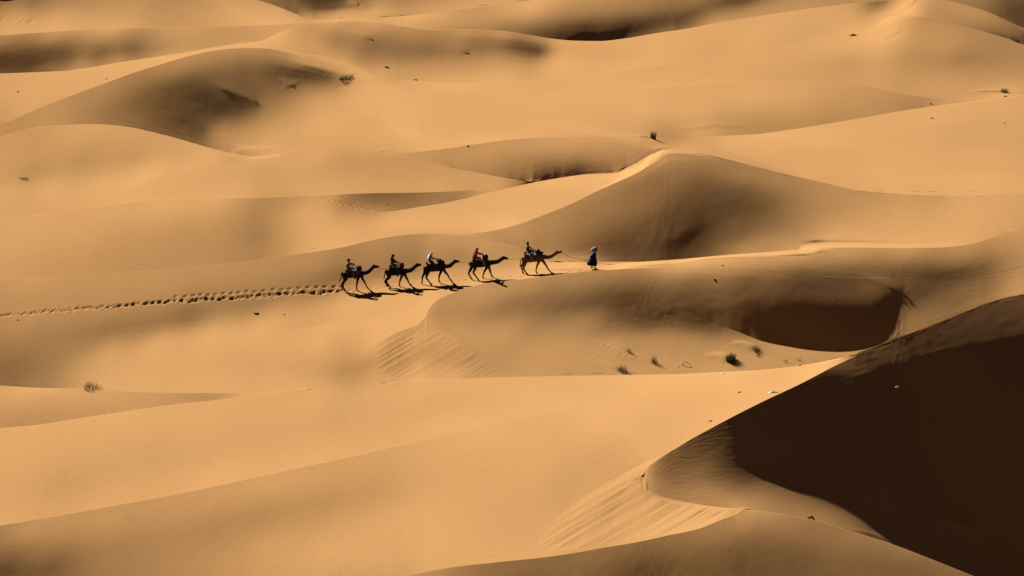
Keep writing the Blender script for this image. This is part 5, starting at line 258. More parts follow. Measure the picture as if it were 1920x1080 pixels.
(8,0,0,1,0,0,0,0,0,0,-1,1,-1,0,0,-1,0,0,-1,-1,0,-1,-2,-3,-3,-1,0,1,2,1,2,2,1,1,1,0,0,0,0,0,0,0,0,0,0,0,0,0,0,0,0,0,0,0,0,0,0,0,0,0,0,0,0,0,0,0,0,0,0,0,0,0,0,0,0,0,0,0,0,0,0,0,0,0,0,0,0,0,0,0,0,1,0,0,0,1,0,-1,-2,-2,-1,-1,2,1,2,1,2,3,2,3,3,3,4,-2,1,1,1,0,-1,-3,-5,-6,-7,-7,-6,-6,-6,-17,44,0,0,1,0,0,0,0,0,0,1,-2,-1,-4,-5,-5,-7,-5,-5,-4,0,0,-1,0,0,-1,0,0,0,0,0,0,0,-1,-1,-1,-2,-2,-2,-3,-3,1,7,-2,-5,-5,-5,0,0,7,6,5,6,7,8,7,9,9,11,13,-1,1,0,0,0,-1,1,-1,1,-1,1,0,-1,1,-1,0,6,10,9,-3,-9,-7,34,-12,-8,-4,-2,-2,0,-4,-18,-13,-6,-4,-4,-5,-5,-17,1,0,-1,0,0,0,-1,0,0,0,-1,0,-2,0,-1,-1,0,-1,0,-1,-1,0,-1,0,-2,32,-19,-4,3,-14,-47,-50,-24,-2,1,9,11,13,14,13,11,9,8,6,6,5,9,12,24,0,76,37,-11,12,17,-3,-9,-11,-11,-14,-29,-3,12,-4,-13,-12,-5,-1,3,4,9,13,20,3,-1,0,-1,-1,-1,-1,0,-2,0,-1,1,-31,6,23,28,20,0,-9,-11,-10,-10,-8,-6),
(5,0,1,0,0,0,1,0,-1,0,0,-1,0,0,-1,0,-1,-1,0,-1,-2,-1,-2,-6,-7,-12,32,3,2,2,0,0,-1,-1,0,-1,0,0,0,0,0,0,0,0,0,0,0,0,0,0,0,0,0,0,0,0,0,0,0,0,0,0,0,0,0,0,0,0,0,0,0,0,0,0,0,0,0,0,0,0,0,0,0,0,0,0,0,0,0,0,0,0,0,0,0,0,0,-2,-2,-2,-3,1,0,1,1,3,2,3,3,3,3,4,4,-2,1,1,0,0,-3,-5,-6,-7,-9,-7,-7,-5,-5,3,21,1,0,-1,1,0,0,1,0,0,0,1,-1,-5,-10,-11,-10,-10,-9,-10,0,0,1,0,0,1,0,1,0,0,4,4,3,4,3,3,3,2,1,1,1,-3,-2,-6,-6,-5,-1,-1,5,10,11,8,8,8,7,8,8,9,10,8,0,0,0,-1,1,0,-1,1,-1,0,0,-1,1,-1,1,0,6,9,0,-14,-16,-13,37,-8,-5,-2,-1,1,2,-5,-17,-10,-6,-5,-4,-4,-3,-1,0,-1,1,-1,0,0,0,0,-1,0,1,-3,-2,-3,-3,-2,-3,-2,-4,-2,-2,-3,-3,-3,-2,6,-2,9,-2,-46,-57,-18,7,21,-1,13,11,10,10,7,7,6,5,5,6,8,13,25,45,0,88,-5,21,-17,-13,-11,-11,-10,-8,-9,-13,-1,-13,-16,-12,-5,-2,0,2,6,10,14,24,3,0,-1,0,0,-1,0,-1,0,-1,0,-1,-14,13,23,26,18,1,-10,-12,-11,-10,-8,-7),
(4,0,0,0,0,1,-1,-1,1,-1,0,-1,-1,-1,0,-1,-1,-1,-1,-1,-2,-3,-6,-8,-11,-12,58,-2,-2,-2,-1,-1,0,0,-1,0,0,0,0,0,0,0,0,0,0,0,0,0,0,0,0,0,0,0,0,0,0,0,0,0,0,0,0,0,0,0,0,0,0,0,0,0,0,0,0,0,0,0,0,0,0,0,0,0,0,0,1,0,0,0,0,-1,1,0,0,1,-1,-2,-3,-2,0,-2,1,2,2,1,3,3,3,4,4,4,5,-3,1,0,0,-3,-3,-6,-7,-9,-9,-8,-6,-6,-2,0,15,0,1,1,-1,1,1,-1,1,1,0,0,-2,-8,-15,-17,-17,-15,-14,-12,0,1,1,1,1,1,1,1,1,0,7,7,8,7,7,8,6,6,7,6,5,-4,-12,-9,-5,-1,4,1,13,13,10,11,9,7,8,8,8,9,8,-5,0,0,0,0,-1,1,0,-1,0,1,-1,0,0,0,-1,1,9,9,-9,-20,-20,-16,35,-5,-1,-1,1,2,2,-4,-15,-9,-6,-4,-4,-1,1,4,0,0,0,0,0,-1,0,0,0,0,0,-4,-4,-3,-3,-4,-4,-4,-3,-4,-4,-4,-3,-4,-4,1,5,5,-30,-62,-20,15,23,22,-1,8,8,6,5,6,4,5,5,7,10,15,25,41,56,0,57,-24,27,-39,-31,-13,-8,-6,-5,-2,-2,-1,-20,-15,-9,-6,-3,-1,2,5,7,10,18,3,0,0,-1,-1,0,0,-1,0,0,-1,1,1,21,26,25,15,2,-9,-11,-11,-10,-9,-8),
(3,0,0,-1,1,-1,-1,1,-1,-1,0,-1,0,-1,-1,-2,-1,-1,-2,-2,-2,-3,-4,-6,-4,-3,24,0,1,0,1,1,0,1,1,1,0,0,0,0,0,0,0,0,0,0,0,0,0,0,0,0,0,0,0,0,0,0,0,0,0,0,0,0,0,0,0,0,0,0,0,0,0,0,0,0,0,0,0,0,0,0,0,0,0,0,-1,0,0,0,0,1,0,0,0,1,-1,-1,-1,-2,-2,1,0,2,1,3,2,4,4,3,5,5,3,-2,-1,-1,-2,-4,-5,-6,-9,-9,-7,-9,-7,-4,-3,-1,12,0,0,0,1,0,0,1,0,0,0,0,-1,-8,-15,-18,-17,-15,-12,-13,-1,2,2,2,2,2,2,2,2,-1,6,6,6,6,5,5,6,6,5,6,6,0,-11,-3,0,3,3,0,22,11,9,12,11,9,6,8,8,8,10,-16,0,-1,0,0,0,-1,0,0,0,-1,0,0,-1,0,0,-1,15,3,-16,-23,-19,-12,26,0,-1,1,2,2,2,-5,-12,-8,-4,-2,0,1,4,7,-1,0,0,0,-1,0,1,-1,0,-1,0,-4,-5,-5,-5,-5,-5,-5,-5,-5,-5,-5,-5,-5,-6,-1,10,-12,-47,-25,18,19,15,15,1,4,5,5,4,4,6,6,8,10,15,24,35,48,36,1,1,-15,27,-42,-32,-9,-2,-2,0,0,5,1,-21,-13,-9,-4,-2,1,1,3,4,6,0,2,0,-1,0,0,0,-1,1,-1,0,0,0,14,26,26,23,12,2,-6,-10,-9,-8,-7,-7),
(1,-1,1,0,-1,0,1,-1,0,0,-1,0,-1,0,-1,1,-1,-1,-1,0,-2,0,-2,-1,-1,-2,8,0,1,0,0,1,0,0,0,0,0,0,0,0,0,0,0,0,0,0,0,0,0,0,0,0,0,0,0,0,0,0,0,0,1,0,0,0,0,0,0,0,0,0,0,0,0,0,0,0,0,0,0,0,0,0,0,0,0,0,0,0,0,0,0,0,0,0,0,0,0,-1,-1,0,0,-1,1,0,1,1,2,0,2,2,2,1,1,-1,0,0,-2,-1,-3,-3,-2,-4,-4,-2,-2,-2,-1,1,5,0,0,0,0,0,0,0,0,-1,1,0,-1,-5,-6,-9,-7,-4,-5,-4,1,1,1,1,1,2,1,1,1,1,0,1,0,1,1,1,1,0,1,0,1,5,2,1,2,1,0,0,7,5,4,3,6,3,4,3,3,4,3,-6,0,0,0,0,0,0,-1,0,0,0,0,-1,0,0,-1,1,4,0,-6,-9,-8,-5,11,-1,0,0,0,1,1,-2,-4,-2,-1,-1,1,2,2,3,0,0,-1,0,0,0,0,0,0,0,0,-3,-2,-3,-2,-3,-2,-2,-3,-2,-3,-2,-3,-3,-1,0,3,-6,-10,-1,5,4,5,5,0,2,1,2,2,2,2,3,4,6,8,12,16,16,1,0,-3,-4,9,-14,-13,-3,0,1,0,2,3,0,-7,-4,-1,-2,0,-1,1,1,2,-1,-5,0,0,0,0,0,0,0,0,0,0,0,1,9,10,10,8,3,0,-1,-2,-3,-3,-2,-2),
(1,0,-1,0,0,0,0,0,-1,0,0,0,0,-1,0,-1,-1,0,-1,-1,0,-2,-1,-1,-2,-1,8,1,-1,1,0,0,1,0,0,0,0,0,0,0,0,0,0,0,0,0,0,0,1,0,0,0,0,0,0,0,0,0,0,0,-1,0,0,0,0,0,0,0,0,0,0,0,0,0,0,0,0,0,0,0,0,0,0,0,0,0,0,0,0,0,0,0,0,1,0,-1,0,0,-1,-1,0,1,0,0,1,1,1,2,1,2,1,1,2,-1,-1,-1,-1,-2,-2,-3,-4,-2,-3,-3,-2,-2,1,2,5,0,0,0,0,0,0,0,0,0,0,0,0,-2,-6,-4,-4,-3,-1,1,1,0,1,0,1,-1,1,1,1,0,1,-1,1,-1,1,-1,0,0,0,0,0,-5,3,2,0,0,0,0,7,5,2,4,4,5,4,4,3,4,3,-7,0,0,-1,0,0,-1,1,-1,0,0,-1,1,-1,0,0,-1,6,-1,-8,-8,-7,-6,10,0,0,1,0,1,0,0,-4,-2,-1,1,1,2,2,2,0,0,0,0,0,0,-1,0,0,0,0,-3,-2,-3,-3,-2,-2,-3,-2,-3,-2,-3,-2,-2,-3,0,3,-6,-8,2,4,4,4,6,-1,2,1,2,2,2,2,4,5,7,8,12,16,11,-3,0,-3,-2,7,-14,-11,-3,-1,1,3,2,5,-1,-5,-3,-2,-1,-1,1,1,1,0,-2,-8,0,0,0,0,1,-1,1,-1,1,0,0,0,10,11,10,6,2,2,-2,-3,-2,-2,-1,-2),
(0,1,0,0,0,0,-1,0,0,0,-1,0,-1,0,-1,0,0,-1,0,-1,-1,-1,-2,-1,-2,-1,8,0,1,0,0,0,0,0,1,0,0,0,0,0,0,0,0,0,0,0,0,0,-1,0,0,0,0,0,0,0,1,0,0,0,0,0,0,0,0,0,0,0,0,0,0,0,0,0,0,0,0,0,0,0,0,0,0,0,0,0,0,0,0,0,0,0,0,0,0,0,-1,0,0,-1,0,-1,1,1,1,0,2,1,2,1,2,2,0,-1,-1,-1,-2,-2,-3,-3,-2,-3,-2,-3,-2,0,1,2,7,0,0,0,0,0,0,-1,0,1,0,0,4,6,7,5,3,1,5,3,-1,-3,-4,-3,-3,-2,-2,-2,-1,0,-2,-1,-2,-2,-3,-1,-3,-2,-3,-2,-3,12,-4,-3,-2,-3,-4,0,6,3,2,3,5,5,4,3,4,3,4,-8,0,-1,1,-1,0,0,0,0,-1,0,0,0,0,-1,1,0,4,-2,-6,-9,-7,-7,11,0,0,0,1,0,2,-2,-3,-1,0,0,2,3,3,0,0,0,0,0,0,0,0,0,0,0,0,-2,-4,-2,-2,-3,-3,-2,-3,-2,-3,-2,-3,-2,-3,0,2,-6,-5,3,4,4,3,5,1,1,2,1,2,3,3,4,5,7,10,12,15,2,-5,0,-1,0,5,-14,-11,-3,1,2,2,4,4,0,-4,-2,-2,0,0,1,0,1,-1,-3,-11,2,-1,1,0,0,1,-1,1,0,0,0,0,12,11,7,6,2,1,-1,-2,-3,-1,-2,-1),
(1,0,0,0,-1,0,0,-1,1,-1,0,-1,0,0,0,-2,0,-1,0,-1,-1,0,-1,-2,-1,-2,8,0,0,1,0,0,0,1,-1,1,0,0,0,0,0,0,0,0,0,0,0,0,0,0,0,0,0,0,0,0,-1,0,0,0,0,0,0,0,0,0,0,0,1,0,0,0,0,0,0,0,0,0,0,0,0,0,0,0,0,0,0,0,0,0,0,0,0,-1,0,1,0,-2,0,0,0,0,0,1,0,2,0,2,1,2,2,0,2,-2,0,-2,-2,-3,-2,-3,-3,-2,-3,-1,-1,0,1,4,6,0,0,0,0,0,0,1,0,-1,0,0,2,4,2,2,0,3,2,6,0,-1,-1,-1,-1,1,0,1,0,0,0,-1,-2,-2,-2,-3,-2,-2,-3,-2,-3,5,-2,-2,-2,-2,-4,0,4,1,0,2,3,5,4,4,4,3,3,-7,-1,0,-1,1,-1,0,-1,1,0,-1,0,-1,1,0,-1,0,3,-1,-7,-8,-6,-6,10,-1,1,0,1,1,1,-2,-2,-2,0,2,2,3,3,2,0,0,0,0,0,0,-1,0,0,0,0,-3,-2,-3,-3,-2,-3,-3,-2,-3,-2,-3,-2,-3,-3,1,0,-6,-2,3,4,3,4,7,0,1,2,2,2,2,4,5,6,7,10,12,9,-2,-4,0,1,-1,3,-13,-10,-3,0,2,3,4,6,0,-2,-1,0,-1,1,-1,2,-1,-1,-6,-11,1,2,-1,0,0,1,1,0,0,0,1,-1,12,10,8,3,2,1,-1,-2,-2,-2,-1,-1),
(2,-1,0,-1,1,-1,0,0,-1,0,0,0,-1,-1,0,0,-1,0,-1,0,-1,-2,-1,-1,-1,-1,7,0,1,0,1,0,0,-1,1,0,0,0,0,0,0,0,0,0,0,0,0,0,0,0,0,0,0,0,0,0,0,0,0,0,0,0,0,0,0,0,0,0,-1,0,0,0,0,0,0,0,0,0,0,0,0,1,0,0,0,0,0,0,0,0,0,0,0,0,0,-1,0,0,-1,0,-1,1,0,0,2,0,2,1,2,1,1,1,0,0,-2,-2,-2,-2,-3,-3,-3,-2,-1,-1,-1,1,2,3,7,0,0,0,0,0,0,0,0,1,0,0,2,2,2,1,2,0,3,6,0,0,0,1,0,0,1,0,2,0,0,-1,-1,-2,-2,-3,-2,-4,-2,-3,-3,6,-1,-1,-2,-2,-2,0,1,-1,-1,-2,3,3,4,4,4,4,3,-8,0,0,0,-1,0,-1,0,-1,0,0,0,0,-1,0,0,0,2,-2,-5,-7,-8,-6,9,1,0,1,0,1,1,-1,-2,0,-1,2,2,4,4,2,0,0,0,-1,0,0,1,0,0,0,0,-3,-3,-2,-3,-3,-2,-3,-3,-3,-3,-2,-3,-3,-2,-1,0,-4,-1,4,3,3,4,7,0,2,1,3,2,4,4,4,7,8,9,10,5,-4,-4,0,1,1,0,-12,-10,-4,1,2,3,4,8,3,-1,-2,0,0,0,2,0,-1,-3,-6,-10,1,0,1,0,0,0,0,0,1,0,0,1,12,9,6,2,2,1,0,-3,-2,-1,-1,-1),
(1,0,0,0,0,0,-1,0,0,0,-1,0,0,-1,-1,0,0,-1,-1,-1,0,-1,-1,-2,-1,-1,7,1,0,0,0,0,0,1,0,-1,0,0,0,0,0,0,0,0,0,0,1,0,0,0,0,0,0,0,0,0,0,0,0,0,0,0,0,0,0,0,0,0,0,0,0,0,0,0,0,0,0,0,0,0,0,-1,0,0,0,0,0,0,0,0,0,1,0,0,0,0,-2,1,-1,0,0,0,0,1,0,1,1,2,1,2,0,2,0,-1,-1,-2,-3,-3,-3,-3,-2,-2,-1,0,0,1,1,5,6,0,0,0,0,0,1,0,0,0,0,0,2,1,2,1,0,2,3,6,0,1,0,1,1,1,1,2,0,0,1,0,-1,-2,-3,-2,-4,-2,-4,-4,-3,7,1,0,1,1,0,0,-3,-3,-6,-4,-1,3,4,5,4,4,4,-8,-1,0,0,-1,0,1,-1,0,-1,0,-1,0,0,-1,0,0,0,-1,-5,-7,-7,-7,10,0,1,0,2,1,1,-1,-3,-1,2,1,3,3,5,2,0,0,0,1,0,0,-1,0,0,0,0,-2,-3,-3,-3,-2,-4,-2,-3,-2,-3,-3,-3,-3,-2,0,-2,-3,1,3,3,4,4,8,0,2,2,2,4,3,5,6,6,8,8,9,-1,-4,-4,0,0,0,1,-12,-9,-3,0,2,4,5,7,7,-2,0,-1,1,0,1,-1,0,-5,-7,-10,2,0,1,0,1,0,0,1,0,0,1,-1,12,9,4,1,2,1,0,-3,-1,-2,-1,-1),
(1,1,-1,0,-1,0,1,0,-1,-1,0,0,-1,0,0,-1,-1,0,-1,0,-1,-1,-2,0,-2,-1,8,0,0,0,0,1,0,0,-1,1,0,0,0,0,0,0,0,0,0,0,-1,0,0,0,0,0,0,0,0,0,0,1,0,0,0,0,0,0,0,0,0,0,0,0,0,0,0,0,0,0,0,0,0,0,0,0,0,0,0,0,0,0,0,0,0,-1,0,1,0,-1,0,-1,1,-1,0,0,1,0,0,2,1,0,1,2,2,0,1,-2,-2,-2,-2,-4,-3,-2,-3,-1,0,-1,2,0,3,3,7,0,0,0,0,1,-1,0,0,0,0,0,2,1,1,0,1,2,2,7,0,1,2,1,2,1,1,0,1,0,1,1,-1,-1,-2,-3,-4,-3,-3,-4,-4,6,0,1,1,0,1,0,-4,-3,-2,-4,0,2,4,4,3,3,3,-9,0,0,-1,0,0,-1,0,-1,1,-1,0,0,-1,0,0,0,-1,-1,-6,-7,-7,-7,9,1,0,2,1,1,2,-2,-1,-1,0,2,3,4,4,4,0,-1,0,0,0,0,1,-1,0,0,0,-3,-2,-4,-2,-3,-2,-4,-2,-3,-2,-3,-3,-2,-4,0,-2,-2,2,4,4,2,6,8,0,2,3,3,3,4,5,6,7,7,7,4,-2,-4,-4,0,0,1,-1,-11,-9,-2,1,2,3,5,8,8,-1,-1,0,1,1,0,0,-3,-4,-8,-7,1,0,0,1,0,0,1,0,0,2,0,0,11,7,3,1,1,1,-1,-1,-3,-1,-1,0),
(2,-1,0,0,1,-1,-1,0,0,0,0,-1,0,0,-1,0,-1,-1,0,-1,-1,-1,-1,-1,-1,-1,7,0,0,1,0,-1,1,0,0,0,0,0,0,0,0,0,0,0,0,0,0,0,0,0,0,0,0,0,0,0,0,-1,0,0,0,0,0,0,1,0,0,0,0,0,0,0,0,0,0,0,0,0,0,0,0,0,0,0,0,0,0,0,0,0,0,0,0,-1,0,0,1,-1,-1,0,0,0,0,1,1,0,1,2,1,1,1,0,0,0,-2,-3,-3,-3,-3,-3,-1,-2,0,1,0,3,2,3,5,1,0,0,1,-1,0,0,0,0,0,0,1,1,0,1,1,1,4,6,0,2,2,2,1,1,1,1,0,0,2,1,-1,-1,-3,-3,-2,-4,-4,-3,-4,6,0,0,-1,0,0,0,-1,-2,-2,-1,1,2,3,2,3,2,2,-10,1,-1,0,0,-1,0,0,0,0,0,0,-1,0,0,0,0,-3,-2,-5,-8,-8,-7,10,1,1,1,1,1,1,-1,-2,0,1,2,3,3,4,4,0,1,0,0,-1,0,0,1,0,0,0,-3,-4,-2,-3,-3,-3,-2,-3,-2,-3,-3,-2,-4,-2,-1,-1,-1,2,4,3,4,5,10,0,3,3,3,4,5,5,6,6,6,5,2,-3,-4,-4,0,0,-1,-2,-10,-8,-1,2,3,3,5,8,8,-1,0,1,1,1,0,-1,-3,-6,-7,-7,2,0,1,0,0,1,0,1,0,0,0,1,10,5,2,1,1,2,-2,-2,-1,-2,0,-2),
(2,0,0,0,-1,0,0,0,0,0,-1,-1,0,-1,0,-1,0,-1,0,-1,-1,-1,0,-2,-1,-1,8,0,0,-1,1,0,0,-1,1,0,0,0,0,0,0,0,0,0,0,0,0,0,0,0,0,0,0,0,0,0,0,0,0,0,0,0,0,0,-1,0,0,1,0,0,0,0,0,0,0,0,0,0,0,0,0,0,0,0,0,0,0,0,0,0,0,0,0,0,0,0,-1,0,0,0,0,0,0,0,1,0,1,1,2,0,1,1,-1,-1,-2,-2,-4,-2,-4,-2,-2,0,0,1,2,1,3,2,6,0,0,0,0,0,0,0,0,1,0,0,0,1,0,1,2,1,3,5,0,4,2,1,2,1,0,1,1,0,1,0,0,-2,-2,-3,-3,-4,-2,-4,-3,6,0,0,0,-1,0,0,-2,1,-1,-1,0,2,2,2,2,2,1,-9,-1,0,0,0,0,0,0,0,-1,0,1,0,0,0,-1,0,-3,-4,-6,-9,-7,-8,10,1,1,1,2,2,1,-2,0,-1,1,2,3,3,4,5,0,-1,0,0,1,0,-1,0,0,0,0,-3,-2,-3,-3,-3,-2,-3,-3,-3,-3,-3,-2,-2,-3,-1,-1,0,3,4,3,4,6,13,-1,3,3,4,4,5,6,5,5,5,3,0,-4,-4,-3,0,-1,0,-2,-11,-7,0,1,4,4,4,8,10,-1,1,1,1,1,-1,-2,-5,-5,-6,-6,1,1,0,1,1,-1,1,0,1,0,1,-1,9,5,0,-1,2,1,0,-2,-2,-1,-1,0),
(2,0,0,0,-1,1,0,-1,-1,0,0,0,0,-1,0,-1,-1,0,-1,-1,0,-1,-1,-1,-1,-1,6,0,1,0,0,0,0,0,0,0,0,0,0,0,0,0,0,0,0,0,0,0,0,0,0,0,0,0,0,0,0,0,0,0,0,0,0,0,1,0,0,-1,0,0,0,0,0,0,0,0,0,0,0,0,0,0,0,0,0,0,0,0,0,0,0,0,0,1,0,-1,0,-1,0,0,-1,0,1,0,0,2,1,1,1,1,0,0,0,-2,-2,-3,-3,-4,-2,-2,-1,0,1,1,1,2,2,3,6,-1,1,0,-1,0,0,1,0,-1,0,-1,1,0,2,2,2,3,2,3,0,5,3,1,0,1,0,1,0,0,1,1,-1,-1,-3,-3,-3,-2,-4,-2,-3,5,0,-1,0,0,0,0,-1,1,-1,-1,1,1,2,2,2,1,1,-9,0,0,1,0,0,0,0,0,0,0,-1,0,0,0,0,0,-5,-4,-8,-9,-9,-7,10,2,1,2,1,1,2,-1,-2,1,1,1,3,4,3,5,0,1,0,-1,0,0,1,-1,0,0,0,-3,-3,-3,-2,-3,-3,-3,-2,-3,-3,-2,-3,-2,-3,-1,0,1,4,3,4,3,8,12,1,3,4,4,5,5,4,5,5,3,2,-3,-3,-4,-4,0,0,-1,-2,-11,-5,-1,3,3,4,5,7,11,1,1,1,0,0,-1,-3,-4,-6,-6,-4,2,0,0,0,1,1,0,1,0,1,0,0,7,2,0,-2,2,1,0,-2,-1,-1,-1,-1),
(2,-1,0,0,1,-1,0,0,0,0,0,-1,0,0,-1,0,-1,0,-2,0,-1,-1,-1,0,-1,-1,6,0,-1,1,-1,1,0,0,0,0,0,0,0,0,0,0,0,0,0,0,0,0,0,0,0,0,1,0,0,0,0,0,0,0,0,0,0,0,-1,0,0,0,0,0,0,0,0,0,0,0,0,0,0,0,0,0,0,0,0,0,0,0,0,0,0,1,0,-1,0,0,-1,1,-1,0,0,0,0,0,1,1,0,1,1,1,1,0,-2,0,-3,-3,-3,-3,-3,-2,0,0,0,2,2,2,2,2,7,0,-1,0,1,0,-1,-1,0,0,0,1,-1,2,2,3,2,3,2,2,0,3,2,1,1,0,1,0,1,0,1,0,-1,-2,-2,-3,-4,-3,-2,-2,-1,4,-1,0,0,0,-1,0,2,0,0,-1,0,2,1,2,1,1,1,-7,1,0,-1,0,0,0,0,0,0,0,0,0,0,0,0,1,-5,-6,-10,-10,-10,-9,13,1,2,1,1,3,2,-1,-1,0,0,3,2,3,3,8,-1,0,0,1,-1,0,0,1,-1,0,0,-3,-3,-3,-4,-2,-3,-2,-3,-3,-2,-3,-3,-2,-2,-1,0,2,3,4,3,5,8,15,-1,4,5,4,5,4,5,4,3,3,0,-4,-4,-3,-4,0,-1,-1,-2,-11,-5,2,3,4,3,4,7,13,2,1,1,0,-1,-2,-4,-5,-5,-5,-3,1,1,1,1,-1,1,1,-1,1,0,0,0,5,2,-2,-2,1,2,0,-2,-1,-1,-1,0),
(4,1,0,0,0,0,0,-1,0,-1,-1,1,-2,-1,-1,-1,-1,-2,-1,-2,-3,-1,-2,-2,-1,-2,11,0,1,0,0,0,0,1,0,0,0,0,0,0,0,0,0,0,0,0,0,0,0,0,0,0,-1,0,0,0,0,1,0,0,0,0,0,0,0,0,0,0,0,0,0,0,0,0,0,0,0,0,0,0,0,0,0,0,0,0,0,0,0,0,0,0,0,0,0,0,0,-1,0,-1,0,0,0,1,1,0,3,2,2,1,0,-2,-5,-2,-7,-7,-9,-7,-6,-2,0,2,4,4,5,5,6,6,27,-1,0,0,-2,0,0,-1,0,-1,0,0,-6,0,7,12,11,7,3,0,0,-2,4,4,1,1,1,1,1,0,3,1,-2,-6,-6,-8,-8,-6,-7,-5,-5,9,0,1,-1,1,0,0,8,4,-3,-6,-2,4,6,4,5,4,4,-22,-1,1,0,0,1,0,0,0,0,0,0,0,0,0,0,-1,-13,-18,-32,-30,-26,-23,35,4,6,6,7,5,7,-4,-1,1,4,5,6,7,7,7,1,0,-1,0,1,0,0,-1,1,0,0,-6,-7,-6,-6,-7,-7,-6,-6,-6,-6,-6,-6,-7,-6,-1,4,7,11,8,10,15,27,46,0,9,8,10,9,9,8,8,5,1,-3,-9,-10,-8,-9,0,-2,-3,-9,-30,-5,7,12,11,7,5,14,47,1,1,-1,-2,-6,-8,-9,-11,-10,-7,-5,4,0,0,0,1,0,0,1,-1,0,1,0,7,-2,-9,-8,7,7,1,-5,-4,-3,0,0),
(4,0,1,0,0,0,0,1,-1,0,0,-2,0,0,-2,-1,0,-2,-2,-2,-1,-2,-2,-1,-2,-2,9,1,0,-1,1,0,0,0,0,1,0,0,0,0,0,0,0,0,0,0,0,0,0,0,0,0,0,0,0,0,0,-1,0,0,0,0,0,1,0,0,0,0,0,0,0,0,0,0,0,0,0,0,0,0,0,0,0,0,0,0,0,0,0,0,0,0,0,0,0,1,-1,0,-1,1,0,-1,-1,1,0,2,2,1,1,0,-2,-4,-7,-3,-7,-8,-7,-5,-2,-1,2,4,4,5,5,6,5,6,35,0,-1,-1,0,-1,0,0,-1,-1,-1,0,-6,0,6,10,12,9,5,-2,1,-7,-3,0,2,1,1,1,1,0,4,1,-1,-3,-8,-8,-7,-9,-5,-8,-7,6,2,0,2,0,2,0,11,4,-4,-5,-2,4,5,7,6,7,10,-29,-1,-1,0,0,-1,0,-1,-1,0,-1,-1,-1,-1,-2,-1,1,-12,-27,-38,-33,-24,-15,31,7,7,7,7,7,7,-6,2,3,5,6,7,7,8,9,0,0,1,0,-1,0,0,1,0,0,0,-7,-6,-7,-6,-6,-6,-7,-6,-5,-6,-6,-5,-6,-6,-2,5,11,9,10,11,21,37,54,0,7,9,7,7,7,6,2,2,-2,-6,-7,-9,-11,-7,0,-8,-1,-31,-20,3,15,18,13,7,2,7,52,-2,-3,-5,-7,-8,-9,-9,-7,-6,-4,-2,0,0,0,0,0,0,0,-1,1,0,0,0,-4,-9,-17,-2,11,9,1,-4,-6,-2,-1,0),
(4,1,0,0,0,1,0,-1,1,-1,0,0,-1,-1,0,-1,-2,-1,-1,-2,-2,0,-2,-2,-2,-1,7,0,0,1,0,1,0,0,0,-1,0,0,1,0,0,0,0,0,0,0,0,0,0,0,0,0,0,0,0,0,0,0,0,0,0,0,1,-1,0,0,0,0,0,0,0,0,0,0,0,0,0,0,0,0,0,0,0,0,0,0,1,0,0,0,0,-1,1,0,0,0,1,-1,0,-1,0,0,0,-1,1,1,0,1,-1,-1,-4,-6,-8,-2,-8,-6,-4,-3,-1,2,3,4,5,5,5,5,5,3,32,0,-1,0,-1,0,-1,0,-1,0,0,0,-4,1,9,10,12,10,7,-1,0,-7,-5,-2,0,0,2,2,2,0,0,0,-1,-6,-6,-8,-8,-7,-8,-6,-9,0,1,2,0,1,1,0,7,7,5,-2,0,1,6,6,8,10,13,-22,-1,-2,-2,-2,-2,-3,-1,-2,-3,-2,-2,-3,-3,-2,-2,-1,-12,-38,-44,-29,-16,-10,27,8,7,6,7,8,7,-9,5,6,7,8,8,9,10,8,-1,0,0,0,1,0,-1,0,0,0,0,-6,-7,-6,-6,-6,-6,-5,-6,-6,-5,-5,-5,-5,-5,-3,8,11,8,8,16,29,45,57,1,7,6,6,6,4,2,1,-1,-3,-5,-6,-9,-7,-10,0,-16,-31,-25,-12,14,23,22,16,7,3,6,40,-6,-8,-8,-10,-9,-8,-7,-5,-3,-3,-3,0,0,0,-1,0,-1,0,0,0,-1,0,-1,-13,-16,-18,-1,14,11,4,-4,-3,-3,-2,1),
(4,0,0,1,1,-1,0,1,0,0,-1,0,-1,0,-1,-1,0,-1,-2,-1,-1,-3,0,-2,-1,-2,7,0,0,0,0,0,0,0,1,0,0,0,-1,0,1,0,0,0,0,0,0,0,0,0,0,0,0,0,0,0,0,0,0,0,1,0,-1,0,0,0,0,0,0,0,0,0,0,0,0,0,0,0,0,0,1,0,0,0,0,0,-1,0,0,0,0,1,0,0,0,1,0,0,0,-1,-1,0,-1,1,0,1,0,-1,-2,-4,-4,-8,-10,-2,-4,-5,-3,-1,2,2,3,4,5,5,5,5,4,1,23,-1,1,-1,0,-1,0,0,0,0,-1,0,-1,4,9,11,9,10,7,4,-1,-4,-4,-1,-1,2,2,1,1,0,-2,-3,-5,-5,-8,-7,-8,-8,-6,-6,-5,1,0,0,0,1,-1,0,1,7,6,4,2,4,4,8,10,12,15,-21,-3,-3,-3,-3,-3,-3,-4,-4,-3,-4,-4,-4,-3,-4,-5,1,-22,-48,-41,-18,-6,-3,22,6,6,6,6,5,6,-6,8,10,9,9,10,9,10,7,1,-1,0,-1,0,-1,1,-1,0,0,0,-7,-6,-6,-7,-7,-5,-6,-6,-5,-5,-5,-6,-4,-4,-2,14,10,7,8,19,36,52,58,0,5,5,4,3,2,0,0,-4,-4,-5,-7,-7,-9,-10,-1,-24,-44,-24,-2,21,30,26,15,6,5,12,23,-10,-11,-12,-11,-9,-7,-6,-4,-3,-2,-2,-1,-1,0,0,-1,0,-2,0,-1,0,-1,0,-22,-18,-18,0,14,12,5,-2,-3,-2,0,0),
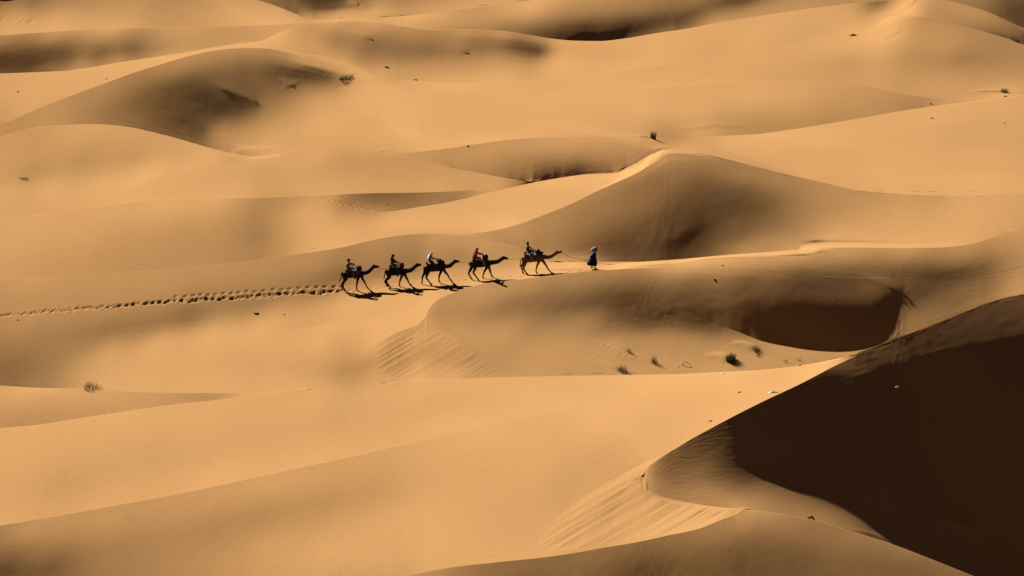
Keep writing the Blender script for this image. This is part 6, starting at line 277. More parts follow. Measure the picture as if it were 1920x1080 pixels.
(3,1,0,1,0,1,0,0,-1,1,-1,0,0,-1,-1,0,-2,-1,0,-2,-2,0,-3,-1,-2,-1,6,1,0,1,0,0,0,1,-1,1,0,0,0,0,-1,0,0,1,0,0,0,0,0,0,0,0,0,0,0,0,0,0,0,1,-1,0,0,0,0,0,0,0,0,0,0,0,0,0,1,0,0,0,0,0,-1,0,0,0,0,0,0,0,0,1,-1,1,-1,1,0,2,0,-1,-1,0,-1,-1,0,-1,1,-1,0,-1,-2,-5,-7,-8,-10,0,-4,-3,0,0,1,3,4,5,4,5,5,3,3,2,16,0,-1,0,1,0,0,-1,0,0,0,0,4,5,7,9,9,8,7,6,0,-2,-1,-2,0,1,0,1,0,0,-3,-4,-5,-6,-6,-8,-8,-6,-6,-4,-3,4,0,-1,1,-1,1,0,-2,1,2,4,7,7,10,11,12,11,8,-21,-4,-5,-4,-5,-5,-5,-6,-4,-6,-6,-6,-5,-6,-5,-6,0,-32,-53,-26,-5,-1,0,19,5,5,5,5,6,5,0,10,9,10,10,10,10,9,11,0,0,0,0,0,0,0,1,-1,0,0,-7,-7,-7,-7,-6,-8,-6,-6,-7,-5,-5,-5,-4,-3,-2,20,9,5,11,23,41,52,51,-1,5,2,2,0,-1,-1,-4,-3,-6,-6,-8,-9,-11,-12,1,-30,-38,-23,5,28,32,26,13,4,5,17,14,-13,-14,-13,-11,-10,-9,-5,-3,-3,-3,-2,-1,0,-2,-1,0,-1,0,0,-1,-1,-1,1,-27,-21,-14,2,13,13,4,-1,-3,-1,0,-1),
(3,0,1,0,0,1,0,0,1,-1,1,-1,-1,-1,0,-1,-1,-1,-1,-1,-1,-3,-1,-2,0,-1,7,-1,1,0,0,0,1,0,1,0,0,0,0,0,0,0,0,-1,0,1,0,0,0,0,0,0,0,0,0,0,0,1,0,-1,0,0,0,0,0,0,0,0,0,1,0,0,0,0,-1,0,0,0,0,0,0,1,0,0,0,0,0,0,0,-1,1,-1,1,0,0,1,0,0,0,-2,0,-1,-1,-1,-1,0,-1,-2,-3,-5,-8,-9,-8,0,-3,0,0,1,3,3,3,4,5,4,5,4,3,3,13,0,0,0,0,0,0,0,1,0,0,0,5,7,7,6,7,6,6,7,0,-2,1,1,1,-1,0,-1,-2,0,-4,-4,-5,-5,-6,-6,-7,-7,-4,-5,-4,8,-1,1,0,1,-1,0,1,-3,-2,4,7,12,16,16,13,8,-4,-23,-6,-4,-7,-7,-7,-7,-6,-8,-7,-7,-7,-8,-8,-8,-7,0,-42,-43,-7,1,1,6,26,4,4,5,5,4,4,0,10,11,9,9,10,9,9,8,0,1,0,1,0,1,0,0,1,0,0,-7,-6,-8,-7,-7,-6,-7,-6,-6,-6,-5,-2,-2,-2,-2,18,6,4,12,29,45,50,39,1,0,0,0,-2,-2,-4,-4,-7,-6,-8,-9,-10,-10,-11,0,-30,-28,-22,13,33,34,24,9,0,1,15,13,-13,-13,-14,-15,-12,-10,-7,-5,-5,-3,-3,2,-1,-1,0,-1,-1,0,-1,-1,0,-1,0,-26,-19,-5,2,8,10,5,-3,-1,-2,0,1),
(2,1,1,0,1,0,0,1,-1,0,0,-1,0,0,-1,-1,-1,-1,-1,-2,-1,-2,-1,-1,-1,-1,7,1,-1,0,1,1,0,0,0,0,0,0,1,0,0,0,0,0,0,-1,0,0,1,0,0,0,0,0,0,0,0,0,0,0,0,0,0,0,0,0,1,0,0,-1,0,0,0,0,1,0,0,0,0,0,0,-1,0,1,0,0,0,0,0,0,0,0,1,0,0,0,0,0,-2,0,-1,-2,-1,-1,-1,-1,-1,-3,-4,-6,-7,-8,-7,0,-1,0,1,2,2,3,4,4,5,5,4,4,5,7,12,1,0,1,0,0,1,0,0,1,0,0,4,3,4,4,3,4,3,4,0,5,3,4,3,1,-1,-2,-4,0,-7,-6,-4,-4,-4,-5,-6,-6,-7,-5,-5,7,1,0,1,0,1,0,0,-4,-1,4,9,19,22,19,11,-1,-15,-24,-6,-9,-9,-8,-9,-9,-9,-9,-9,-9,-9,-9,-9,-9,-10,0,-44,-19,3,5,8,14,39,3,3,3,3,3,3,0,9,9,10,9,7,9,9,-10,1,1,0,1,1,0,1,1,0,1,0,-7,-7,-6,-5,-7,-6,-5,-6,-4,-4,-1,-2,0,0,-2,9,1,5,16,34,47,44,27,0,-1,-1,-3,-3,-5,-5,-6,-7,-8,-9,-9,-9,-10,-9,-1,-23,-14,-22,18,39,39,21,7,0,-1,1,13,-15,-15,-16,-15,-16,-14,-11,-8,-5,-5,-3,3,-1,0,-1,-1,0,-1,-1,0,-1,0,0,-25,-17,-32,5,30,16,5,-1,-3,-1,0,0),
(3,0,0,1,0,0,1,0,0,0,-1,1,-1,-1,0,-1,-1,-1,-1,-1,-2,-1,-2,-1,-1,0,6,0,2,0,0,0,0,0,1,0,0,1,-1,0,0,0,0,0,1,0,0,0,-1,0,1,0,0,0,0,0,0,0,0,0,0,0,0,1,0,0,-1,0,0,0,1,0,0,0,-1,0,1,0,0,0,0,0,0,0,0,0,0,0,0,1,0,0,-1,1,0,0,0,-1,-1,-1,-2,0,-2,-2,-1,-1,-3,-3,-6,-6,-7,-7,-4,0,0,1,1,3,2,4,4,4,4,5,5,6,6,9,18,0,1,0,0,1,0,1,0,0,1,0,0,1,0,0,1,0,1,0,0,12,8,5,2,3,0,-2,-4,-1,-7,-8,-7,-5,-4,-5,-4,-6,-7,-6,-7,6,1,0,0,1,1,0,-2,-3,0,3,14,30,28,16,3,-10,-23,-19,-12,-10,-10,-11,-11,-10,-10,-10,-11,-9,-11,-9,-10,-10,-9,0,-34,1,7,9,9,18,62,2,3,2,2,2,3,-1,9,8,8,8,9,7,8,-34,0,0,1,-1,0,1,-1,0,1,-1,0,-6,-6,-5,-7,-3,-5,-5,-3,-3,-1,0,1,0,2,-3,0,-1,5,22,41,45,37,14,0,-2,-4,-4,-5,-5,-7,-7,-8,-8,-8,-8,-8,-7,-6,1,-15,-3,-17,22,42,37,20,5,5,5,-6,-11,-17,-17,-18,-17,-17,-16,-14,-11,-9,-6,-5,4,0,-1,0,0,-1,0,-1,0,-1,0,-1,-21,-13,-11,-6,14,18,9,1,-1,-2,0,0),
(2,0,1,0,1,1,0,-1,1,0,0,-1,0,-1,-1,-1,0,-1,-2,-1,-1,-1,-1,-1,0,0,5,1,-1,1,1,-1,1,1,0,0,0,-1,1,0,0,0,0,1,-1,0,0,0,1,0,-1,0,0,1,0,0,0,-1,1,0,0,0,0,0,0,0,0,0,1,0,-1,0,0,1,0,0,-1,0,1,0,0,0,1,-1,0,0,0,1,0,-1,0,1,0,0,0,0,-1,-1,0,-2,0,-3,-2,-2,-2,-3,-2,-5,-5,-6,-7,-4,-3,0,1,1,2,2,3,3,4,5,5,5,6,7,8,10,18,0,1,0,0,0,1,0,0,1,0,0,0,0,1,0,0,1,0,0,0,7,6,3,4,2,2,-1,-4,1,-9,-9,-7,-7,-6,-5,-5,-6,-6,-8,-8,4,0,1,0,-1,0,0,-4,-3,0,2,24,50,22,5,-7,-16,-18,-22,-11,-12,-11,-10,-11,-10,-11,-10,-9,-10,-9,-9,-9,-10,-9,-1,-13,5,6,7,11,25,87,2,0,2,0,2,1,-1,8,8,8,7,8,9,7,-67,-1,-1,-1,-1,-1,-1,0,-1,-2,0,0,-5,-5,-4,-3,-5,-2,-2,-1,-1,1,-1,1,2,0,-2,-7,-1,10,28,44,44,28,1,0,-4,-5,-5,-7,-7,-6,-7,-6,-7,-6,-6,-5,-4,-3,0,-4,9,-8,27,36,31,11,2,8,9,2,-41,-18,-20,-18,-19,-18,-18,-16,-14,-11,-9,-4,5,-1,0,-1,-1,0,-1,0,0,0,-1,0,-15,-7,4,1,4,8,5,1,0,-1,-2,0),
(1,2,0,1,0,0,0,1,0,0,-1,-1,0,-1,-1,0,-1,-1,-1,-1,-2,0,-1,0,0,0,4,0,1,0,0,1,0,0,0,1,0,0,0,0,0,0,1,-1,0,0,1,0,-1,0,1,0,0,-1,1,0,0,0,0,0,0,0,1,-1,0,0,1,0,-1,0,1,0,0,-1,1,0,0,0,0,0,0,0,0,0,0,0,1,-1,0,0,0,1,0,0,0,-1,-1,0,0,-1,-2,-2,-2,-3,-3,-3,-5,-4,-5,-6,-5,-4,-1,0,1,2,2,3,4,3,5,5,5,6,7,7,10,10,15,0,0,0,1,0,0,0,1,-1,1,0,0,1,-1,0,1,-1,1,0,0,5,4,3,2,2,2,0,-4,0,-6,-9,-10,-7,-7,-5,-6,-7,-7,-9,-8,3,-1,-1,-1,-1,-1,0,-9,-4,-3,-3,50,59,10,-7,-16,-17,-11,-13,-10,-11,-10,-11,-10,-11,-9,-10,-10,-10,-9,-10,-9,-9,-10,0,-2,5,7,8,13,38,124,0,0,0,0,0,0,7,3,4,3,4,4,3,5,-149,1,0,1,1,1,1,0,1,1,1,3,2,1,0,1,0,0,0,0,2,0,2,2,0,3,-3,-13,-2,16,37,45,38,18,-8,0,-6,-5,-7,-5,-6,-6,-6,-5,-4,-3,-3,-2,-1,-1,-1,6,13,-4,30,35,23,2,-3,2,6,4,-46,-18,-19,-18,-19,-19,-18,-20,-16,-14,-9,-6,8,0,-1,0,0,0,0,-1,-1,0,0,1,-9,-1,11,7,1,5,1,-4,-3,-2,-1,-3),
(2,0,1,0,1,0,0,0,0,0,0,0,-2,0,-1,-2,-1,0,-1,-2,0,-1,1,-1,0,0,3,1,0,0,1,0,0,0,0,1,0,0,-1,0,1,0,-1,1,0,0,-1,1,0,0,0,0,0,0,0,0,0,1,-1,0,0,1,-1,0,1,0,-1,0,1,0,-1,0,1,0,-1,1,0,0,-1,1,0,0,0,0,0,0,0,0,0,1,-1,2,3,2,0,-3,-1,0,-2,-1,-3,-1,-4,-3,-4,-5,-4,-5,-6,-5,-3,-2,1,0,2,1,3,3,4,6,4,6,7,6,7,8,9,11,11,1,-1,1,-1,1,0,0,0,1,-1,0,1,-1,1,0,0,0,0,0,0,5,2,2,2,2,-1,-3,-4,0,-7,-8,-8,-9,-7,-6,-6,-6,-8,-7,-8,3,-2,-1,-1,-1,-1,0,-10,-11,-11,-5,73,48,-1,-18,-17,-10,-2,0,-9,-9,-11,-10,-10,-9,-11,-9,-10,-9,-10,-10,-10,-9,-9,0,2,6,7,9,16,51,16,-2,0,-1,-1,-1,-2,-4,0,-2,0,0,-1,-1,-1,-21,0,1,-1,1,0,-1,1,0,0,0,-3,0,2,1,1,3,2,3,4,4,3,4,3,4,3,-2,-18,-2,24,42,43,29,7,-14,1,-4,-6,-4,-4,-4,-4,-2,-3,-1,-2,0,-1,0,0,1,6,8,-8,25,21,14,5,4,2,5,-1,-39,-17,-15,-17,-16,-16,-17,-16,-18,-13,-13,-13,8,0,0,0,0,-1,0,0,0,0,-1,0,0,4,10,7,5,5,-2,-6,-5,-5,-3,-3),
(3,0,0,1,-1,1,1,0,-1,0,-1,-1,0,-1,-2,0,-1,-2,0,-1,-1,0,-1,1,0,1,-1,0,1,1,-1,1,0,1,1,-1,0,0,1,0,-1,1,0,-1,0,1,0,-1,1,0,-1,0,1,0,-1,1,0,-1,1,0,0,-1,1,0,-1,0,1,0,-1,1,0,0,-1,1,0,-1,1,0,0,-1,1,0,-1,1,0,0,-1,1,0,-1,1,7,6,5,0,-4,-3,-5,-3,-3,-3,-5,-3,-4,-5,-4,-5,-6,-5,-4,-2,1,5,0,1,4,3,5,5,5,6,6,6,8,7,8,9,9,10,0,0,0,1,0,-1,1,0,0,0,0,0,0,0,1,-1,1,-1,1,0,2,3,2,1,-1,-4,-6,-7,0,-7,-8,-7,-8,-6,-7,-6,-5,-6,-7,-6,5,-1,-1,-1,-1,-1,0,-12,-15,-16,24,34,22,17,-24,-9,2,6,0,-8,-8,-9,-9,-9,-9,-9,-10,-9,-9,-9,-9,-8,-9,-10,0,3,5,7,10,24,61,-42,0,-1,-1,0,-1,1,-1,0,0,0,-1,0,1,-1,1,0,0,0,0,-1,1,0,-1,1,0,0,1,1,3,2,3,3,4,3,2,4,3,2,3,3,-2,-18,-1,29,46,38,20,-2,-21,3,-4,-2,-3,-2,-1,-1,-2,1,-1,0,0,1,1,0,0,2,-1,-14,10,4,0,6,12,11,12,11,-23,-15,-15,-14,-13,-14,-12,-14,-13,-14,-14,-21,3,-1,1,-1,-1,1,-1,1,-1,-1,1,0,3,4,9,9,5,6,-1,-6,-8,-6,-6,-6),
(3,0,1,0,1,0,0,0,0,-1,0,-1,-1,-2,0,-2,-2,-1,-1,0,0,-1,1,1,1,0,-1,1,0,1,1,0,2,0,1,2,0,0,-1,1,0,-1,0,1,0,-1,0,1,-1,0,0,1,-1,0,0,0,0,0,-1,1,0,0,-1,1,0,0,-1,1,0,-1,0,1,0,-1,0,1,-1,0,0,0,0,0,0,-1,1,0,0,-1,1,0,0,4,2,3,0,-2,-3,-3,-3,-4,-4,-3,-5,-5,-4,-5,-6,-5,-4,-3,-1,3,6,0,4,4,5,4,6,6,7,6,7,7,8,8,8,7,8,0,1,0,0,0,1,-1,0,0,1,0,0,0,0,-1,1,0,0,0,0,3,1,0,-1,-3,-6,-8,-10,0,-8,-6,-8,-6,-8,-5,-5,-5,-5,-5,-4,3,-1,-1,-2,0,-2,1,-17,-16,-10,53,-9,-22,46,-14,4,6,7,0,-6,-8,-8,-8,-9,-9,-9,-8,-9,-9,-8,-9,-9,-9,-7,0,3,5,7,13,35,65,-67,0,0,0,-1,0,-1,1,-1,0,0,0,0,-1,0,1,-1,-1,0,-1,1,-1,-1,0,-1,-1,0,4,3,2,4,3,3,4,3,4,2,2,3,2,2,0,-18,6,36,47,34,10,-12,-24,2,-1,-1,0,-1,-1,0,1,0,1,0,1,0,0,1,0,-3,-4,-17,-6,-16,-18,-3,12,18,16,22,12,-12,-11,-10,-11,-9,-9,-9,-11,-12,-16,-21,-1,0,-1,1,0,-1,0,-1,0,0,-1,1,3,10,12,2,4,5,-1,-8,-8,-8,-6,-7),
(3,1,0,1,0,0,0,0,1,-1,0,-1,-1,-1,-2,-2,-1,-1,-1,-1,0,1,0,1,0,1,4,1,0,0,1,1,1,2,1,1,0,0,1,-1,0,0,0,0,0,0,0,-1,1,0,0,-1,0,1,0,-1,0,0,1,-1,0,0,0,-1,1,0,0,-1,0,1,0,-1,0,0,1,-1,0,0,0,1,-1,0,0,0,-1,1,0,0,-1,0,1,0,1,1,0,-3,-3,-3,-5,-4,-4,-5,-5,-5,-6,-5,-5,-4,-3,-1,2,5,9,0,4,4,6,7,5,7,7,7,7,6,7,8,6,6,9,0,-1,0,0,0,0,1,0,0,0,0,-1,1,-1,1,0,-1,1,0,-1,2,0,0,-3,-6,-9,-10,-11,0,-9,-7,-7,-6,-5,-7,-4,-4,-4,-4,-4,0,-1,-2,-1,-2,-1,0,-16,-6,2,27,-14,-23,11,38,3,7,6,1,-4,-7,-8,-10,-8,-9,-8,-9,-8,-9,-9,-8,-9,-8,-9,0,5,7,10,20,45,59,-83,0,0,0,1,1,0,-1,0,0,-1,0,-1,0,0,0,0,1,0,1,-1,1,1,0,1,0,0,2,2,3,2,2,3,2,2,2,2,1,0,1,0,-1,-12,13,45,45,25,1,-18,-25,3,-1,0,0,0,1,1,0,0,1,1,0,1,0,0,0,-2,-3,-15,-16,-25,-28,-13,7,19,19,23,45,-8,-8,-8,-8,-8,-9,-7,-9,-13,-16,-17,-4,0,0,-1,-1,0,0,-1,0,0,0,-1,5,7,12,5,2,4,-3,-8,-9,-8,-7,-8),
(5,0,0,0,1,0,0,1,-1,0,-1,0,-1,-1,-2,-1,-2,-1,-2,0,0,1,1,-1,2,1,6,-1,1,0,0,1,0,1,1,1,0,0,-1,0,0,1,0,-1,0,0,0,0,0,0,0,0,0,-1,0,1,0,0,-1,0,0,0,1,0,-1,0,0,0,0,0,0,0,0,0,-1,0,0,1,0,-1,0,0,0,0,1,-1,0,0,0,0,-1,-1,0,2,0,-4,-4,-5,-3,-5,-5,-6,-5,-6,-5,-5,-4,-3,-2,1,4,8,12,0,6,6,6,6,7,7,6,6,7,7,6,6,5,4,8,0,1,0,0,0,0,0,0,0,0,-1,1,0,0,0,0,0,0,-1,1,1,-2,-3,-6,-8,-9,-12,-12,0,-9,-8,-6,-7,-6,-3,-5,-4,-3,-1,-3,-6,-1,-1,-2,-1,-1,-1,-6,0,10,-10,-24,-25,-3,83,10,5,7,-1,-3,-7,-9,-9,-9,-9,-9,-9,-9,-9,-9,-9,-9,-8,-8,0,7,9,18,30,56,43,-96,1,1,0,1,0,0,1,0,0,0,0,0,0,0,-1,1,-1,1,-1,1,0,-1,1,-1,1,0,2,2,2,1,3,2,1,3,1,1,0,1,-1,-1,-1,-9,27,50,41,16,-9,-22,-24,1,1,1,0,0,1,0,1,1,-1,1,1,2,2,2,0,-2,1,-14,-18,-26,-31,-16,4,17,19,21,56,-11,-6,-6,-7,-7,-7,-8,-9,-12,-13,-16,-1,-1,-1,0,0,-1,-1,1,-1,-1,-1,1,5,6,10,5,4,3,-3,-11,-9,-8,-8,-8),
(5,1,0,0,1,0,1,-1,1,0,-1,0,-2,-1,-1,-3,-1,-2,0,0,0,-1,0,1,0,0,10,-1,0,0,-1,0,-1,-1,0,-1,0,0,1,0,0,-1,0,0,0,0,0,1,-1,0,0,0,0,0,0,-1,0,0,1,0,0,0,-1,0,0,0,0,0,1,-1,0,0,0,0,0,0,0,-1,0,0,1,0,0,0,-1,0,0,0,0,0,0,-4,-1,4,0,-5,-5,-3,-5,-5,-5,-6,-6,-5,-5,-5,-3,-2,0,4,7,12,16,0,5,7,6,7,7,6,6,7,6,6,5,4,4,1,10,0,0,0,0,0,0,0,0,-1,0,1,0,-1,1,0,-1,1,-1,1,0,-2,-2,-6,-7,-9,-11,-14,-13,0,-9,-8,-6,-5,-4,-5,-2,-2,-2,-1,1,-5,-1,0,0,0,-1,1,1,9,31,2,-21,-18,-19,11,35,1,4,0,-3,-7,-9,-10,-10,-10,-10,-9,-9,-9,-9,-9,-8,-9,-8,0,12,18,28,41,62,17,-98,0,0,1,0,1,1,-1,0,0,0,1,0,0,0,0,-1,1,0,0,0,0,0,0,0,0,-1,3,2,1,3,1,2,2,0,0,1,-1,-2,-2,-2,0,-2,39,54,34,5,-17,-25,-23,3,0,0,0,1,0,1,1,0,2,2,2,2,3,4,0,-1,1,-13,-15,-28,-31,-17,5,15,22,19,43,-4,-7,-5,-6,-6,-6,-7,-9,-10,-12,-10,-2,0,0,-1,0,-1,0,-1,0,0,0,-1,5,4,12,4,2,3,-4,-10,-10,-8,-8,-8),
(5,1,1,0,0,1,0,1,-1,0,1,-1,-1,-1,-2,-1,-2,-1,-1,0,-1,0,0,-1,-1,-1,11,1,0,-1,1,-2,0,-2,-3,-1,0,0,-1,0,0,0,0,0,0,0,0,-1,0,0,0,1,0,0,0,0,0,0,-1,0,0,0,0,0,0,0,0,0,-1,0,0,0,0,0,0,0,0,0,1,0,-1,0,0,0,0,0,0,0,0,0,0,-6,-2,0,0,-4,-4,-5,-5,-5,-6,-5,-6,-6,-5,-3,-2,0,4,8,12,15,16,0,7,7,7,6,6,6,6,5,4,5,4,3,1,1,10,0,0,0,0,-1,0,0,0,1,-1,0,0,0,0,0,0,0,0,0,0,-2,-5,-6,-8,-10,-13,-13,-15,0,-9,-7,-6,-4,-3,-1,-2,-1,1,0,3,15,1,0,1,1,2,0,18,36,51,4,-15,-16,-15,-34,-24,4,2,-1,-6,-9,-9,-10,-10,-10,-9,-10,-9,-9,-9,-8,-10,-9,-9,0,21,30,37,46,53,-16,-87,1,0,1,0,0,0,0,1,0,0,-1,0,0,0,0,1,0,-1,1,0,-1,1,0,0,0,0,2,2,2,2,2,1,1,0,0,-2,-1,-2,-2,-2,-1,9,53,51,24,-5,-22,-27,-20,2,0,0,1,1,0,0,1,3,2,3,3,4,5,4,0,-2,-4,-11,-15,-28,-29,-11,6,17,20,14,35,-2,-3,-4,-4,-7,-6,-7,-8,-9,-9,-9,-1,0,-1,0,0,0,0,-1,0,0,-1,0,7,10,5,2,1,1,-5,-11,-8,-9,-7,-9),
(5,1,1,1,0,1,0,0,1,1,-1,0,0,-2,-1,-1,-2,-2,-1,0,0,-1,-2,0,-2,-2,12,0,0,2,0,0,-3,-2,-3,-4,0,0,0,0,0,0,0,0,0,0,0,0,0,0,0,-1,0,0,0,0,0,0,0,0,0,0,0,0,0,0,0,0,0,0,0,0,-1,0,0,0,0,0,-1,0,0,0,0,0,0,0,0,0,0,0,0,-5,-5,-5,0,-4,-6,-5,-5,-6,-5,-6,-5,-4,-3,-3,0,5,8,11,16,16,17,-1,8,5,6,6,6,5,4,5,4,2,3,1,0,-1,10,0,0,-1,0,1,0,-1,0,0,0,0,0,0,0,-1,1,0,0,0,-1,-3,-5,-8,-8,-10,-11,-15,-15,1,-9,-8,-4,-2,-1,0,1,1,0,2,1,6,25,17,2,5,6,-1,63,40,5,-11,-14,-13,-55,-68,-8,1,0,37,-14,-11,-10,-9,-10,-9,-9,-9,-8,-9,-8,-9,-9,-9,-10,0,37,40,37,40,28,-44,-49,-1,0,0,0,0,0,0,-1,0,1,0,0,0,0,0,0,0,0,0,0,0,0,0,0,0,0,1,1,2,0,1,1,-1,0,-1,-1,-2,-2,-2,-1,0,27,62,45,11,-16,-27,-24,-18,2,0,1,0,-1,2,2,1,3,3,4,5,4,3,4,0,-8,-15,-2,-20,-28,-21,-1,9,17,19,7,31,-2,-3,-4,-4,-3,-6,-7,-8,-7,-8,-6,0,-1,1,-1,-1,1,-1,1,-1,0,0,0,7,8,8,2,1,1,-4,-10,-10,-8,-7,-9),
(6,-1,1,1,1,1,1,1,1,0,0,0,0,-1,-1,-2,-1,-1,-1,-1,-2,-1,-1,-2,-2,-2,9,2,2,0,1,0,-2,-3,-4,-5,0,0,0,0,0,0,0,0,0,0,-1,0,0,0,0,0,0,0,0,0,-1,0,0,0,0,0,0,0,0,-1,0,0,0,0,0,0,1,0,-1,0,0,0,0,0,0,0,0,-1,0,0,0,0,0,0,0,-6,-6,-9,0,-6,-6,-6,-7,-5,-6,-4,-4,-3,-1,2,5,8,12,15,15,17,15,0,6,6,5,5,4,4,4,3,2,2,0,0,-1,-1,9,0,0,0,0,-1,0,1,-1,0,1,0,-1,0,0,0,0,-1,1,-1,1,-4,-7,-9,-9,-9,-12,-12,-14,-1,-7,-5,-4,-2,2,1,1,1,1,0,0,7,1,10,25,22,20,0,0,-4,-7,-7,-6,-26,-50,-6,1,2,1,49,-15,-11,-9,-9,-7,-8,-8,-7,-9,-7,-8,-9,-10,-10,-10,1,84,25,24,25,0,-49,-27,0,1,-1,0,0,0,0,0,1,-1,0,0,0,1,-1,0,0,1,-1,0,1,-1,0,1,0,0,1,2,1,1,0,0,0,-1,-1,-2,-1,-1,1,2,-3,53,64,31,-3,-23,-29,-23,-14,2,1,-1,0,2,0,2,4,3,5,3,4,3,2,1,0,-13,-21,-2,-22,-24,-11,3,13,18,17,2,17,0,-3,-2,-2,-3,-4,-4,-5,-6,-4,-5,0,1,-1,0,1,-1,0,-1,1,-1,1,0,6,8,8,4,1,2,-5,-8,-9,-8,-8,-8),
(4,1,1,1,1,1,1,1,1,0,2,0,0,0,-1,-1,-2,-1,-1,-2,-1,-2,-2,-3,-3,-2,6,2,2,3,0,-1,-2,-5,-5,-6,0,-1,0,0,0,0,0,-1,0,0,1,0,0,-1,0,0,0,0,-1,0,1,0,0,0,-1,0,0,0,0,0,0,0,0,0,-1,0,0,0,1,-1,0,0,0,0,-1,0,0,1,0,-1,0,0,0,0,0,-7,-7,-11,0,-8,-6,-8,-6,-6,-4,-3,-1,1,3,6,9,13,15,16,15,14,14,0,5,4,5,4,4,2,3,0,2,0,0,-2,-1,-3,12,-1,0,0,0,0,0,-1,1,-1,0,0,0,1,-1,0,0,0,0,0,0,-6,-8,-9,-10,-10,-10,-13,-12,1,-6,-4,-2,0,0,1,1,0,1,-1,-1,-17,1,-1,-1,-2,-1,0,-7,-6,-6,-6,-6,10,3,3,2,2,3,58,-13,-9,-8,-7,-8,-7,-8,-8,-8,-8,-9,-10,-9,-11,-9,-1,98,38,11,16,-31,-59,0,0,0,0,1,0,0,0,1,-1,0,0,1,0,-1,1,-1,0,-1,1,-1,0,1,-1,0,-1,0,4,2,2,2,1,0,1,0,0,0,0,1,2,7,0,73,58,17,-16,-31,-28,-20,-9,3,-1,0,0,1,3,4,3,4,3,4,1,0,-2,-4,1,-18,-21,-3,-20,-18,-4,8,15,17,15,0,-4,0,1,-1,0,-1,-1,-1,-2,-2,-2,0,0,-1,0,1,-1,0,1,0,-1,1,-1,0,6,8,7,4,3,2,-3,-9,-8,-7,-7,-8),
(2,2,1,1,1,1,2,1,0,2,1,0,1,0,0,-1,-2,-1,-1,-2,-2,-3,-3,-3,-2,-3,2,2,3,1,0,-4,-5,-6,-9,-9,0,0,0,0,0,-1,0,1,0,-1,0,0,0,0,0,0,0,-1,1,0,0,-1,0,0,1,-1,0,0,0,0,0,0,0,-1,1,0,0,-1,0,1,0,-1,0,0,0,0,0,0,-1,1,0,0,-1,0,0,-6,-9,-8,0,-8,-8,-6,-5,-4,-2,0,2,6,8,12,14,14,16,14,13,13,11,1,3,4,3,2,2,2,0,2,-1,0,-2,-2,-3,-2,14,1,-1,1,-1,0,0,0,0,0,-1,0,1,-1,0,1,-1,0,0,0,0,-6,-8,-10,-12,-12,-12,-13,-11,-1,-2,-2,-1,0,1,0,1,2,-1,1,2,-27,-24,-19,-14,-8,-5,0,-17,-3,-6,-5,-6,-1,63,21,3,2,2,67,-10,-8,-7,-7,-7,-8,-7,-8,-8,-9,-9,-9,-10,-9,-8,0,-5,97,67,12,-84,-90,5,2,0,1,1,0,1,0,0,1,1,1,0,0,1,0,0,0,0,-1,1,-1,-1,1,-1,0,0,7,7,7,5,6,5,4,5,5,5,5,7,9,19,1,84,45,1,-27,-33,-25,-15,-7,4,-1,0,1,3,3,4,4,3,2,0,-2,-3,-5,-8,-1,-17,-20,-2,-17,-11,2,12,15,15,10,-4,-8,4,0,1,0,0,1,0,0,0,0,1,1,0,0,-1,1,0,-1,1,0,0,0,0,4,8,8,4,2,2,-2,-8,-7,-7,-6,-6),
(2,1,0,2,1,1,1,1,2,1,1,1,1,1,-1,-1,-1,-2,-3,-2,-3,-3,-3,-3,-3,-2,-2,3,3,0,-4,-5,-9,-10,-12,-14,0,1,-1,0,0,0,0,0,-1,1,0,-1,0,1,0,-1,0,1,-1,0,0,0,0,0,0,0,0,0,-1,1,0,-1,0,1,-1,0,0,0,0,0,-1,1,0,0,0,0,0,-1,1,0,-1,0,1,-1,0,-6,-6,-6,0,-8,-6,-4,-3,0,2,6,8,11,13,14,15,15,12,13,12,10,10,-1,3,2,2,1,1,1,0,-1,-1,-2,-2,-2,-3,-3,18,0,0,-1,1,0,-1,1,-1,0,1,0,-1,0,0,0,0,0,-1,1,-1,-5,-9,-11,-12,-14,-15,-13,-13,0,-2,0,1,1,1,2,2,1,2,3,5,-16,-2,-5,-9,-15,-16,0,-47,-45,1,-5,-4,-5,3,45,56,12,2,66,-8,-8,-7,-7,-7,-7,-9,-9,-8,-8,-10,-9,-9,-8,-6,1,14,7,38,-17,-101,-31,30,0,0,0,0,0,0,0,0,0,0,0,-1,1,0,0,1,-1,1,0,0,1,0,0,0,1,0,10,11,10,11,10,10,10,9,10,11,13,16,24,35,-1,81,26,-16,-33,-31,-21,-11,-5,3,0,1,4,3,5,4,3,0,-1,-4,-5,-7,-9,-8,0,-17,-14,-3,-13,-4,7,12,13,13,6,-5,-5,3,4,0,1,1,2,1,1,1,2,2,-1,0,1,0,0,1,0,0,1,0,1,0,10,2,5,3,1,3,-3,-7,-6,-6,-6,-6),
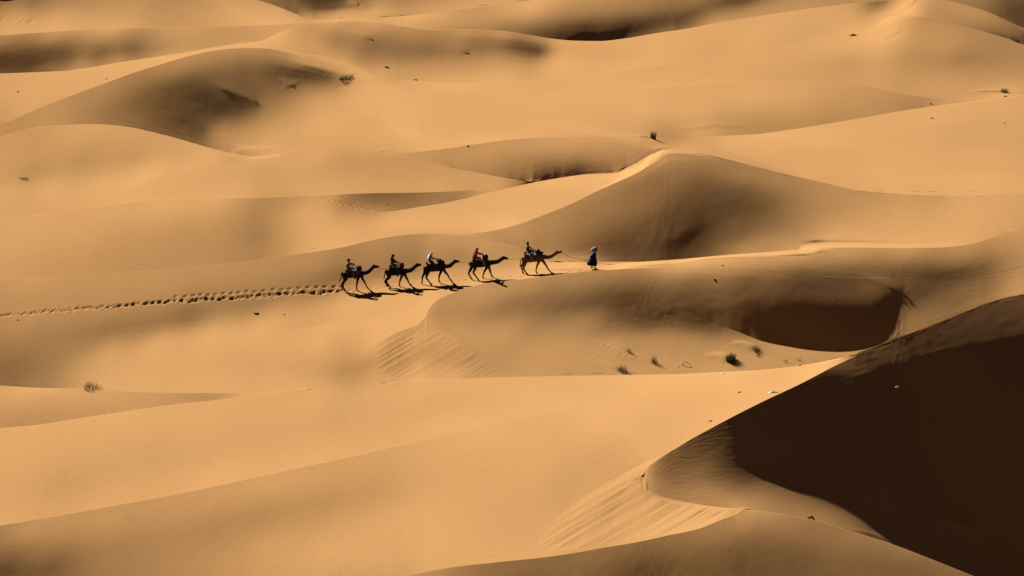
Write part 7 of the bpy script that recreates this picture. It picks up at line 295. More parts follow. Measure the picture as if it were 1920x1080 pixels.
(0,1,1,1,1,1,1,1,1,1,1,2,0,0,1,-1,-2,-2,-3,-3,-3,-4,-3,-2,-3,-3,-3,4,2,-1,-4,-9,-11,-13,-17,-20,0,-1,1,0,-1,1,0,-1,1,0,0,0,0,0,-1,1,0,0,0,0,0,0,0,0,-1,1,0,0,0,0,0,0,0,0,0,0,0,0,0,0,1,-1,0,0,0,0,0,0,0,0,0,0,0,1,-1,-7,-7,-5,0,-4,-3,0,3,7,8,11,14,13,15,14,13,12,11,10,9,9,7,1,0,1,0,1,0,-1,0,-2,-1,-3,-3,-3,-3,-4,23,-1,0,0,0,0,0,0,0,0,-1,0,0,0,1,-1,0,0,0,-1,1,-8,-9,-11,-13,-13,-15,-14,-12,1,-1,0,1,2,2,2,2,2,4,4,5,-19,-1,-1,-2,-2,-4,0,-8,-26,-56,-9,-2,-3,-4,-3,7,59,30,54,-9,-8,-8,-7,-9,-10,-9,-9,-10,-11,-9,-10,-10,-8,-5,0,14,9,11,-66,-33,7,5,-1,-1,0,-1,0,-1,1,-1,0,-1,0,1,-1,0,0,-2,-1,-2,-1,-2,-2,-1,-2,-1,-2,1,12,13,12,13,12,13,14,15,15,19,25,31,37,40,1,62,-2,-30,-37,-30,-17,-7,-3,3,2,4,5,5,4,1,0,-2,-5,-6,-8,-9,-9,-10,0,-12,-10,-3,-10,1,9,11,14,9,5,-3,-18,4,3,4,3,4,3,4,4,3,4,4,-1,1,0,1,0,0,2,0,0,1,1,-1,11,3,3,1,1,0,-3,-6,-6,-5,-4,-7),
(0,0,1,-1,1,0,0,1,0,1,0,0,0,1,-1,0,0,-2,0,-2,-1,-1,-1,-2,0,-1,-2,2,1,-1,-2,-4,-4,-8,-7,-10,-1,1,0,0,0,0,0,1,0,-1,0,1,0,-1,1,0,0,-1,1,0,0,0,0,0,1,-1,0,0,1,-1,0,1,0,-1,1,0,0,0,0,0,-1,1,0,0,0,0,0,1,-1,0,1,0,-1,0,0,-4,-4,-2,0,0,1,2,4,4,6,5,5,6,6,5,4,4,5,3,3,2,4,-1,0,0,0,0,-1,0,-1,0,-1,-1,-1,-1,-2,-3,10,0,1,0,-1,0,1,-1,0,0,0,0,0,1,-1,0,0,0,0,0,0,-4,-3,-5,-5,-6,-5,-5,-3,-1,0,1,0,0,1,1,1,2,1,2,3,-9,0,-1,0,-1,0,0,-1,0,-13,-14,-1,0,-1,0,-1,-6,34,14,-4,-3,-4,-4,-3,-4,-4,-5,-4,-4,-4,-5,-4,-3,-2,0,-2,-2,0,-3,0,3,-14,-2,0,-2,-1,-2,-1,0,0,-1,1,-1,0,0,-1,1,0,0,0,1,0,0,1,0,0,1,0,5,5,6,5,6,6,5,8,11,12,14,15,16,15,-1,17,-8,-18,-16,-10,-6,-3,-1,2,1,2,3,2,1,-1,-1,-2,-2,-4,-3,-4,-3,-4,1,-5,-2,-1,-3,1,3,5,4,5,0,1,-10,1,3,1,2,1,2,2,2,2,2,2,1,0,0,0,1,0,0,0,1,0,0,1,0,2,2,0,-1,1,0,-3,-2,-1,-2,-2),
(0,0,0,1,0,0,1,0,0,0,0,1,0,0,0,0,-1,-1,-2,-1,-1,-1,-2,0,-2,0,-2,1,0,2,0,2,1,3,1,3,0,-1,-1,-2,0,-1,-1,-2,-1,0,-1,-1,-2,0,-1,-1,-2,0,-1,-1,-1,-1,-1,-1,-1,-1,-1,-1,-1,-1,-1,-1,-2,0,-2,-1,-2,0,-2,-1,-1,-2,-1,-2,-1,-1,-2,-1,-1,-2,-1,-2,-1,-1,0,0,2,2,0,1,4,3,5,5,5,6,6,5,5,4,5,4,3,3,4,3,1,0,0,0,0,-1,0,-1,0,-1,-2,0,-2,-2,-2,-1,10,0,0,0,0,0,-1,0,0,0,1,-1,1,-1,0,0,0,0,0,0,0,-4,-5,-4,-5,-4,-5,-5,-4,0,0,0,0,2,0,2,0,1,2,2,3,-5,-1,0,-1,-1,-1,0,-1,-1,-1,-20,-3,0,2,0,2,0,1,29,-4,-4,-3,-3,-4,-4,-5,-3,-5,-4,-5,-4,-3,-3,-1,-1,-92,8,-4,56,27,1,-10,-1,-2,-1,-2,-1,-1,-1,0,0,0,0,0,0,0,-1,1,0,1,0,0,1,-1,1,0,0,0,5,5,5,6,6,7,11,12,13,16,16,17,14,8,0,8,-12,-20,-17,-11,-5,-2,-2,1,2,4,1,2,0,0,-1,-3,-3,-3,-4,-4,-4,-2,-1,-3,-2,-1,-2,2,3,4,5,2,3,0,-11,3,1,2,2,2,2,2,2,3,2,2,-1,1,0,1,-1,1,0,1,0,1,0,0,1,0,1,1,0,0,-1,-2,-1,-2,-1,-2),
(0,0,0,0,0,1,0,0,1,0,0,-1,1,-1,1,-1,-1,0,-1,-1,-2,-1,-1,-1,0,-1,-2,-2,0,2,6,10,12,14,17,18,1,-3,-2,-2,-2,-3,-2,-2,-3,-2,-3,-2,-2,-3,-2,-3,-1,-3,-3,-3,-2,-2,-3,-3,-4,-2,-3,-4,-3,-3,-4,-4,-2,-4,-4,-4,-3,-4,-3,-4,-4,-3,-4,-4,-3,-5,-3,-4,-4,-3,-5,-3,-4,-4,1,15,13,11,0,5,3,6,4,6,5,5,6,6,4,5,4,4,3,4,2,2,2,0,0,0,-1,0,-1,0,-2,-1,0,-2,-1,-2,-1,-2,9,0,-1,0,0,0,0,0,0,0,-1,1,-1,0,0,0,0,0,0,0,0,-3,-4,-5,-4,-5,-5,-4,-4,0,0,0,1,0,2,0,2,1,1,2,4,-7,0,-1,-1,0,0,0,-2,0,0,-18,-4,1,0,1,1,1,1,25,-3,-4,-3,-4,-4,-3,-4,-5,-3,-5,-4,-3,-4,-2,3,0,-95,-159,-14,51,175,29,-2,-1,-2,-2,-2,-2,-2,0,1,0,0,0,-1,1,0,0,0,1,0,-1,1,0,1,-1,1,0,0,5,5,6,7,9,11,13,15,16,16,16,14,11,4,1,2,-16,-22,-17,-11,-5,-3,-2,1,4,2,3,0,0,-1,-3,-2,-3,-4,-4,-3,-3,-3,0,-2,-2,-1,-1,0,4,4,4,3,2,1,-11,2,2,3,1,3,2,2,2,3,2,2,0,0,1,-1,2,0,0,1,0,0,0,0,1,0,1,-1,1,0,-1,-1,-2,-2,-1,0),
(-1,0,1,0,0,0,0,0,0,0,1,1,-1,1,-2,0,0,-2,-1,-1,-1,-1,-1,-1,-1,0,-1,0,0,0,2,3,4,5,7,15,0,-1,-2,-1,-1,-1,-2,0,-1,-2,0,-2,-1,-1,-2,-1,-2,-1,-1,-1,-3,-2,-2,-2,-1,-2,-2,-2,-2,-2,-2,-2,-3,-2,-1,-2,-2,-2,-3,-2,-1,-3,-2,-2,-2,-2,-2,-3,-1,-3,-2,-2,-2,-3,0,6,6,3,0,4,5,5,5,5,6,5,5,5,4,5,4,3,4,3,2,3,1,1,-1,0,-1,-1,0,-2,0,-1,-2,-2,-1,-1,-2,-1,7,0,0,0,0,0,0,0,0,0,0,0,0,0,-1,0,0,0,0,0,0,-4,-4,-4,-5,-4,-4,-4,-3,0,0,0,1,1,0,1,1,2,1,2,3,-7,0,0,-1,0,-1,0,0,-2,0,-7,-11,1,1,0,0,1,1,21,-3,-3,-4,-3,-3,-4,-4,-3,-5,-3,-4,-3,-2,0,3,1,-9,-54,-131,-20,0,169,27,-2,-1,-1,-1,-1,-1,0,0,0,0,0,1,-1,1,0,0,0,0,1,0,0,0,1,0,0,0,6,6,8,10,13,16,15,16,16,16,14,11,7,-1,-1,-3,-19,-23,-18,-10,-6,-3,-2,1,3,3,1,1,-1,-1,-3,-3,-4,-4,-3,-3,-2,-2,0,-3,0,-1,-2,2,2,5,3,3,1,2,-10,2,3,1,3,2,3,2,3,1,2,2,0,0,0,2,-1,0,1,0,0,0,1,0,-1,2,0,1,-1,0,-1,-2,-1,-1,0,-2),
(-2,1,-1,1,0,0,0,1,0,1,-1,0,1,-1,1,-1,-1,0,-2,-1,-2,-1,0,-1,-1,0,-2,1,0,1,1,2,3,4,6,17,0,0,-1,-1,-1,-1,0,-2,0,-1,-2,-1,0,-1,-2,-1,-1,-2,-2,-2,-1,-1,-2,-2,-1,-2,-2,-2,-2,-1,-2,-2,-1,-2,-2,-2,-2,-2,-1,-2,-2,-1,-2,-1,-3,-1,-2,-2,-2,-1,-2,-2,-2,-1,0,3,2,1,1,3,5,5,5,5,5,5,5,4,6,3,4,4,3,2,3,2,1,0,1,-2,0,-1,-1,-1,-1,-2,-1,-1,-2,-2,-1,-1,7,0,-1,0,0,0,0,0,-1,0,0,0,0,0,1,-1,0,0,0,0,0,-5,-3,-5,-4,-4,-3,-3,-4,0,1,0,0,0,1,2,1,0,2,3,2,-6,-1,-1,1,-1,0,0,-1,0,-1,2,-26,1,2,3,1,2,1,20,-3,-3,-4,-4,-4,-3,-4,-4,-4,-4,-3,-3,-1,1,7,-1,-8,4,-9,-19,-11,-9,35,0,0,-1,0,0,0,0,0,1,-1,1,-1,1,0,0,0,1,0,0,1,0,1,0,0,1,0,6,10,13,16,17,16,17,16,14,13,10,6,2,-5,0,-9,-22,-24,-18,-10,-5,-2,-4,1,4,2,1,0,-2,-2,-3,-3,-4,-3,-3,-3,-3,-2,0,0,-1,-1,-1,1,4,2,3,3,2,2,-9,3,2,3,2,3,2,2,2,3,2,0,0,1,0,0,0,1,-1,0,1,-1,0,0,1,0,1,0,1,-1,-1,-1,-2,0,-2,0),
(-2,0,1,-1,1,0,1,-1,1,-1,1,0,-1,1,-1,0,0,-2,-1,-2,0,-1,-1,-1,0,0,-1,0,0,0,1,1,4,3,7,17,0,-1,0,-1,-1,0,-2,0,-2,-1,0,-1,-3,-1,-1,-1,-2,-1,-2,-1,-2,-2,-1,-1,-3,-1,-2,-1,-1,-2,-2,-1,-2,-1,-2,-1,-2,-1,-2,-2,-1,-2,-2,-1,-1,-2,-2,-1,-2,-2,-1,-1,-1,-2,0,2,2,2,-1,5,5,4,6,4,5,5,5,5,3,5,3,4,2,3,3,1,2,0,-1,0,-1,-1,-2,0,-2,-1,-2,-2,-1,-2,-2,0,5,0,0,0,0,0,-1,0,1,-1,0,0,0,0,-1,1,0,0,0,-1,0,-3,-5,-3,-4,-4,-3,-3,-2,0,0,0,1,0,1,0,1,2,1,1,3,-7,0,1,-1,0,-1,0,0,-1,0,0,-14,0,1,1,2,2,-4,17,-4,-4,-3,-5,-4,-5,-3,-5,-4,-4,-3,-3,-1,3,8,-1,-5,-2,16,24,-10,-14,-17,0,1,2,1,1,0,1,0,0,0,0,1,0,0,0,1,0,0,1,0,1,-1,1,1,-1,1,12,19,19,19,17,16,14,13,12,8,5,2,-4,-8,0,-14,-25,-25,-17,-8,-4,-3,-5,2,3,2,0,-2,-1,-3,-3,-4,-3,-4,-3,-2,-2,0,0,-2,0,0,-1,2,1,4,3,3,1,2,-8,3,3,2,3,2,2,3,2,2,1,1,0,0,1,-1,1,0,0,0,-1,1,-1,0,1,1,0,0,0,0,-1,-2,-1,-1,0,-2),
(-3,0,0,1,0,1,-1,1,0,0,0,0,1,-1,0,0,-2,-1,-1,0,-2,-1,-1,0,0,0,-2,0,0,1,1,2,1,4,7,17,0,-1,-1,0,-1,-1,-1,-1,-1,-1,-2,-2,0,-2,-1,-2,-1,-2,-1,-2,-1,-1,-2,-2,0,-2,-1,-2,-2,-1,-1,-1,-2,-2,-1,-2,0,-2,-1,-1,-2,-1,-2,-2,-1,-1,-1,-1,-1,-2,-1,-2,-1,-1,0,2,2,1,0,5,4,5,4,6,4,5,4,4,5,3,4,3,3,3,1,2,1,0,0,-1,-1,-1,-1,-2,-1,-1,-2,-1,-3,-1,-1,-2,5,-1,1,0,-1,0,1,-1,0,1,-1,0,0,0,0,0,0,-1,0,1,0,-5,-4,-4,-3,-3,-3,-1,-2,0,-1,1,0,1,0,0,1,1,1,2,3,-7,0,-1,0,0,0,0,-1,1,-1,1,-4,1,2,2,2,3,-27,24,-5,-4,-5,-4,-5,-5,-6,-5,-4,-5,-4,-2,1,3,12,1,0,5,-45,-67,-13,-7,125,3,2,3,2,2,4,0,0,0,1,0,1,0,0,1,0,1,1,0,0,0,2,0,0,2,0,31,22,20,15,15,12,12,8,6,4,1,-3,-7,-8,0,-20,-26,-23,-16,-9,-3,-2,-4,1,2,0,0,-1,-3,-3,-3,-4,-4,-2,-3,-2,0,-1,0,0,0,-2,-1,1,4,3,3,1,2,3,-8,3,2,3,3,3,3,2,2,1,1,1,0,0,0,0,0,-1,1,-1,0,0,0,0,0,1,0,1,0,0,-1,-1,-1,-1,-1,-1),
(-3,0,1,0,0,-1,1,0,0,1,0,-1,0,0,0,0,-1,-1,-1,-2,0,-1,0,0,0,-1,-3,1,0,0,1,1,3,5,6,16,0,-1,-1,-1,-1,-1,-1,-1,-1,-2,-1,-1,-1,-2,-1,-2,-1,-1,-1,-2,-1,-2,-1,-1,-2,-1,-1,-1,-1,-2,-1,-1,-1,-1,-1,-1,-3,-1,-1,-1,-1,-1,-1,-1,-1,-1,-2,-1,-1,-1,-1,-1,-1,-2,1,1,1,1,0,5,5,4,5,4,5,5,4,4,4,4,3,3,3,2,2,1,1,0,-1,-1,0,-1,-1,-2,-2,-2,-1,-2,-1,-2,-2,-1,4,0,0,0,0,0,-1,1,-1,0,0,0,0,-1,1,0,-1,1,-1,0,0,-4,-3,-4,-3,-2,-2,-2,0,0,-1,0,-1,1,0,1,0,0,2,1,2,-5,-1,0,0,0,0,0,0,-1,1,0,0,2,3,2,3,-8,-14,14,-3,-5,-5,-4,-4,-5,-4,-4,-5,-3,-2,-1,1,6,16,0,6,9,23,-7,-27,-29,23,2,4,3,4,4,3,0,1,1,1,1,0,2,1,1,1,0,1,1,2,1,1,1,2,1,0,45,17,13,13,9,10,6,5,3,-1,-3,-5,-5,-8,0,-22,-26,-23,-15,-6,-3,-3,-5,2,1,0,-2,-1,-3,-3,-4,-3,-3,-2,-2,-1,-2,-1,0,0,1,-1,-1,2,2,3,3,2,2,3,-8,3,3,3,2,3,3,2,3,1,1,-1,1,-1,0,0,0,0,-1,0,0,-1,0,0,2,0,1,0,0,0,0,-2,-1,-1,-2,1),
(-4,1,-1,0,1,1,-1,1,0,-1,1,0,0,0,0,-1,0,-1,-2,0,-2,0,0,-1,1,1,-5,0,1,0,0,2,3,4,8,12,0,0,-1,-1,-1,-1,-1,-2,-1,0,-2,-1,-2,0,-2,-1,-2,-1,-1,-1,-2,0,-1,-1,-2,-1,-1,-1,-2,0,-1,-2,-1,-1,-1,-1,0,-1,-2,-1,-1,-1,0,-2,-1,-1,0,-2,-1,0,-1,-1,-1,0,-1,2,0,2,0,4,4,5,4,4,5,4,4,5,3,4,3,2,3,2,2,1,1,0,-1,0,-2,-1,-2,-1,-1,-2,-2,-1,-2,-2,-2,-3,5,1,-1,-1,1,-1,1,-1,0,0,0,0,0,0,0,-1,1,-1,1,-1,0,-3,-5,-2,-3,-2,-1,-1,-1,0,0,0,0,-1,1,0,0,1,0,0,4,-7,1,-1,0,0,0,1,-1,1,0,1,1,3,2,3,4,-16,-19,23,-4,-3,-4,-3,-3,-3,-3,-4,-3,-2,-2,1,3,8,19,1,9,19,28,-2,-28,-29,-9,19,1,2,1,2,3,0,1,2,2,3,3,2,4,-2,3,2,3,2,2,3,2,4,3,2,0,12,21,12,10,8,5,4,2,0,-2,-3,-4,-6,-4,-1,-24,-26,-20,-12,-6,-2,-3,-4,0,1,-1,-1,-3,-2,-4,-3,-3,-3,-3,-1,-1,0,0,0,0,0,-1,0,1,2,2,3,3,2,2,-8,4,3,3,4,2,2,3,1,1,1,0,-1,0,0,0,-1,0,0,-1,0,0,0,0,0,2,1,0,0,0,-1,-1,-2,-1,1,-2),
(-4,-1,1,1,-1,0,1,0,0,1,-1,1,0,0,0,-1,-1,-1,0,-2,0,-1,0,0,0,2,-6,0,0,0,2,1,3,5,7,11,0,-2,0,-1,-1,-2,-1,-1,-1,-1,-1,-1,-2,-1,-1,-1,-1,-1,-2,0,-1,-2,-1,-1,0,-2,-1,0,-1,-2,0,-1,-1,-1,-1,-1,-1,-1,0,-1,-1,-1,-1,0,-1,-1,-1,0,-1,-1,-1,-1,-1,-1,0,1,2,1,0,4,4,4,4,5,4,5,4,3,4,3,3,3,2,2,1,2,0,0,-1,-1,-1,-2,0,-2,-2,-1,-2,-2,-2,-1,-2,-3,4,0,0,0,0,0,-1,0,1,-1,0,0,-1,1,-1,1,-1,1,-1,0,0,-4,-2,-4,-1,-1,-2,0,1,0,-1,-1,0,0,0,0,0,-1,0,1,1,-4,0,1,0,0,0,0,1,0,1,0,1,-1,2,2,4,-18,-3,12,-1,-2,-2,-2,-2,-1,-2,-1,-1,-1,1,1,4,10,17,0,20,28,5,-19,-21,-22,-20,1,18,14,6,3,4,-1,4,4,4,4,4,5,4,0,2,3,2,4,2,3,3,2,2,4,-1,2,10,7,5,5,4,1,0,-2,-2,-4,-4,-4,-4,1,-24,-25,-20,-10,-4,-2,-2,-6,2,-1,0,-2,-3,-4,-3,-3,-3,-2,-2,-1,-1,-1,1,0,0,1,-1,-1,1,3,3,3,2,2,2,-7,3,4,3,2,4,2,2,1,1,-1,0,0,0,-1,0,0,-1,-1,1,-1,1,0,0,1,0,1,1,0,0,-1,-1,-1,-1,-2,0),
(-5,1,0,-1,1,0,0,0,0,1,0,0,0,0,0,0,-1,-1,-2,0,0,0,-1,1,1,1,-8,0,0,1,1,2,3,4,7,9,0,-1,-2,-1,-1,0,-1,-1,-2,-1,-1,-1,0,-2,0,-1,-1,-1,-1,-2,0,-1,-1,-1,-1,0,-1,-2,0,-1,-1,-1,0,-1,-1,-1,0,-1,-1,-1,-1,0,-1,-1,0,-1,-1,0,-1,-1,0,0,-1,0,0,1,1,0,0,3,4,4,5,5,4,3,5,4,3,3,3,3,2,1,1,0,1,0,-1,-1,-1,-1,-2,-1,-2,-2,-1,-2,-2,-2,-2,-3,5,-1,0,0,-1,0,0,1,-1,0,0,0,0,-1,1,-1,0,0,0,0,0,-3,-3,-2,-2,-1,0,1,0,0,0,-1,0,-1,-1,0,0,0,-1,0,-1,0,0,0,0,0,1,-1,0,1,1,1,0,-14,2,2,2,-9,-1,16,-1,-1,-1,0,-1,-1,-1,0,0,0,1,4,5,9,15,0,31,6,-11,-13,-12,-13,16,0,-1,3,8,8,6,1,5,4,5,3,4,3,4,0,2,2,2,2,2,2,2,2,1,1,1,-3,0,5,4,3,1,0,-1,-1,-3,-3,-4,-3,-3,-1,-23,-23,-17,-10,-3,-1,-2,-5,1,-1,-2,-2,-3,-3,-4,-3,-2,-2,-1,-1,-1,1,-1,0,1,1,-1,0,1,2,3,3,2,2,2,-7,3,3,3,4,2,3,2,1,0,0,-2,1,0,-1,-1,-1,0,0,-1,1,-1,1,0,1,2,1,0,0,0,-1,-2,-1,0,-1,-1),
(-15,1,1,1,0,0,1,0,1,-1,1,1,0,0,0,-1,-2,-3,-1,-2,0,0,1,3,2,5,-27,1,1,1,3,6,8,12,16,8,0,-1,-2,-2,-3,-2,-2,-2,-2,-2,-2,-2,-2,-1,-3,-1,-2,-2,-2,-1,-3,-1,-2,-2,-1,-2,-2,-1,-2,-1,-2,-1,-2,-1,-2,-1,-2,-1,-2,-1,-1,-2,-2,-1,-2,-1,-1,-2,-1,-1,-2,-2,-1,-1,0,1,2,1,1,10,11,12,11,10,11,10,9,8,9,6,6,5,4,3,2,0,-1,0,-2,-4,-3,-3,-4,-4,-4,-4,-5,-5,-4,-6,-7,-9,12,0,-1,0,0,0,0,-1,0,0,0,0,0,0,-1,0,1,-1,0,0,0,-8,-6,-3,-2,0,1,2,3,0,-1,-2,-2,-1,-2,-2,-2,-3,-3,-4,-3,1,-1,0,0,0,0,0,0,-1,0,0,2,-49,-24,14,4,-1,-1,58,1,1,1,-1,2,2,3,2,3,5,6,9,16,22,35,0,-11,-12,-12,-13,-13,-13,68,8,8,6,11,13,13,-1,5,4,4,4,4,3,3,0,2,3,2,1,2,2,1,2,2,1,0,6,9,9,7,4,0,-1,-3,-6,-5,-6,-5,-5,-5,0,-50,-49,-36,-17,-4,-1,-6,-15,4,-3,-6,-7,-7,-8,-6,-6,-5,-3,-2,-1,0,0,1,0,2,3,-3,0,4,7,7,7,6,4,0,-9,6,7,7,5,6,5,2,2,0,-2,-2,-1,-2,0,-1,-1,-1,-1,0,-1,0,-1,0,7,4,4,3,1,0,-3,-6,-4,-3,-1,-3),
(-14,0,0,1,0,0,0,0,-1,1,1,-1,1,0,-1,-1,-2,-2,-1,1,-1,2,3,2,6,6,-33,0,1,2,4,6,8,11,10,3,0,-2,-2,-2,-1,-2,-1,-2,-1,-1,-1,-2,-1,-2,-1,-2,-1,-1,-1,-1,-1,-2,-1,0,-2,-1,-1,-1,-1,-1,-1,-1,-1,-1,-1,-1,-1,-1,0,-2,-1,-1,0,-1,-1,-1,-1,-1,-1,-1,-1,0,-1,-2,1,2,1,2,-1,12,12,11,11,10,9,9,7,8,6,6,5,2,2,1,0,-2,-3,0,-4,-2,-4,-3,-4,-3,-4,-4,-4,-5,-5,-6,-8,-9,9,0,1,-1,0,0,0,0,-1,0,0,0,0,0,0,0,-1,0,0,0,0,-7,-4,-1,2,3,4,5,5,0,-2,-3,-3,-2,-3,-3,-3,-4,-5,-6,-7,0,0,0,0,0,-1,0,-2,-1,-2,-1,-2,-4,-51,-56,13,52,13,41,3,4,3,1,2,3,4,6,6,7,9,13,19,25,22,0,-8,-8,-9,-8,-8,-8,24,8,8,8,8,8,8,0,0,0,0,0,0,0,0,0,1,0,0,1,1,-1,1,0,0,1,-1,6,8,11,7,2,-1,-3,-5,-5,-6,-4,-5,-4,-4,0,-32,-32,-24,-11,-2,-1,-8,-17,7,-6,-6,-7,-8,-6,-6,-4,-3,-1,-1,0,1,1,2,-1,4,3,0,1,5,7,8,6,5,2,-4,-15,7,8,8,7,3,3,2,0,-2,-2,-2,0,-1,-2,-1,-1,0,-1,0,0,0,0,0,7,7,6,2,1,2,-4,-6,-5,-4,-3,-2),
(-13,0,0,0,0,0,-1,0,0,-1,-1,1,-1,0,0,-3,-1,-1,1,-1,3,2,3,5,7,8,-37,0,1,3,4,6,7,6,5,4,0,-2,0,-1,-1,-2,-1,-1,0,-2,0,0,-1,0,-1,0,-1,-1,0,-1,0,-1,0,-2,0,0,-1,0,0,-1,0,-1,0,-1,0,0,-1,-1,-1,1,-1,-1,0,-1,0,-1,0,0,0,-1,0,-1,0,0,-1,2,2,2,0,11,9,9,8,8,8,7,7,6,4,4,2,3,0,0,-3,-3,-5,0,-2,-4,-2,-4,-2,-4,-4,-4,-4,-3,-6,-6,-6,-7,1,-1,0,1,0,-1,0,0,1,-1,0,0,0,0,0,-1,0,0,0,0,0,-4,-2,1,3,5,8,7,7,1,-4,-3,-4,-4,-3,-4,-5,-4,-6,-7,-9,-1,0,0,-1,0,0,0,-3,-3,-3,-4,-3,-4,-2,-39,-71,21,85,25,4,4,6,5,4,5,7,7,10,10,13,16,20,23,11,0,0,-2,-15,-30,-42,-42,56,6,6,8,6,6,6,0,0,0,0,1,-1,1,0,0,0,-1,1,0,0,1,-1,0,1,0,0,9,8,12,7,0,-4,-5,-6,-5,-4,-4,-3,-1,-1,0,-18,-20,-15,-6,-2,-4,-10,-19,8,-6,-7,-8,-6,-4,-4,-2,-1,-1,0,0,1,2,1,1,3,5,0,3,7,8,9,6,2,-3,-13,-22,11,11,9,6,5,0,0,-1,-1,-1,-1,0,-1,0,-1,0,-1,1,0,1,0,0,0,7,7,5,4,2,0,-2,-6,-5,-4,-3,-3),
(-9,-1,0,-1,-1,-1,0,-2,0,-1,-1,-2,0,-1,-2,-2,-3,2,0,2,2,4,4,7,7,11,-32,1,1,3,3,3,4,2,0,9,0,-1,-1,-1,-1,1,-1,0,0,0,-1,1,0,0,1,-1,1,0,0,0,-1,1,-1,1,-1,-1,1,-1,0,0,-1,1,-1,0,0,-1,1,0,0,-1,0,0,0,0,-1,1,-1,0,-1,1,0,0,-1,0,0,2,1,2,0,7,8,7,7,7,6,6,6,4,4,3,2,0,0,-3,-2,-5,-6,0,-3,-2,-4,-3,-4,-4,-3,-4,-5,-5,-5,-6,-5,-4,-5,0,0,0,0,1,-1,0,0,1,0,0,-1,0,0,0,0,0,-1,0,0,-1,1,4,6,5,7,9,9,-1,-4,-4,-4,-5,-5,-4,-5,-5,-6,-7,-8,0,0,-1,0,0,-1,0,-2,-4,-3,-3,-4,-3,-3,2,-28,-6,18,29,6,6,6,8,6,8,8,10,10,14,15,18,21,20,2,0,-2,-35,-23,-11,1,-1,2,4,4,4,4,4,3,1,0,0,0,0,1,-1,0,0,0,1,0,0,0,0,0,0,0,0,0,11,12,8,-4,-9,-8,-9,-6,-5,-3,-1,1,1,2,1,-15,-14,-9,-5,-3,-7,-15,-19,8,-7,-6,-6,-4,-4,-2,-2,-1,0,1,2,1,2,4,-1,5,5,0,6,9,9,6,4,-1,-9,-20,-27,15,13,10,8,4,1,-1,-1,-1,0,0,0,1,-1,1,0,0,1,0,1,0,1,0,6,5,6,3,2,1,-2,-7,-5,-3,-3,-3),
(-5,-1,-1,-1,-1,-1,-2,0,-3,-1,-2,-1,-2,-2,-2,-1,-1,1,1,3,4,4,6,8,11,14,-26,1,1,1,1,1,-1,-1,-5,8,0,0,-1,0,1,0,1,1,0,2,1,1,1,0,1,1,0,1,0,0,1,-1,1,-1,0,1,-1,0,-1,1,0,-1,0,0,0,0,-1,1,0,0,0,0,-1,1,0,-1,1,-1,1,-1,0,-1,1,0,0,0,2,1,-1,8,7,7,6,6,6,5,4,3,3,1,0,-1,-2,-3,-5,-5,-7,0,-3,-4,-4,-4,-4,-4,-4,-5,-5,-5,-5,-4,-4,-2,-6,1,-1,0,0,0,1,0,0,0,-1,0,1,-1,0,1,-1,0,0,0,0,0,4,6,5,7,7,8,11,0,-4,-5,-6,-4,-6,-5,-6,-5,-5,-6,-8,0,0,0,0,-1,0,1,-4,-2,-3,-3,-3,-2,-3,-3,-3,6,10,-2,6,7,7,7,9,9,11,11,14,13,17,20,21,15,-7,0,-36,-2,-1,1,0,1,-9,2,2,1,2,2,3,-1,0,1,-1,0,0,1,0,0,0,0,0,0,0,0,1,0,-1,0,0,14,11,-8,-17,-14,-11,-7,-4,-2,1,2,3,3,5,9,-16,-11,-8,-4,-6,-12,-16,-20,6,-5,-7,-4,-4,-3,-1,0,0,1,1,1,3,3,3,1,4,5,1,9,10,9,5,0,-7,-14,-18,-32,16,15,12,7,5,3,0,-1,1,-1,1,0,1,1,1,0,2,0,1,-1,1,0,0,4,6,4,3,1,1,-3,-5,-5,-4,-2,-4),
(-1,0,-2,-1,-1,0,-2,-2,-1,-2,-1,-2,-3,-1,-2,-1,1,2,3,4,3,6,8,10,14,18,-19,-2,-1,-2,-2,-3,-3,-5,-7,1,0,0,0,2,1,2,2,3,3,2,2,1,2,2,0,1,1,0,0,1,0,0,0,0,1,-1,0,0,0,-1,0,0,0,0,0,0,0,-1,1,0,0,0,0,-1,1,0,-1,1,-1,0,0,0,0,-1,0,2,0,0,1,6,6,6,7,5,4,4,2,2,0,0,-1,-3,-4,-5,-5,-6,-8,0,-4,-4,-3,-5,-4,-5,-5,-4,-4,-5,-5,-3,-3,1,-4,0,1,0,-1,0,0,0,0,-1,1,0,0,0,0,-1,0,0,0,0,0,2,4,5,6,5,8,11,9,0,-4,-4,-5,-6,-4,-5,-5,-6,-5,-6,-7,1,-1,0,0,0,0,-1,-2,-3,-3,-2,-2,-3,-2,-3,0,9,9,-13,8,9,8,10,11,12,12,13,14,16,16,17,17,7,-15,0,-3,-1,0,-1,1,1,-51,2,2,2,2,1,2,0,0,0,1,0,0,-1,0,0,0,0,0,0,0,0,0,0,1,0,0,14,1,-25,-19,-12,-7,-4,0,3,3,5,8,12,17,26,-24,-12,-8,-7,-11,-15,-19,-21,7,-6,-4,-4,-3,-1,-1,-1,1,1,2,3,2,4,5,-1,6,4,0,12,12,7,2,-5,-9,-14,-13,-25,14,12,10,8,4,1,2,0,0,2,1,0,0,2,0,2,0,0,1,0,0,1,0,3,3,4,2,1,1,-3,-7,-4,-3,-4,-2),
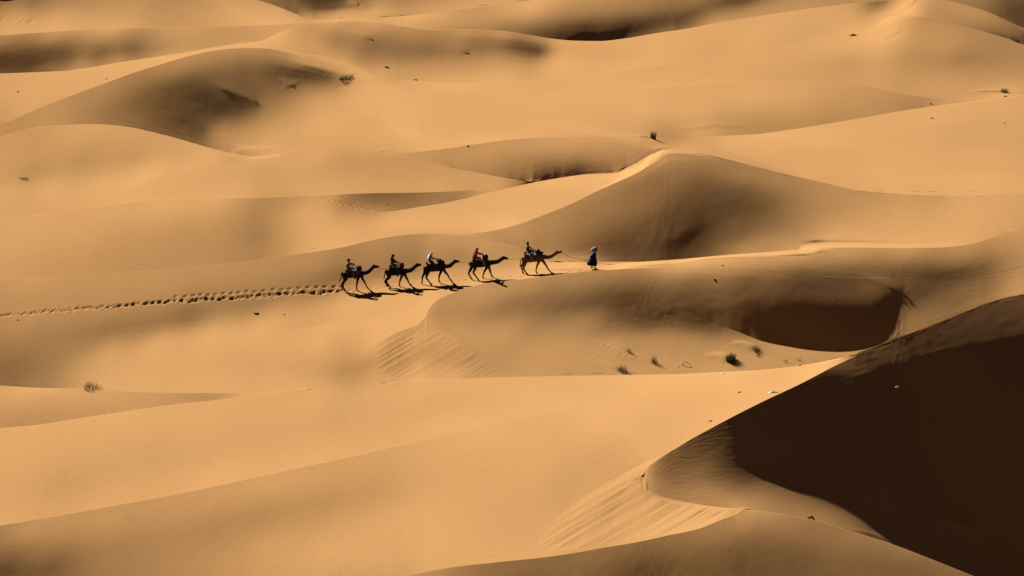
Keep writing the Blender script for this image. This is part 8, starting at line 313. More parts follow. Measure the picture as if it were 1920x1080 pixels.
(5,-1,-1,-1,-1,-2,-1,-1,-1,-2,-2,-1,-1,-1,-1,-1,4,3,4,4,6,6,9,11,17,23,-16,-4,-4,-4,-4,-5,-6,-9,-12,-7,0,2,3,4,4,5,5,3,3,3,2,2,0,1,1,1,0,0,1,-1,1,1,-1,1,-1,0,0,0,0,0,0,0,-1,0,0,0,0,-1,-1,0,0,0,1,0,-1,0,0,-1,0,1,-1,0,-1,0,0,0,1,1,-1,8,6,6,4,4,3,1,1,0,-1,-3,-3,-4,-5,-6,-7,-8,-8,0,-4,-4,-4,-3,-5,-3,-4,-4,-4,-4,-2,-3,-1,5,-4,-1,0,-1,1,0,-1,0,0,0,0,0,-1,1,-1,0,0,0,0,-1,0,3,5,6,6,8,11,14,17,-1,-6,-6,-5,-7,-6,-6,-6,-6,-8,-7,-8,-1,1,-1,0,0,-1,1,-3,-2,-2,-3,-2,-2,-3,-1,0,8,10,-19,11,10,11,11,13,14,13,15,14,16,15,13,12,0,-12,-1,1,-1,0,0,0,0,-75,2,2,2,1,3,1,0,0,0,0,0,0,1,0,0,0,1,0,0,0,0,0,0,0,0,0,14,-21,-24,-13,-7,-3,0,1,3,7,10,15,21,27,18,-22,-11,-9,-11,-13,-19,-20,-16,5,-5,-5,-2,-2,-1,-1,1,1,1,3,2,5,3,4,1,2,4,0,13,11,5,0,-7,-10,-11,-3,-14,9,8,6,5,3,3,0,2,0,2,2,0,1,0,2,0,1,1,-1,1,1,-1,0,4,3,2,1,1,0,-3,-6,-5,-5,-1,-4),
(10,-1,-1,-1,-1,-2,-1,-2,-1,-1,-2,-2,-1,-3,-1,2,3,4,4,5,7,9,10,16,21,24,18,-7,-8,-8,-8,-10,-10,-11,-15,-36,1,7,10,8,8,5,4,4,2,1,2,0,2,0,1,-1,0,1,0,1,-1,0,1,0,0,0,0,0,-1,0,0,0,1,-1,0,0,-1,1,0,0,0,0,-1,0,0,1,0,0,0,-1,1,0,0,0,-1,1,0,0,1,6,5,3,2,1,0,0,-1,-2,-4,-3,-6,-5,-7,-7,-8,-9,-9,0,-2,-3,-3,-4,-2,-4,-2,-3,-3,-2,-2,-2,0,5,-4,1,-1,0,0,-1,1,-1,-1,1,-1,0,0,0,0,0,0,-1,1,0,0,4,5,5,7,9,14,18,21,0,-7,-6,-7,-7,-8,-7,-7,-8,-7,-10,-8,0,0,0,0,-1,1,-1,-1,-3,-2,-2,-2,-2,-2,-3,4,9,9,-27,13,14,12,13,14,15,16,15,14,14,11,10,4,-3,-11,0,0,0,0,1,-1,1,-71,0,0,0,1,0,0,0,1,0,0,0,1,0,0,0,0,0,0,0,0,1,0,0,0,1,0,1,-29,-16,-8,-3,-1,0,1,5,8,13,18,22,22,18,-22,-12,-9,-11,-16,-17,-18,-13,6,-6,-3,-2,-1,-1,1,0,2,2,2,4,2,4,3,0,3,0,0,13,7,4,-2,-5,-9,-4,0,-7,5,5,4,3,3,2,2,1,3,2,3,-1,1,1,1,1,0,0,1,0,0,1,0,2,2,3,2,-1,-1,-3,-6,-5,-3,-3,-3),
(17,-2,-1,-2,-1,0,-2,-1,-2,-2,-1,-1,-1,0,0,0,4,4,6,7,7,9,11,14,16,22,54,-10,-10,-9,-11,-10,-12,-12,-11,-64,0,28,9,6,5,3,2,1,2,1,1,2,0,1,0,1,0,0,1,0,1,1,1,0,0,1,0,0,0,0,0,0,0,1,0,0,1,0,0,0,0,0,0,0,1,-1,0,1,0,0,0,0,0,0,1,0,1,1,-1,1,0,0,0,-1,-2,-3,-4,-4,-4,-6,-5,-8,-7,-8,-9,-9,-9,0,-3,-2,-3,-1,-2,-1,-2,-2,0,-1,-2,-1,0,-1,1,-1,0,0,-1,0,0,0,0,-1,0,0,0,-1,0,0,1,0,-1,0,0,4,5,7,8,10,14,18,21,1,-7,-7,-7,-6,-7,-9,-5,-7,-8,-8,-9,0,-1,1,-1,1,-1,0,-3,-1,-2,-2,-3,-2,-1,-3,4,9,9,-30,16,16,16,14,15,15,16,14,15,10,10,3,-2,-6,-10,0,0,1,-1,0,1,-1,-48,-3,-2,-3,-2,-3,-1,0,-1,1,0,1,-1,1,0,0,1,-1,1,0,0,0,0,1,0,0,0,-16,-24,-9,-3,-3,-2,0,3,5,9,14,17,19,18,20,-21,-12,-11,-15,-16,-16,-14,-8,5,-4,-2,-2,-1,0,0,2,1,3,2,3,4,3,2,0,0,1,0,8,5,2,-2,-4,-3,-2,3,-9,3,3,5,4,2,3,3,3,2,3,2,0,1,1,0,1,1,0,1,0,-1,0,0,3,3,3,0,0,0,-4,-7,-4,-4,-3,-2),
(21,0,-1,0,-1,-1,1,0,0,1,1,1,1,3,3,5,6,5,6,6,6,5,3,1,0,-2,7,0,-1,-1,-1,0,-1,0,-1,3,-1,-10,0,1,0,1,2,2,1,2,1,0,2,1,1,1,2,0,1,1,1,0,0,0,1,-1,0,0,1,0,0,0,0,0,0,0,0,0,0,0,0,0,1,0,-1,1,1,-1,1,0,0,1,0,0,0,1,1,0,1,-2,-1,-3,-3,-3,-4,-4,-5,-5,-6,-6,-8,-6,-8,-9,-9,-9,-10,0,-1,0,0,-1,0,-1,0,0,0,-1,0,-2,-6,-2,1,-1,0,0,0,-1,-1,0,0,0,-1,0,1,0,0,0,-1,0,0,0,0,5,6,7,9,13,14,18,21,-1,-5,-6,-6,-7,-7,-7,-8,-6,-7,-8,-10,1,0,-1,0,0,0,0,-2,-3,-3,-2,-2,-2,-2,-1,6,9,9,-30,15,16,18,17,16,16,14,13,10,10,5,1,-6,-10,-8,0,0,-1,1,0,-1,1,-29,-4,-5,-4,-5,-4,-5,0,1,-1,1,0,1,-1,1,0,0,1,-1,1,0,0,1,-1,1,0,0,-27,-17,-5,-4,-2,-1,1,2,7,10,14,15,13,9,25,-17,-12,-12,-15,-17,-16,-11,-4,6,-2,-2,-2,0,0,1,1,2,2,3,3,2,3,2,1,1,1,-1,5,2,-1,-2,-2,-2,1,1,-7,1,1,2,3,5,4,3,3,3,1,3,0,2,1,1,0,0,2,-1,1,1,0,0,3,4,1,2,1,-1,-4,-6,-5,-3,-3,-2),
(26,-1,1,-1,0,0,0,-1,1,1,1,1,3,2,4,5,6,6,6,6,5,4,3,1,-4,-14,15,-1,1,-1,1,-1,0,0,0,-1,1,-3,1,0,1,2,1,1,2,1,1,2,1,1,2,1,0,2,0,0,1,1,1,-1,0,0,0,0,0,0,0,0,0,0,0,0,0,0,0,1,0,1,-1,1,1,-1,0,1,0,1,0,1,1,0,0,0,0,2,-1,-3,-3,-4,-4,-5,-5,-6,-5,-6,-6,-7,-6,-8,-7,-7,-8,-8,-8,0,1,0,0,1,0,1,0,1,-1,0,-2,-3,-6,-17,4,0,0,-1,0,0,0,-1,0,0,0,0,-1,0,0,0,0,0,0,1,0,5,7,9,10,11,14,14,17,1,-4,-5,-5,-6,-6,-6,-7,-6,-6,-5,-8,0,0,0,0,-1,1,0,-4,-2,-3,-2,-1,-2,-1,-1,10,14,10,-36,12,16,17,19,17,14,13,10,8,5,2,0,-5,-11,-8,0,-1,1,0,-1,1,-1,-21,-5,-4,-5,-5,-5,-5,0,0,1,0,0,0,1,0,0,0,0,0,0,1,0,0,0,-2,-3,0,-29,-9,-4,-2,-2,-1,1,5,7,12,12,12,4,-11,40,-14,-8,-9,-14,-17,-14,-10,-3,6,-1,-2,0,-1,0,1,1,2,3,3,2,4,2,4,-1,3,2,1,2,-1,-3,-3,-4,-1,-1,-4,0,-3,-2,-1,2,4,3,4,3,3,3,2,0,2,2,1,2,2,0,1,1,0,1,0,5,4,4,1,0,0,-2,-6,-5,-3,-3,-3),
(31,0,-1,0,0,0,0,1,0,1,0,2,2,3,4,6,5,7,5,5,4,4,3,0,-5,-15,21,1,-1,0,0,0,1,-1,0,1,-1,1,0,2,1,1,1,2,0,1,1,1,0,2,0,1,1,0,1,1,0,0,0,1,-1,0,0,0,0,0,0,0,0,0,0,0,1,0,1,-1,1,0,1,0,0,1,0,1,0,1,0,0,0,1,0,1,1,-1,1,-4,-6,-4,-6,-6,-5,-5,-6,-6,-6,-5,-7,-5,-7,-6,-6,-6,-7,0,1,1,1,1,0,0,0,-2,-1,-3,-3,-5,-5,-18,-3,1,-1,1,-1,1,-1,1,-1,0,0,0,0,0,1,0,0,0,0,-1,0,6,6,7,9,9,11,11,7,0,-4,-3,-3,-3,-3,-3,-3,-4,-3,-3,-3,-1,0,0,0,0,-1,1,-3,-3,-2,-2,-2,0,0,2,5,11,14,-34,12,15,18,17,15,13,10,9,5,2,0,-2,-6,-7,-7,0,0,0,-1,0,0,0,-13,-6,-6,-6,-6,-5,-6,1,0,0,1,0,0,1,0,0,0,0,1,0,0,0,-3,-3,-3,-2,0,-25,-5,-3,-3,-1,0,3,6,10,11,11,6,-4,-17,43,-10,-7,-7,-11,-13,-14,-9,-1,7,-3,-1,-1,0,1,0,3,2,2,3,4,3,3,5,0,3,3,0,1,-2,-5,-5,-3,-4,-5,-9,0,-4,-4,-1,1,1,4,4,3,2,3,4,0,4,3,2,2,1,2,2,0,2,0,0,7,4,4,3,1,-1,-2,-6,-4,-3,-1,-2),
(36,-1,0,0,0,0,0,1,0,1,2,1,1,3,5,6,6,5,6,4,4,3,2,-1,-7,-12,28,-1,1,0,0,0,0,0,1,-1,0,1,2,1,1,1,1,0,1,0,1,1,0,0,1,0,1,0,0,1,0,1,0,0,0,0,0,0,-1,0,0,0,0,1,0,1,-1,1,0,1,0,0,1,0,1,0,1,0,1,-1,1,0,1,1,0,0,0,0,0,-6,-5,-6,-6,-5,-6,-6,-5,-6,-5,-6,-4,-5,-4,-6,-4,-6,-6,1,0,0,0,0,-1,-1,-2,-2,-4,-3,-5,-4,-5,-3,-18,-1,1,0,0,0,1,0,0,0,1,0,0,0,-1,0,1,0,0,0,0,6,6,7,7,8,7,6,5,0,-2,-1,-2,-1,-2,-3,-2,-1,-1,-2,-2,0,0,0,0,0,0,-1,-2,-3,-2,-2,0,0,3,5,-9,7,16,-28,14,17,18,15,12,9,7,6,4,1,-1,-3,-6,-6,-5,0,0,0,0,0,-1,0,-9,-6,-7,-5,-6,-7,-6,-1,1,1,-1,1,0,0,1,0,0,0,1,-1,-1,-4,-3,-2,-2,-2,0,-16,-4,-2,-2,-1,1,4,8,9,10,7,-1,-9,-14,42,-7,-6,-5,-8,-13,-10,-6,1,4,-1,-2,-1,1,0,2,2,3,3,3,3,4,5,5,0,3,5,0,-1,-4,-6,-7,-6,-6,-9,-14,-1,-5,-3,-2,0,3,2,3,3,3,2,2,0,6,5,4,3,3,2,1,2,1,2,0,7,5,4,2,1,2,-3,-4,-4,-3,-2,-2),
(39,1,-1,0,0,1,0,1,1,1,2,1,3,2,3,8,5,6,4,4,4,1,1,-3,-6,-9,29,1,-1,1,0,0,0,0,0,1,0,1,2,1,2,0,1,1,0,1,0,-1,2,-1,0,1,0,1,0,0,0,0,0,1,0,-1,0,0,1,0,0,0,0,0,1,0,1,0,0,0,1,1,-1,1,0,1,0,0,0,1,0,1,0,-1,0,2,3,3,0,-7,-7,-7,-5,-7,-6,-6,-7,-6,-5,-6,-5,-6,-5,-4,-7,-5,-7,-1,0,0,-1,-2,-2,-2,-3,-3,-3,-4,-2,-2,-1,-1,-18,2,0,0,1,0,0,0,1,0,0,0,1,0,0,1,-1,0,0,1,0,5,7,5,6,6,4,4,3,0,-1,-1,-1,-1,0,0,-1,-1,0,0,1,0,0,0,0,0,0,1,-3,-2,-2,-1,0,2,2,7,-12,5,16,-36,19,19,14,12,8,6,5,2,3,1,1,-2,-5,-6,-2,-1,0,-1,0,0,0,0,-6,-7,-7,-8,-7,-7,-7,0,0,0,1,0,0,0,0,0,1,0,-1,-1,-4,-2,0,-2,-1,-1,0,-11,-2,-2,0,0,2,5,7,9,7,2,-4,-11,-8,36,-6,-3,-5,-7,-9,-9,-3,1,6,-3,0,0,0,2,2,3,2,3,3,4,4,6,6,0,5,3,0,-2,-5,-7,-9,-10,-10,-13,-16,-1,-5,-3,-2,0,1,3,2,2,3,3,3,0,8,6,5,4,3,2,3,2,1,1,0,7,6,3,3,2,0,-2,-4,-4,-1,-2,-1),
(43,0,1,0,0,0,2,0,2,1,1,3,2,3,5,4,6,4,5,3,1,2,-1,-3,-5,-5,28,0,1,-1,0,1,-1,1,0,0,0,2,1,2,1,2,0,0,1,0,1,0,0,1,0,0,0,0,1,0,0,0,0,-1,0,1,-1,0,0,1,0,1,0,0,0,1,0,0,1,1,0,0,1,0,0,0,0,0,0,-1,0,-1,-1,1,0,2,1,3,0,-7,-6,-7,-7,-6,-7,-6,-6,-6,-7,-5,-7,-5,-6,-7,-5,-8,-7,0,-2,-2,-2,-2,-2,-3,-3,-2,-1,-1,-1,0,1,1,-10,0,0,1,0,1,0,1,0,1,0,0,0,0,1,-1,0,1,0,0,0,5,5,5,4,4,4,2,3,0,0,-1,1,-1,0,0,0,1,1,4,1,1,0,0,0,0,0,0,-2,-2,-1,0,0,1,3,3,-6,8,17,-53,24,17,11,7,6,3,2,2,1,2,1,-1,-2,-3,-4,1,0,0,-1,0,0,0,-4,-4,-3,-4,-4,-3,-4,0,-3,-3,-3,-2,-2,-3,-4,1,-2,-2,-3,-3,-1,0,-2,0,0,-1,0,-8,-1,0,0,1,5,5,7,6,3,-1,-7,-8,-4,30,-4,-4,-3,-5,-7,-7,-2,4,4,-1,-1,1,2,2,3,1,3,3,4,4,5,6,6,0,3,5,-1,-2,-6,-11,-11,-13,-14,-16,-17,-1,-3,-3,-2,0,1,2,2,3,4,3,4,0,8,7,5,5,3,4,2,2,2,1,0,7,5,4,3,1,1,-2,-5,-2,-3,0,-2),
(46,0,0,0,1,1,0,2,1,2,2,3,3,4,3,4,4,5,2,3,1,0,-1,-2,-3,-1,25,0,-1,1,0,0,1,-1,0,0,0,3,2,2,2,1,1,0,0,1,-1,1,-1,1,0,0,0,1,0,0,0,0,-1,-1,0,0,1,0,1,-1,1,0,1,1,0,0,0,1,0,0,0,-1,0,0,-1,0,-1,-1,-1,0,-2,-1,-1,-2,0,1,1,0,0,-6,-7,-5,-7,-6,-6,-7,-5,-6,-7,-6,-6,-7,-6,-6,-7,-8,-7,0,-2,-2,-2,-3,-2,-2,-1,-2,-1,-1,1,2,4,7,-6,0,0,0,1,0,1,-1,1,0,1,0,-1,1,-1,1,0,0,0,0,0,5,3,4,4,2,3,4,3,0,0,0,0,0,0,1,0,2,5,3,5,-1,1,0,0,0,1,-1,-1,-1,0,-1,0,1,0,0,-5,11,15,-66,38,11,5,4,2,3,1,1,1,2,2,0,-1,-3,-1,0,0,-1,1,0,-1,0,-7,0,0,0,1,0,0,0,-1,-3,-3,-5,-5,-5,-5,-1,-5,-5,-3,-3,-1,-2,-1,0,-1,0,0,-7,-2,0,2,5,5,7,6,4,1,-3,-7,-5,1,17,-3,-2,-2,-5,-5,-4,-2,5,4,-1,2,1,2,3,2,2,2,2,3,4,6,7,6,0,3,0,1,-2,-7,-12,-15,-16,-17,-16,-16,-1,-3,-2,0,0,1,1,3,4,3,5,4,0,7,7,7,4,4,3,3,2,2,2,0,7,4,4,2,2,0,-1,-4,-4,-1,-2,-1),
(48,0,1,1,0,1,1,1,2,1,3,2,3,3,4,4,4,2,3,1,1,0,0,-1,-1,2,23,0,0,0,0,0,-1,1,0,-1,0,3,3,3,1,1,1,1,0,-1,0,0,1,0,0,0,1,0,-1,0,0,-2,-1,1,0,1,0,1,-1,1,0,1,0,0,0,0,0,0,-1,0,-1,0,-1,-1,-1,-2,-1,-1,-2,-2,-2,-2,-3,-1,0,-2,-1,-2,0,-5,-5,-5,-5,-6,-6,-5,-6,-6,-5,-6,-6,-6,-7,-6,-7,-5,-7,0,-3,-3,-3,-2,-3,-2,-1,-1,-1,2,3,5,8,13,-14,0,1,0,0,0,0,1,0,0,0,0,1,-1,1,-1,0,0,0,0,0,3,3,3,3,3,2,2,2,1,0,1,0,1,1,1,3,4,5,6,6,1,-1,0,1,0,0,0,0,-1,0,0,-1,-1,-1,-2,2,-93,-25,-136,251,-8,3,3,2,2,2,2,1,1,2,1,0,-1,-1,0,-1,1,-1,0,0,-1,-7,1,-1,0,-3,-3,-4,0,-5,-3,-4,-3,-3,-4,-2,0,-2,-1,-2,0,-1,0,0,-1,0,0,0,-7,-2,0,3,6,8,8,6,2,-2,-6,-5,-2,7,4,-1,0,-2,-1,-5,-3,1,2,4,2,1,2,2,1,2,2,1,2,3,4,5,5,5,1,-1,-2,0,-2,-9,-11,-16,-17,-17,-16,-13,0,-2,-2,0,0,1,4,3,4,5,4,5,0,5,7,6,5,4,4,2,3,2,1,0,6,4,4,2,1,1,-2,-4,-2,-2,-2,-1),
(50,1,-1,1,1,1,1,1,1,3,2,3,3,3,4,3,2,2,2,1,1,0,0,0,3,4,21,0,1,-1,0,0,0,0,0,0,0,3,4,2,2,2,0,0,0,0,0,0,0,-1,1,0,0,-1,1,-1,-2,-1,0,0,1,-1,1,0,1,0,0,0,0,-1,0,0,0,-2,0,-2,0,-2,-1,-2,-1,-2,-3,-3,-2,-3,-3,-4,-2,-3,0,-3,-3,-1,0,-5,-5,-6,-5,-6,-4,-6,-6,-5,-5,-6,-5,-6,-5,-5,-5,-6,-4,0,-3,-4,-3,-3,-3,-2,-3,0,2,3,7,12,15,13,-27,0,0,0,0,0,0,0,0,0,0,1,-1,0,0,0,0,-1,1,-1,0,3,2,2,1,2,2,1,1,0,2,1,1,3,3,3,5,6,7,7,7,0,0,1,-1,1,0,1,-1,0,0,0,0,-1,-2,-4,6,-98,-123,-11,206,-9,4,4,4,3,2,3,2,2,0,2,-1,0,0,0,0,-1,0,0,0,0,-3,-4,-2,-5,-3,-5,-3,0,-2,-2,-2,-3,-1,-1,-1,-1,0,0,-1,-1,0,-1,0,0,0,0,0,-6,-3,0,2,5,8,7,5,1,-2,-5,-4,3,6,1,-1,1,2,-2,0,-2,-1,1,4,1,2,2,2,2,0,0,0,0,2,3,5,4,2,-1,-3,-4,0,-4,-9,-13,-13,-14,-14,-13,-13,1,-3,0,0,2,3,2,5,5,7,6,4,0,2,4,5,5,5,2,4,2,1,2,0,7,4,2,3,1,0,-2,-4,-3,-2,0,-2),
(52,0,1,0,1,0,2,1,2,2,2,2,4,4,4,2,2,2,0,1,0,1,1,2,4,8,14,0,0,1,-1,0,1,0,0,0,0,4,3,4,3,2,1,0,0,0,0,0,0,0,0,0,-1,0,-2,-2,0,0,0,0,0,1,-1,0,0,-1,0,-1,0,-1,0,-2,-1,-1,-1,-2,-2,-2,-3,-2,-3,-3,-3,-3,-4,-4,-4,-4,-4,-5,1,-3,-3,-5,1,-5,-5,-6,-5,-4,-6,-5,-5,-6,-5,-5,-5,-5,-4,-6,-4,-4,-5,1,-4,-3,-4,-4,-3,-4,-3,3,13,14,13,7,-3,-10,0,0,0,0,0,0,0,0,0,0,0,-1,0,0,-1,0,0,0,-1,0,1,1,2,2,2,2,2,2,2,0,1,2,3,4,3,6,6,7,8,9,6,0,1,0,0,0,0,0,0,1,-1,-1,0,-1,-1,0,0,6,-51,-17,-4,8,9,6,6,4,5,3,3,2,2,-1,0,0,-1,0,0,0,0,-1,0,0,-3,-4,-5,-3,-4,-2,-2,0,-2,-2,-1,0,-2,0,-2,1,-1,-1,0,0,-1,0,0,0,-1,0,0,-4,-3,-1,2,5,8,7,2,0,-3,-4,-1,4,8,0,1,2,1,2,-1,0,1,-1,1,2,2,3,1,0,0,-2,-1,-1,0,2,2,2,0,0,-5,-6,-1,-4,-10,-12,-12,-11,-12,-12,-9,0,0,1,1,3,4,5,6,6,6,7,6,0,-1,1,4,3,3,4,2,2,3,1,0,6,3,4,1,1,0,-1,-4,-3,-2,-1,-1),
(53,0,1,1,1,1,0,2,2,1,3,3,2,4,4,4,2,0,0,1,1,1,1,4,5,9,11,0,1,0,2,0,1,0,1,1,0,3,4,2,3,1,2,1,0,0,0,0,-1,-1,-1,-1,-1,-1,-1,0,0,0,0,-1,-1,0,0,-1,-1,0,-1,-1,-1,-1,-2,-1,-2,-2,-3,-2,-3,-2,-4,-4,-4,-4,-3,-5,-5,-5,-5,-5,-5,-5,0,-2,-3,-2,0,-5,-5,-4,-5,-6,-5,-5,-5,-4,-5,-4,-5,-4,-5,-3,-4,-4,-3,0,-4,-4,-4,-3,-3,-4,-5,11,2,-2,-7,-10,-8,-7,60,0,-1,0,0,0,0,0,0,0,-1,1,0,0,0,-1,0,0,0,0,0,2,3,2,3,2,3,3,3,0,2,3,4,4,6,6,7,8,8,7,6,0,0,0,1,0,0,0,1,-1,0,-1,-2,-1,-1,0,-2,-3,-54,-11,-14,14,8,8,6,6,5,4,4,3,1,1,0,-1,-1,0,0,0,1,0,0,1,-16,-3,-3,-2,-2,-1,-1,0,-1,-1,-1,-1,0,-1,0,0,-1,0,0,0,-1,0,0,-1,1,-1,0,-1,-3,-1,1,6,6,6,3,-1,-4,-2,1,6,6,-3,4,3,3,2,1,2,0,-2,1,3,2,2,1,1,-2,-3,-4,-3,-2,0,1,-1,-5,1,-5,-4,-1,-8,-11,-10,-10,-10,-8,-8,-7,1,1,2,4,4,5,7,6,7,7,5,4,0,0,-1,1,2,3,2,2,2,2,2,0,5,4,2,2,1,0,-2,-4,-3,-1,-2,-1),
(55,1,0,0,1,1,1,1,1,2,2,2,4,3,3,4,1,1,1,0,1,1,3,4,9,11,14,1,0,2,0,1,1,1,0,1,0,4,2,2,1,1,0,0,1,0,-1,-1,-1,0,-2,-1,-1,-1,-1,0,0,-1,0,-1,0,-2,-1,-1,-1,-1,-2,-1,-2,-2,-2,-3,-2,-2,-4,-3,-4,-4,-4,-5,-4,-6,-6,-6,-6,-7,-6,-7,-7,-9,0,-4,-3,-4,1,-3,-4,-3,-4,-3,-2,-3,-3,-3,-3,-3,-2,-2,-2,-2,-2,-2,-2,0,-2,-2,-2,-2,-3,-2,-2,-27,-31,-26,-18,-18,-19,-9,166,0,1,0,-1,0,0,-1,0,0,0,0,0,0,0,1,-1,0,0,0,0,3,3,4,3,3,3,4,3,0,4,4,5,6,6,7,8,7,7,6,5,0,0,0,0,0,0,0,0,0,-1,-1,-2,-2,-2,-5,-5,-9,-13,-21,-20,5,4,6,7,6,5,5,4,2,3,0,0,0,-1,0,1,0,0,1,0,0,-26,-1,-2,-1,0,-1,-1,0,0,-1,0,0,-1,0,0,0,0,0,-1,0,1,-1,0,1,-1,1,0,-1,-2,-2,3,6,7,6,2,-1,-3,-1,3,4,5,-8,5,6,5,3,3,1,0,-2,1,2,3,3,2,-1,-3,-4,-6,-4,-5,-2,-3,-3,-6,-1,-4,-6,0,-10,-9,-9,-6,-6,-6,-6,-5,2,4,4,5,6,6,6,7,6,5,5,4,0,-2,-1,-1,1,0,2,2,2,1,1,0,6,4,3,1,1,0,-2,-4,-3,-2,-1,-1),
(57,0,1,1,-1,1,1,1,1,1,2,2,2,3,4,2,3,0,1,1,2,3,3,6,9,14,22,0,1,0,0,1,0,0,1,0,0,3,3,1,1,0,-1,0,-1,-1,-1,-1,-1,-2,-1,-1,-1,-1,0,-1,-1,-1,-2,0,-2,-1,-2,-1,-2,-3,-1,-3,-2,-3,-3,-3,-4,-4,-4,-4,-6,-5,-5,-6,-7,-7,-7,-8,-8,-7,-8,-8,-10,-11,0,-3,-4,-3,-1,-2,0,-2,0,-1,-1,-1,0,-1,-1,0,-1,0,-1,-1,0,0,-1,1,-1,-1,0,-1,0,0,0,1,1,-5,-13,-12,-12,-22,64,-1,0,-1,1,-1,0,1,-1,0,0,1,0,-1,0,0,1,0,0,0,0,4,2,2,3,3,2,2,4,0,5,6,7,7,8,8,7,7,6,6,4,0,0,0,0,0,1,0,-1,0,-2,-2,-2,-4,-5,-6,-8,-7,-5,-16,-19,1,3,4,5,5,5,4,3,4,0,1,0,-1,1,0,0,1,0,0,1,0,-28,-1,0,0,0,-1,0,-1,0,0,0,-1,1,-1,0,0,1,-1,1,0,0,1,1,0,1,0,0,-3,-2,1,5,8,10,6,1,-2,-2,-1,2,4,4,-15,8,6,6,4,3,1,0,-2,1,3,3,3,1,-1,-3,-6,-6,-9,-5,-7,-5,-6,-8,0,-6,-4,-1,-11,-7,-2,-3,-3,-4,-3,-3,5,4,6,7,6,7,6,4,4,3,3,4,0,-3,-2,-2,0,1,1,1,2,1,2,0,5,3,2,3,0,0,-1,-4,-3,-2,-1,-1),
(59,1,0,0,1,0,1,0,1,2,0,3,1,3,2,3,2,1,1,3,3,4,5,7,11,14,32,0,0,-1,1,0,-1,1,-1,1,0,0,0,1,0,0,0,-1,-1,-3,-2,-2,-2,-1,-1,-2,-1,-1,-1,-1,-2,-1,-1,-2,-2,-2,-2,-3,-2,-2,-3,-3,-4,-3,-4,-4,-5,-5,-5,-6,-6,-7,-7,-6,-8,-7,-9,-8,-6,-8,-7,-9,-8,-6,-2,-2,-2,-1,-2,0,0,0,0,0,0,0,-1,1,0,-1,1,-1,1,0,-1,1,0,-1,0,0,1,0,0,0,1,0,0,1,1,0,0,0,-11,1,-1,1,0,1,-1,0,1,0,0,0,0,2,0,1,0,0,1,0,1,0,2,2,0,2,2,1,1,1,7,9,8,8,9,8,7,7,6,4,4,0,0,0,0,0,-1,0,0,-1,-1,-3,-4,-4,-6,-7,-6,-6,-3,-10,-21,0,3,3,3,3,3,3,3,1,1,0,-1,1,1,0,0,0,0,0,0,0,-20,0,0,0,0,0,0,0,0,1,-1,1,0,1,0,-1,0,1,0,0,0,1,-1,0,0,0,0,-4,-3,3,8,11,11,6,2,-3,-3,0,2,4,3,-17,7,7,5,5,3,2,0,-3,-1,2,5,1,1,-3,-4,-6,-9,-9,-11,-8,-9,-9,-8,0,-3,-1,0,-13,-1,5,5,1,-2,-3,-3,4,8,8,5,6,4,3,3,1,2,2,2,0,-2,-3,-2,-1,0,1,1,1,2,1,0,6,3,3,1,2,0,-2,-3,-3,-2,-1,-2),
(63,0,0,1,0,0,0,1,0,1,1,1,2,1,1,3,2,3,3,2,5,6,7,10,10,14,43,0,0,0,-1,-1,1,-1,0,-1,0,-1,-2,-2,-2,-2,-1,-3,-3,-3,-2,-2,-2,-2,-2,0,-2,-2,-1,-1,-2,-1,-2,-2,-2,-2,-3,-2,-4,-3,-4,-4,-4,-5,-4,-5,-5,-6,-6,-6,-6,-7,-7,-7,-7,-7,-7,-7,-6,-5,-6,-5,-4,-4,1,-5,-4,-5,1,0,0,0,-1,1,-1,0,0,0,0,0,0,0,-1,1,0,-1,0,0,0,0,-1,0,1,0,-1,0,0,0,-1,0,0,0,-16,0,1,0,-1,0,1,0,0,0,1,0,0,0,1,-1,1,1,-1,1,0,3,1,2,3,1,2,3,1,0,11,9,10,9,9,8,7,6,4,5,2,0,0,0,0,0,0,0,-1,-2,-2,-2,-3,-5,-5,-5,-5,-4,-2,-10,-25,3,1,2,1,2,2,1,0,0,-1,-1,0,0,3,-1,0,0,-1,0,0,-1,-8,1,1,-1,0,1,0,0,0,0,1,0,0,-1,0,1,0,0,0,0,0,-1,0,0,0,0,0,-6,-1,5,10,13,9,6,1,-1,-1,0,3,3,5,-18,8,7,5,4,2,2,-1,0,-9,4,2,2,-3,-5,-8,-9,-11,-11,-11,-12,-10,-9,-5,0,2,6,-1,-6,7,12,10,5,1,-1,-1,-3,7,4,5,2,1,0,-2,-1,-3,0,3,-1,-1,-1,-1,-1,0,1,2,2,1,2,0,6,4,3,2,1,0,-2,-4,-2,-1,-1,-1),
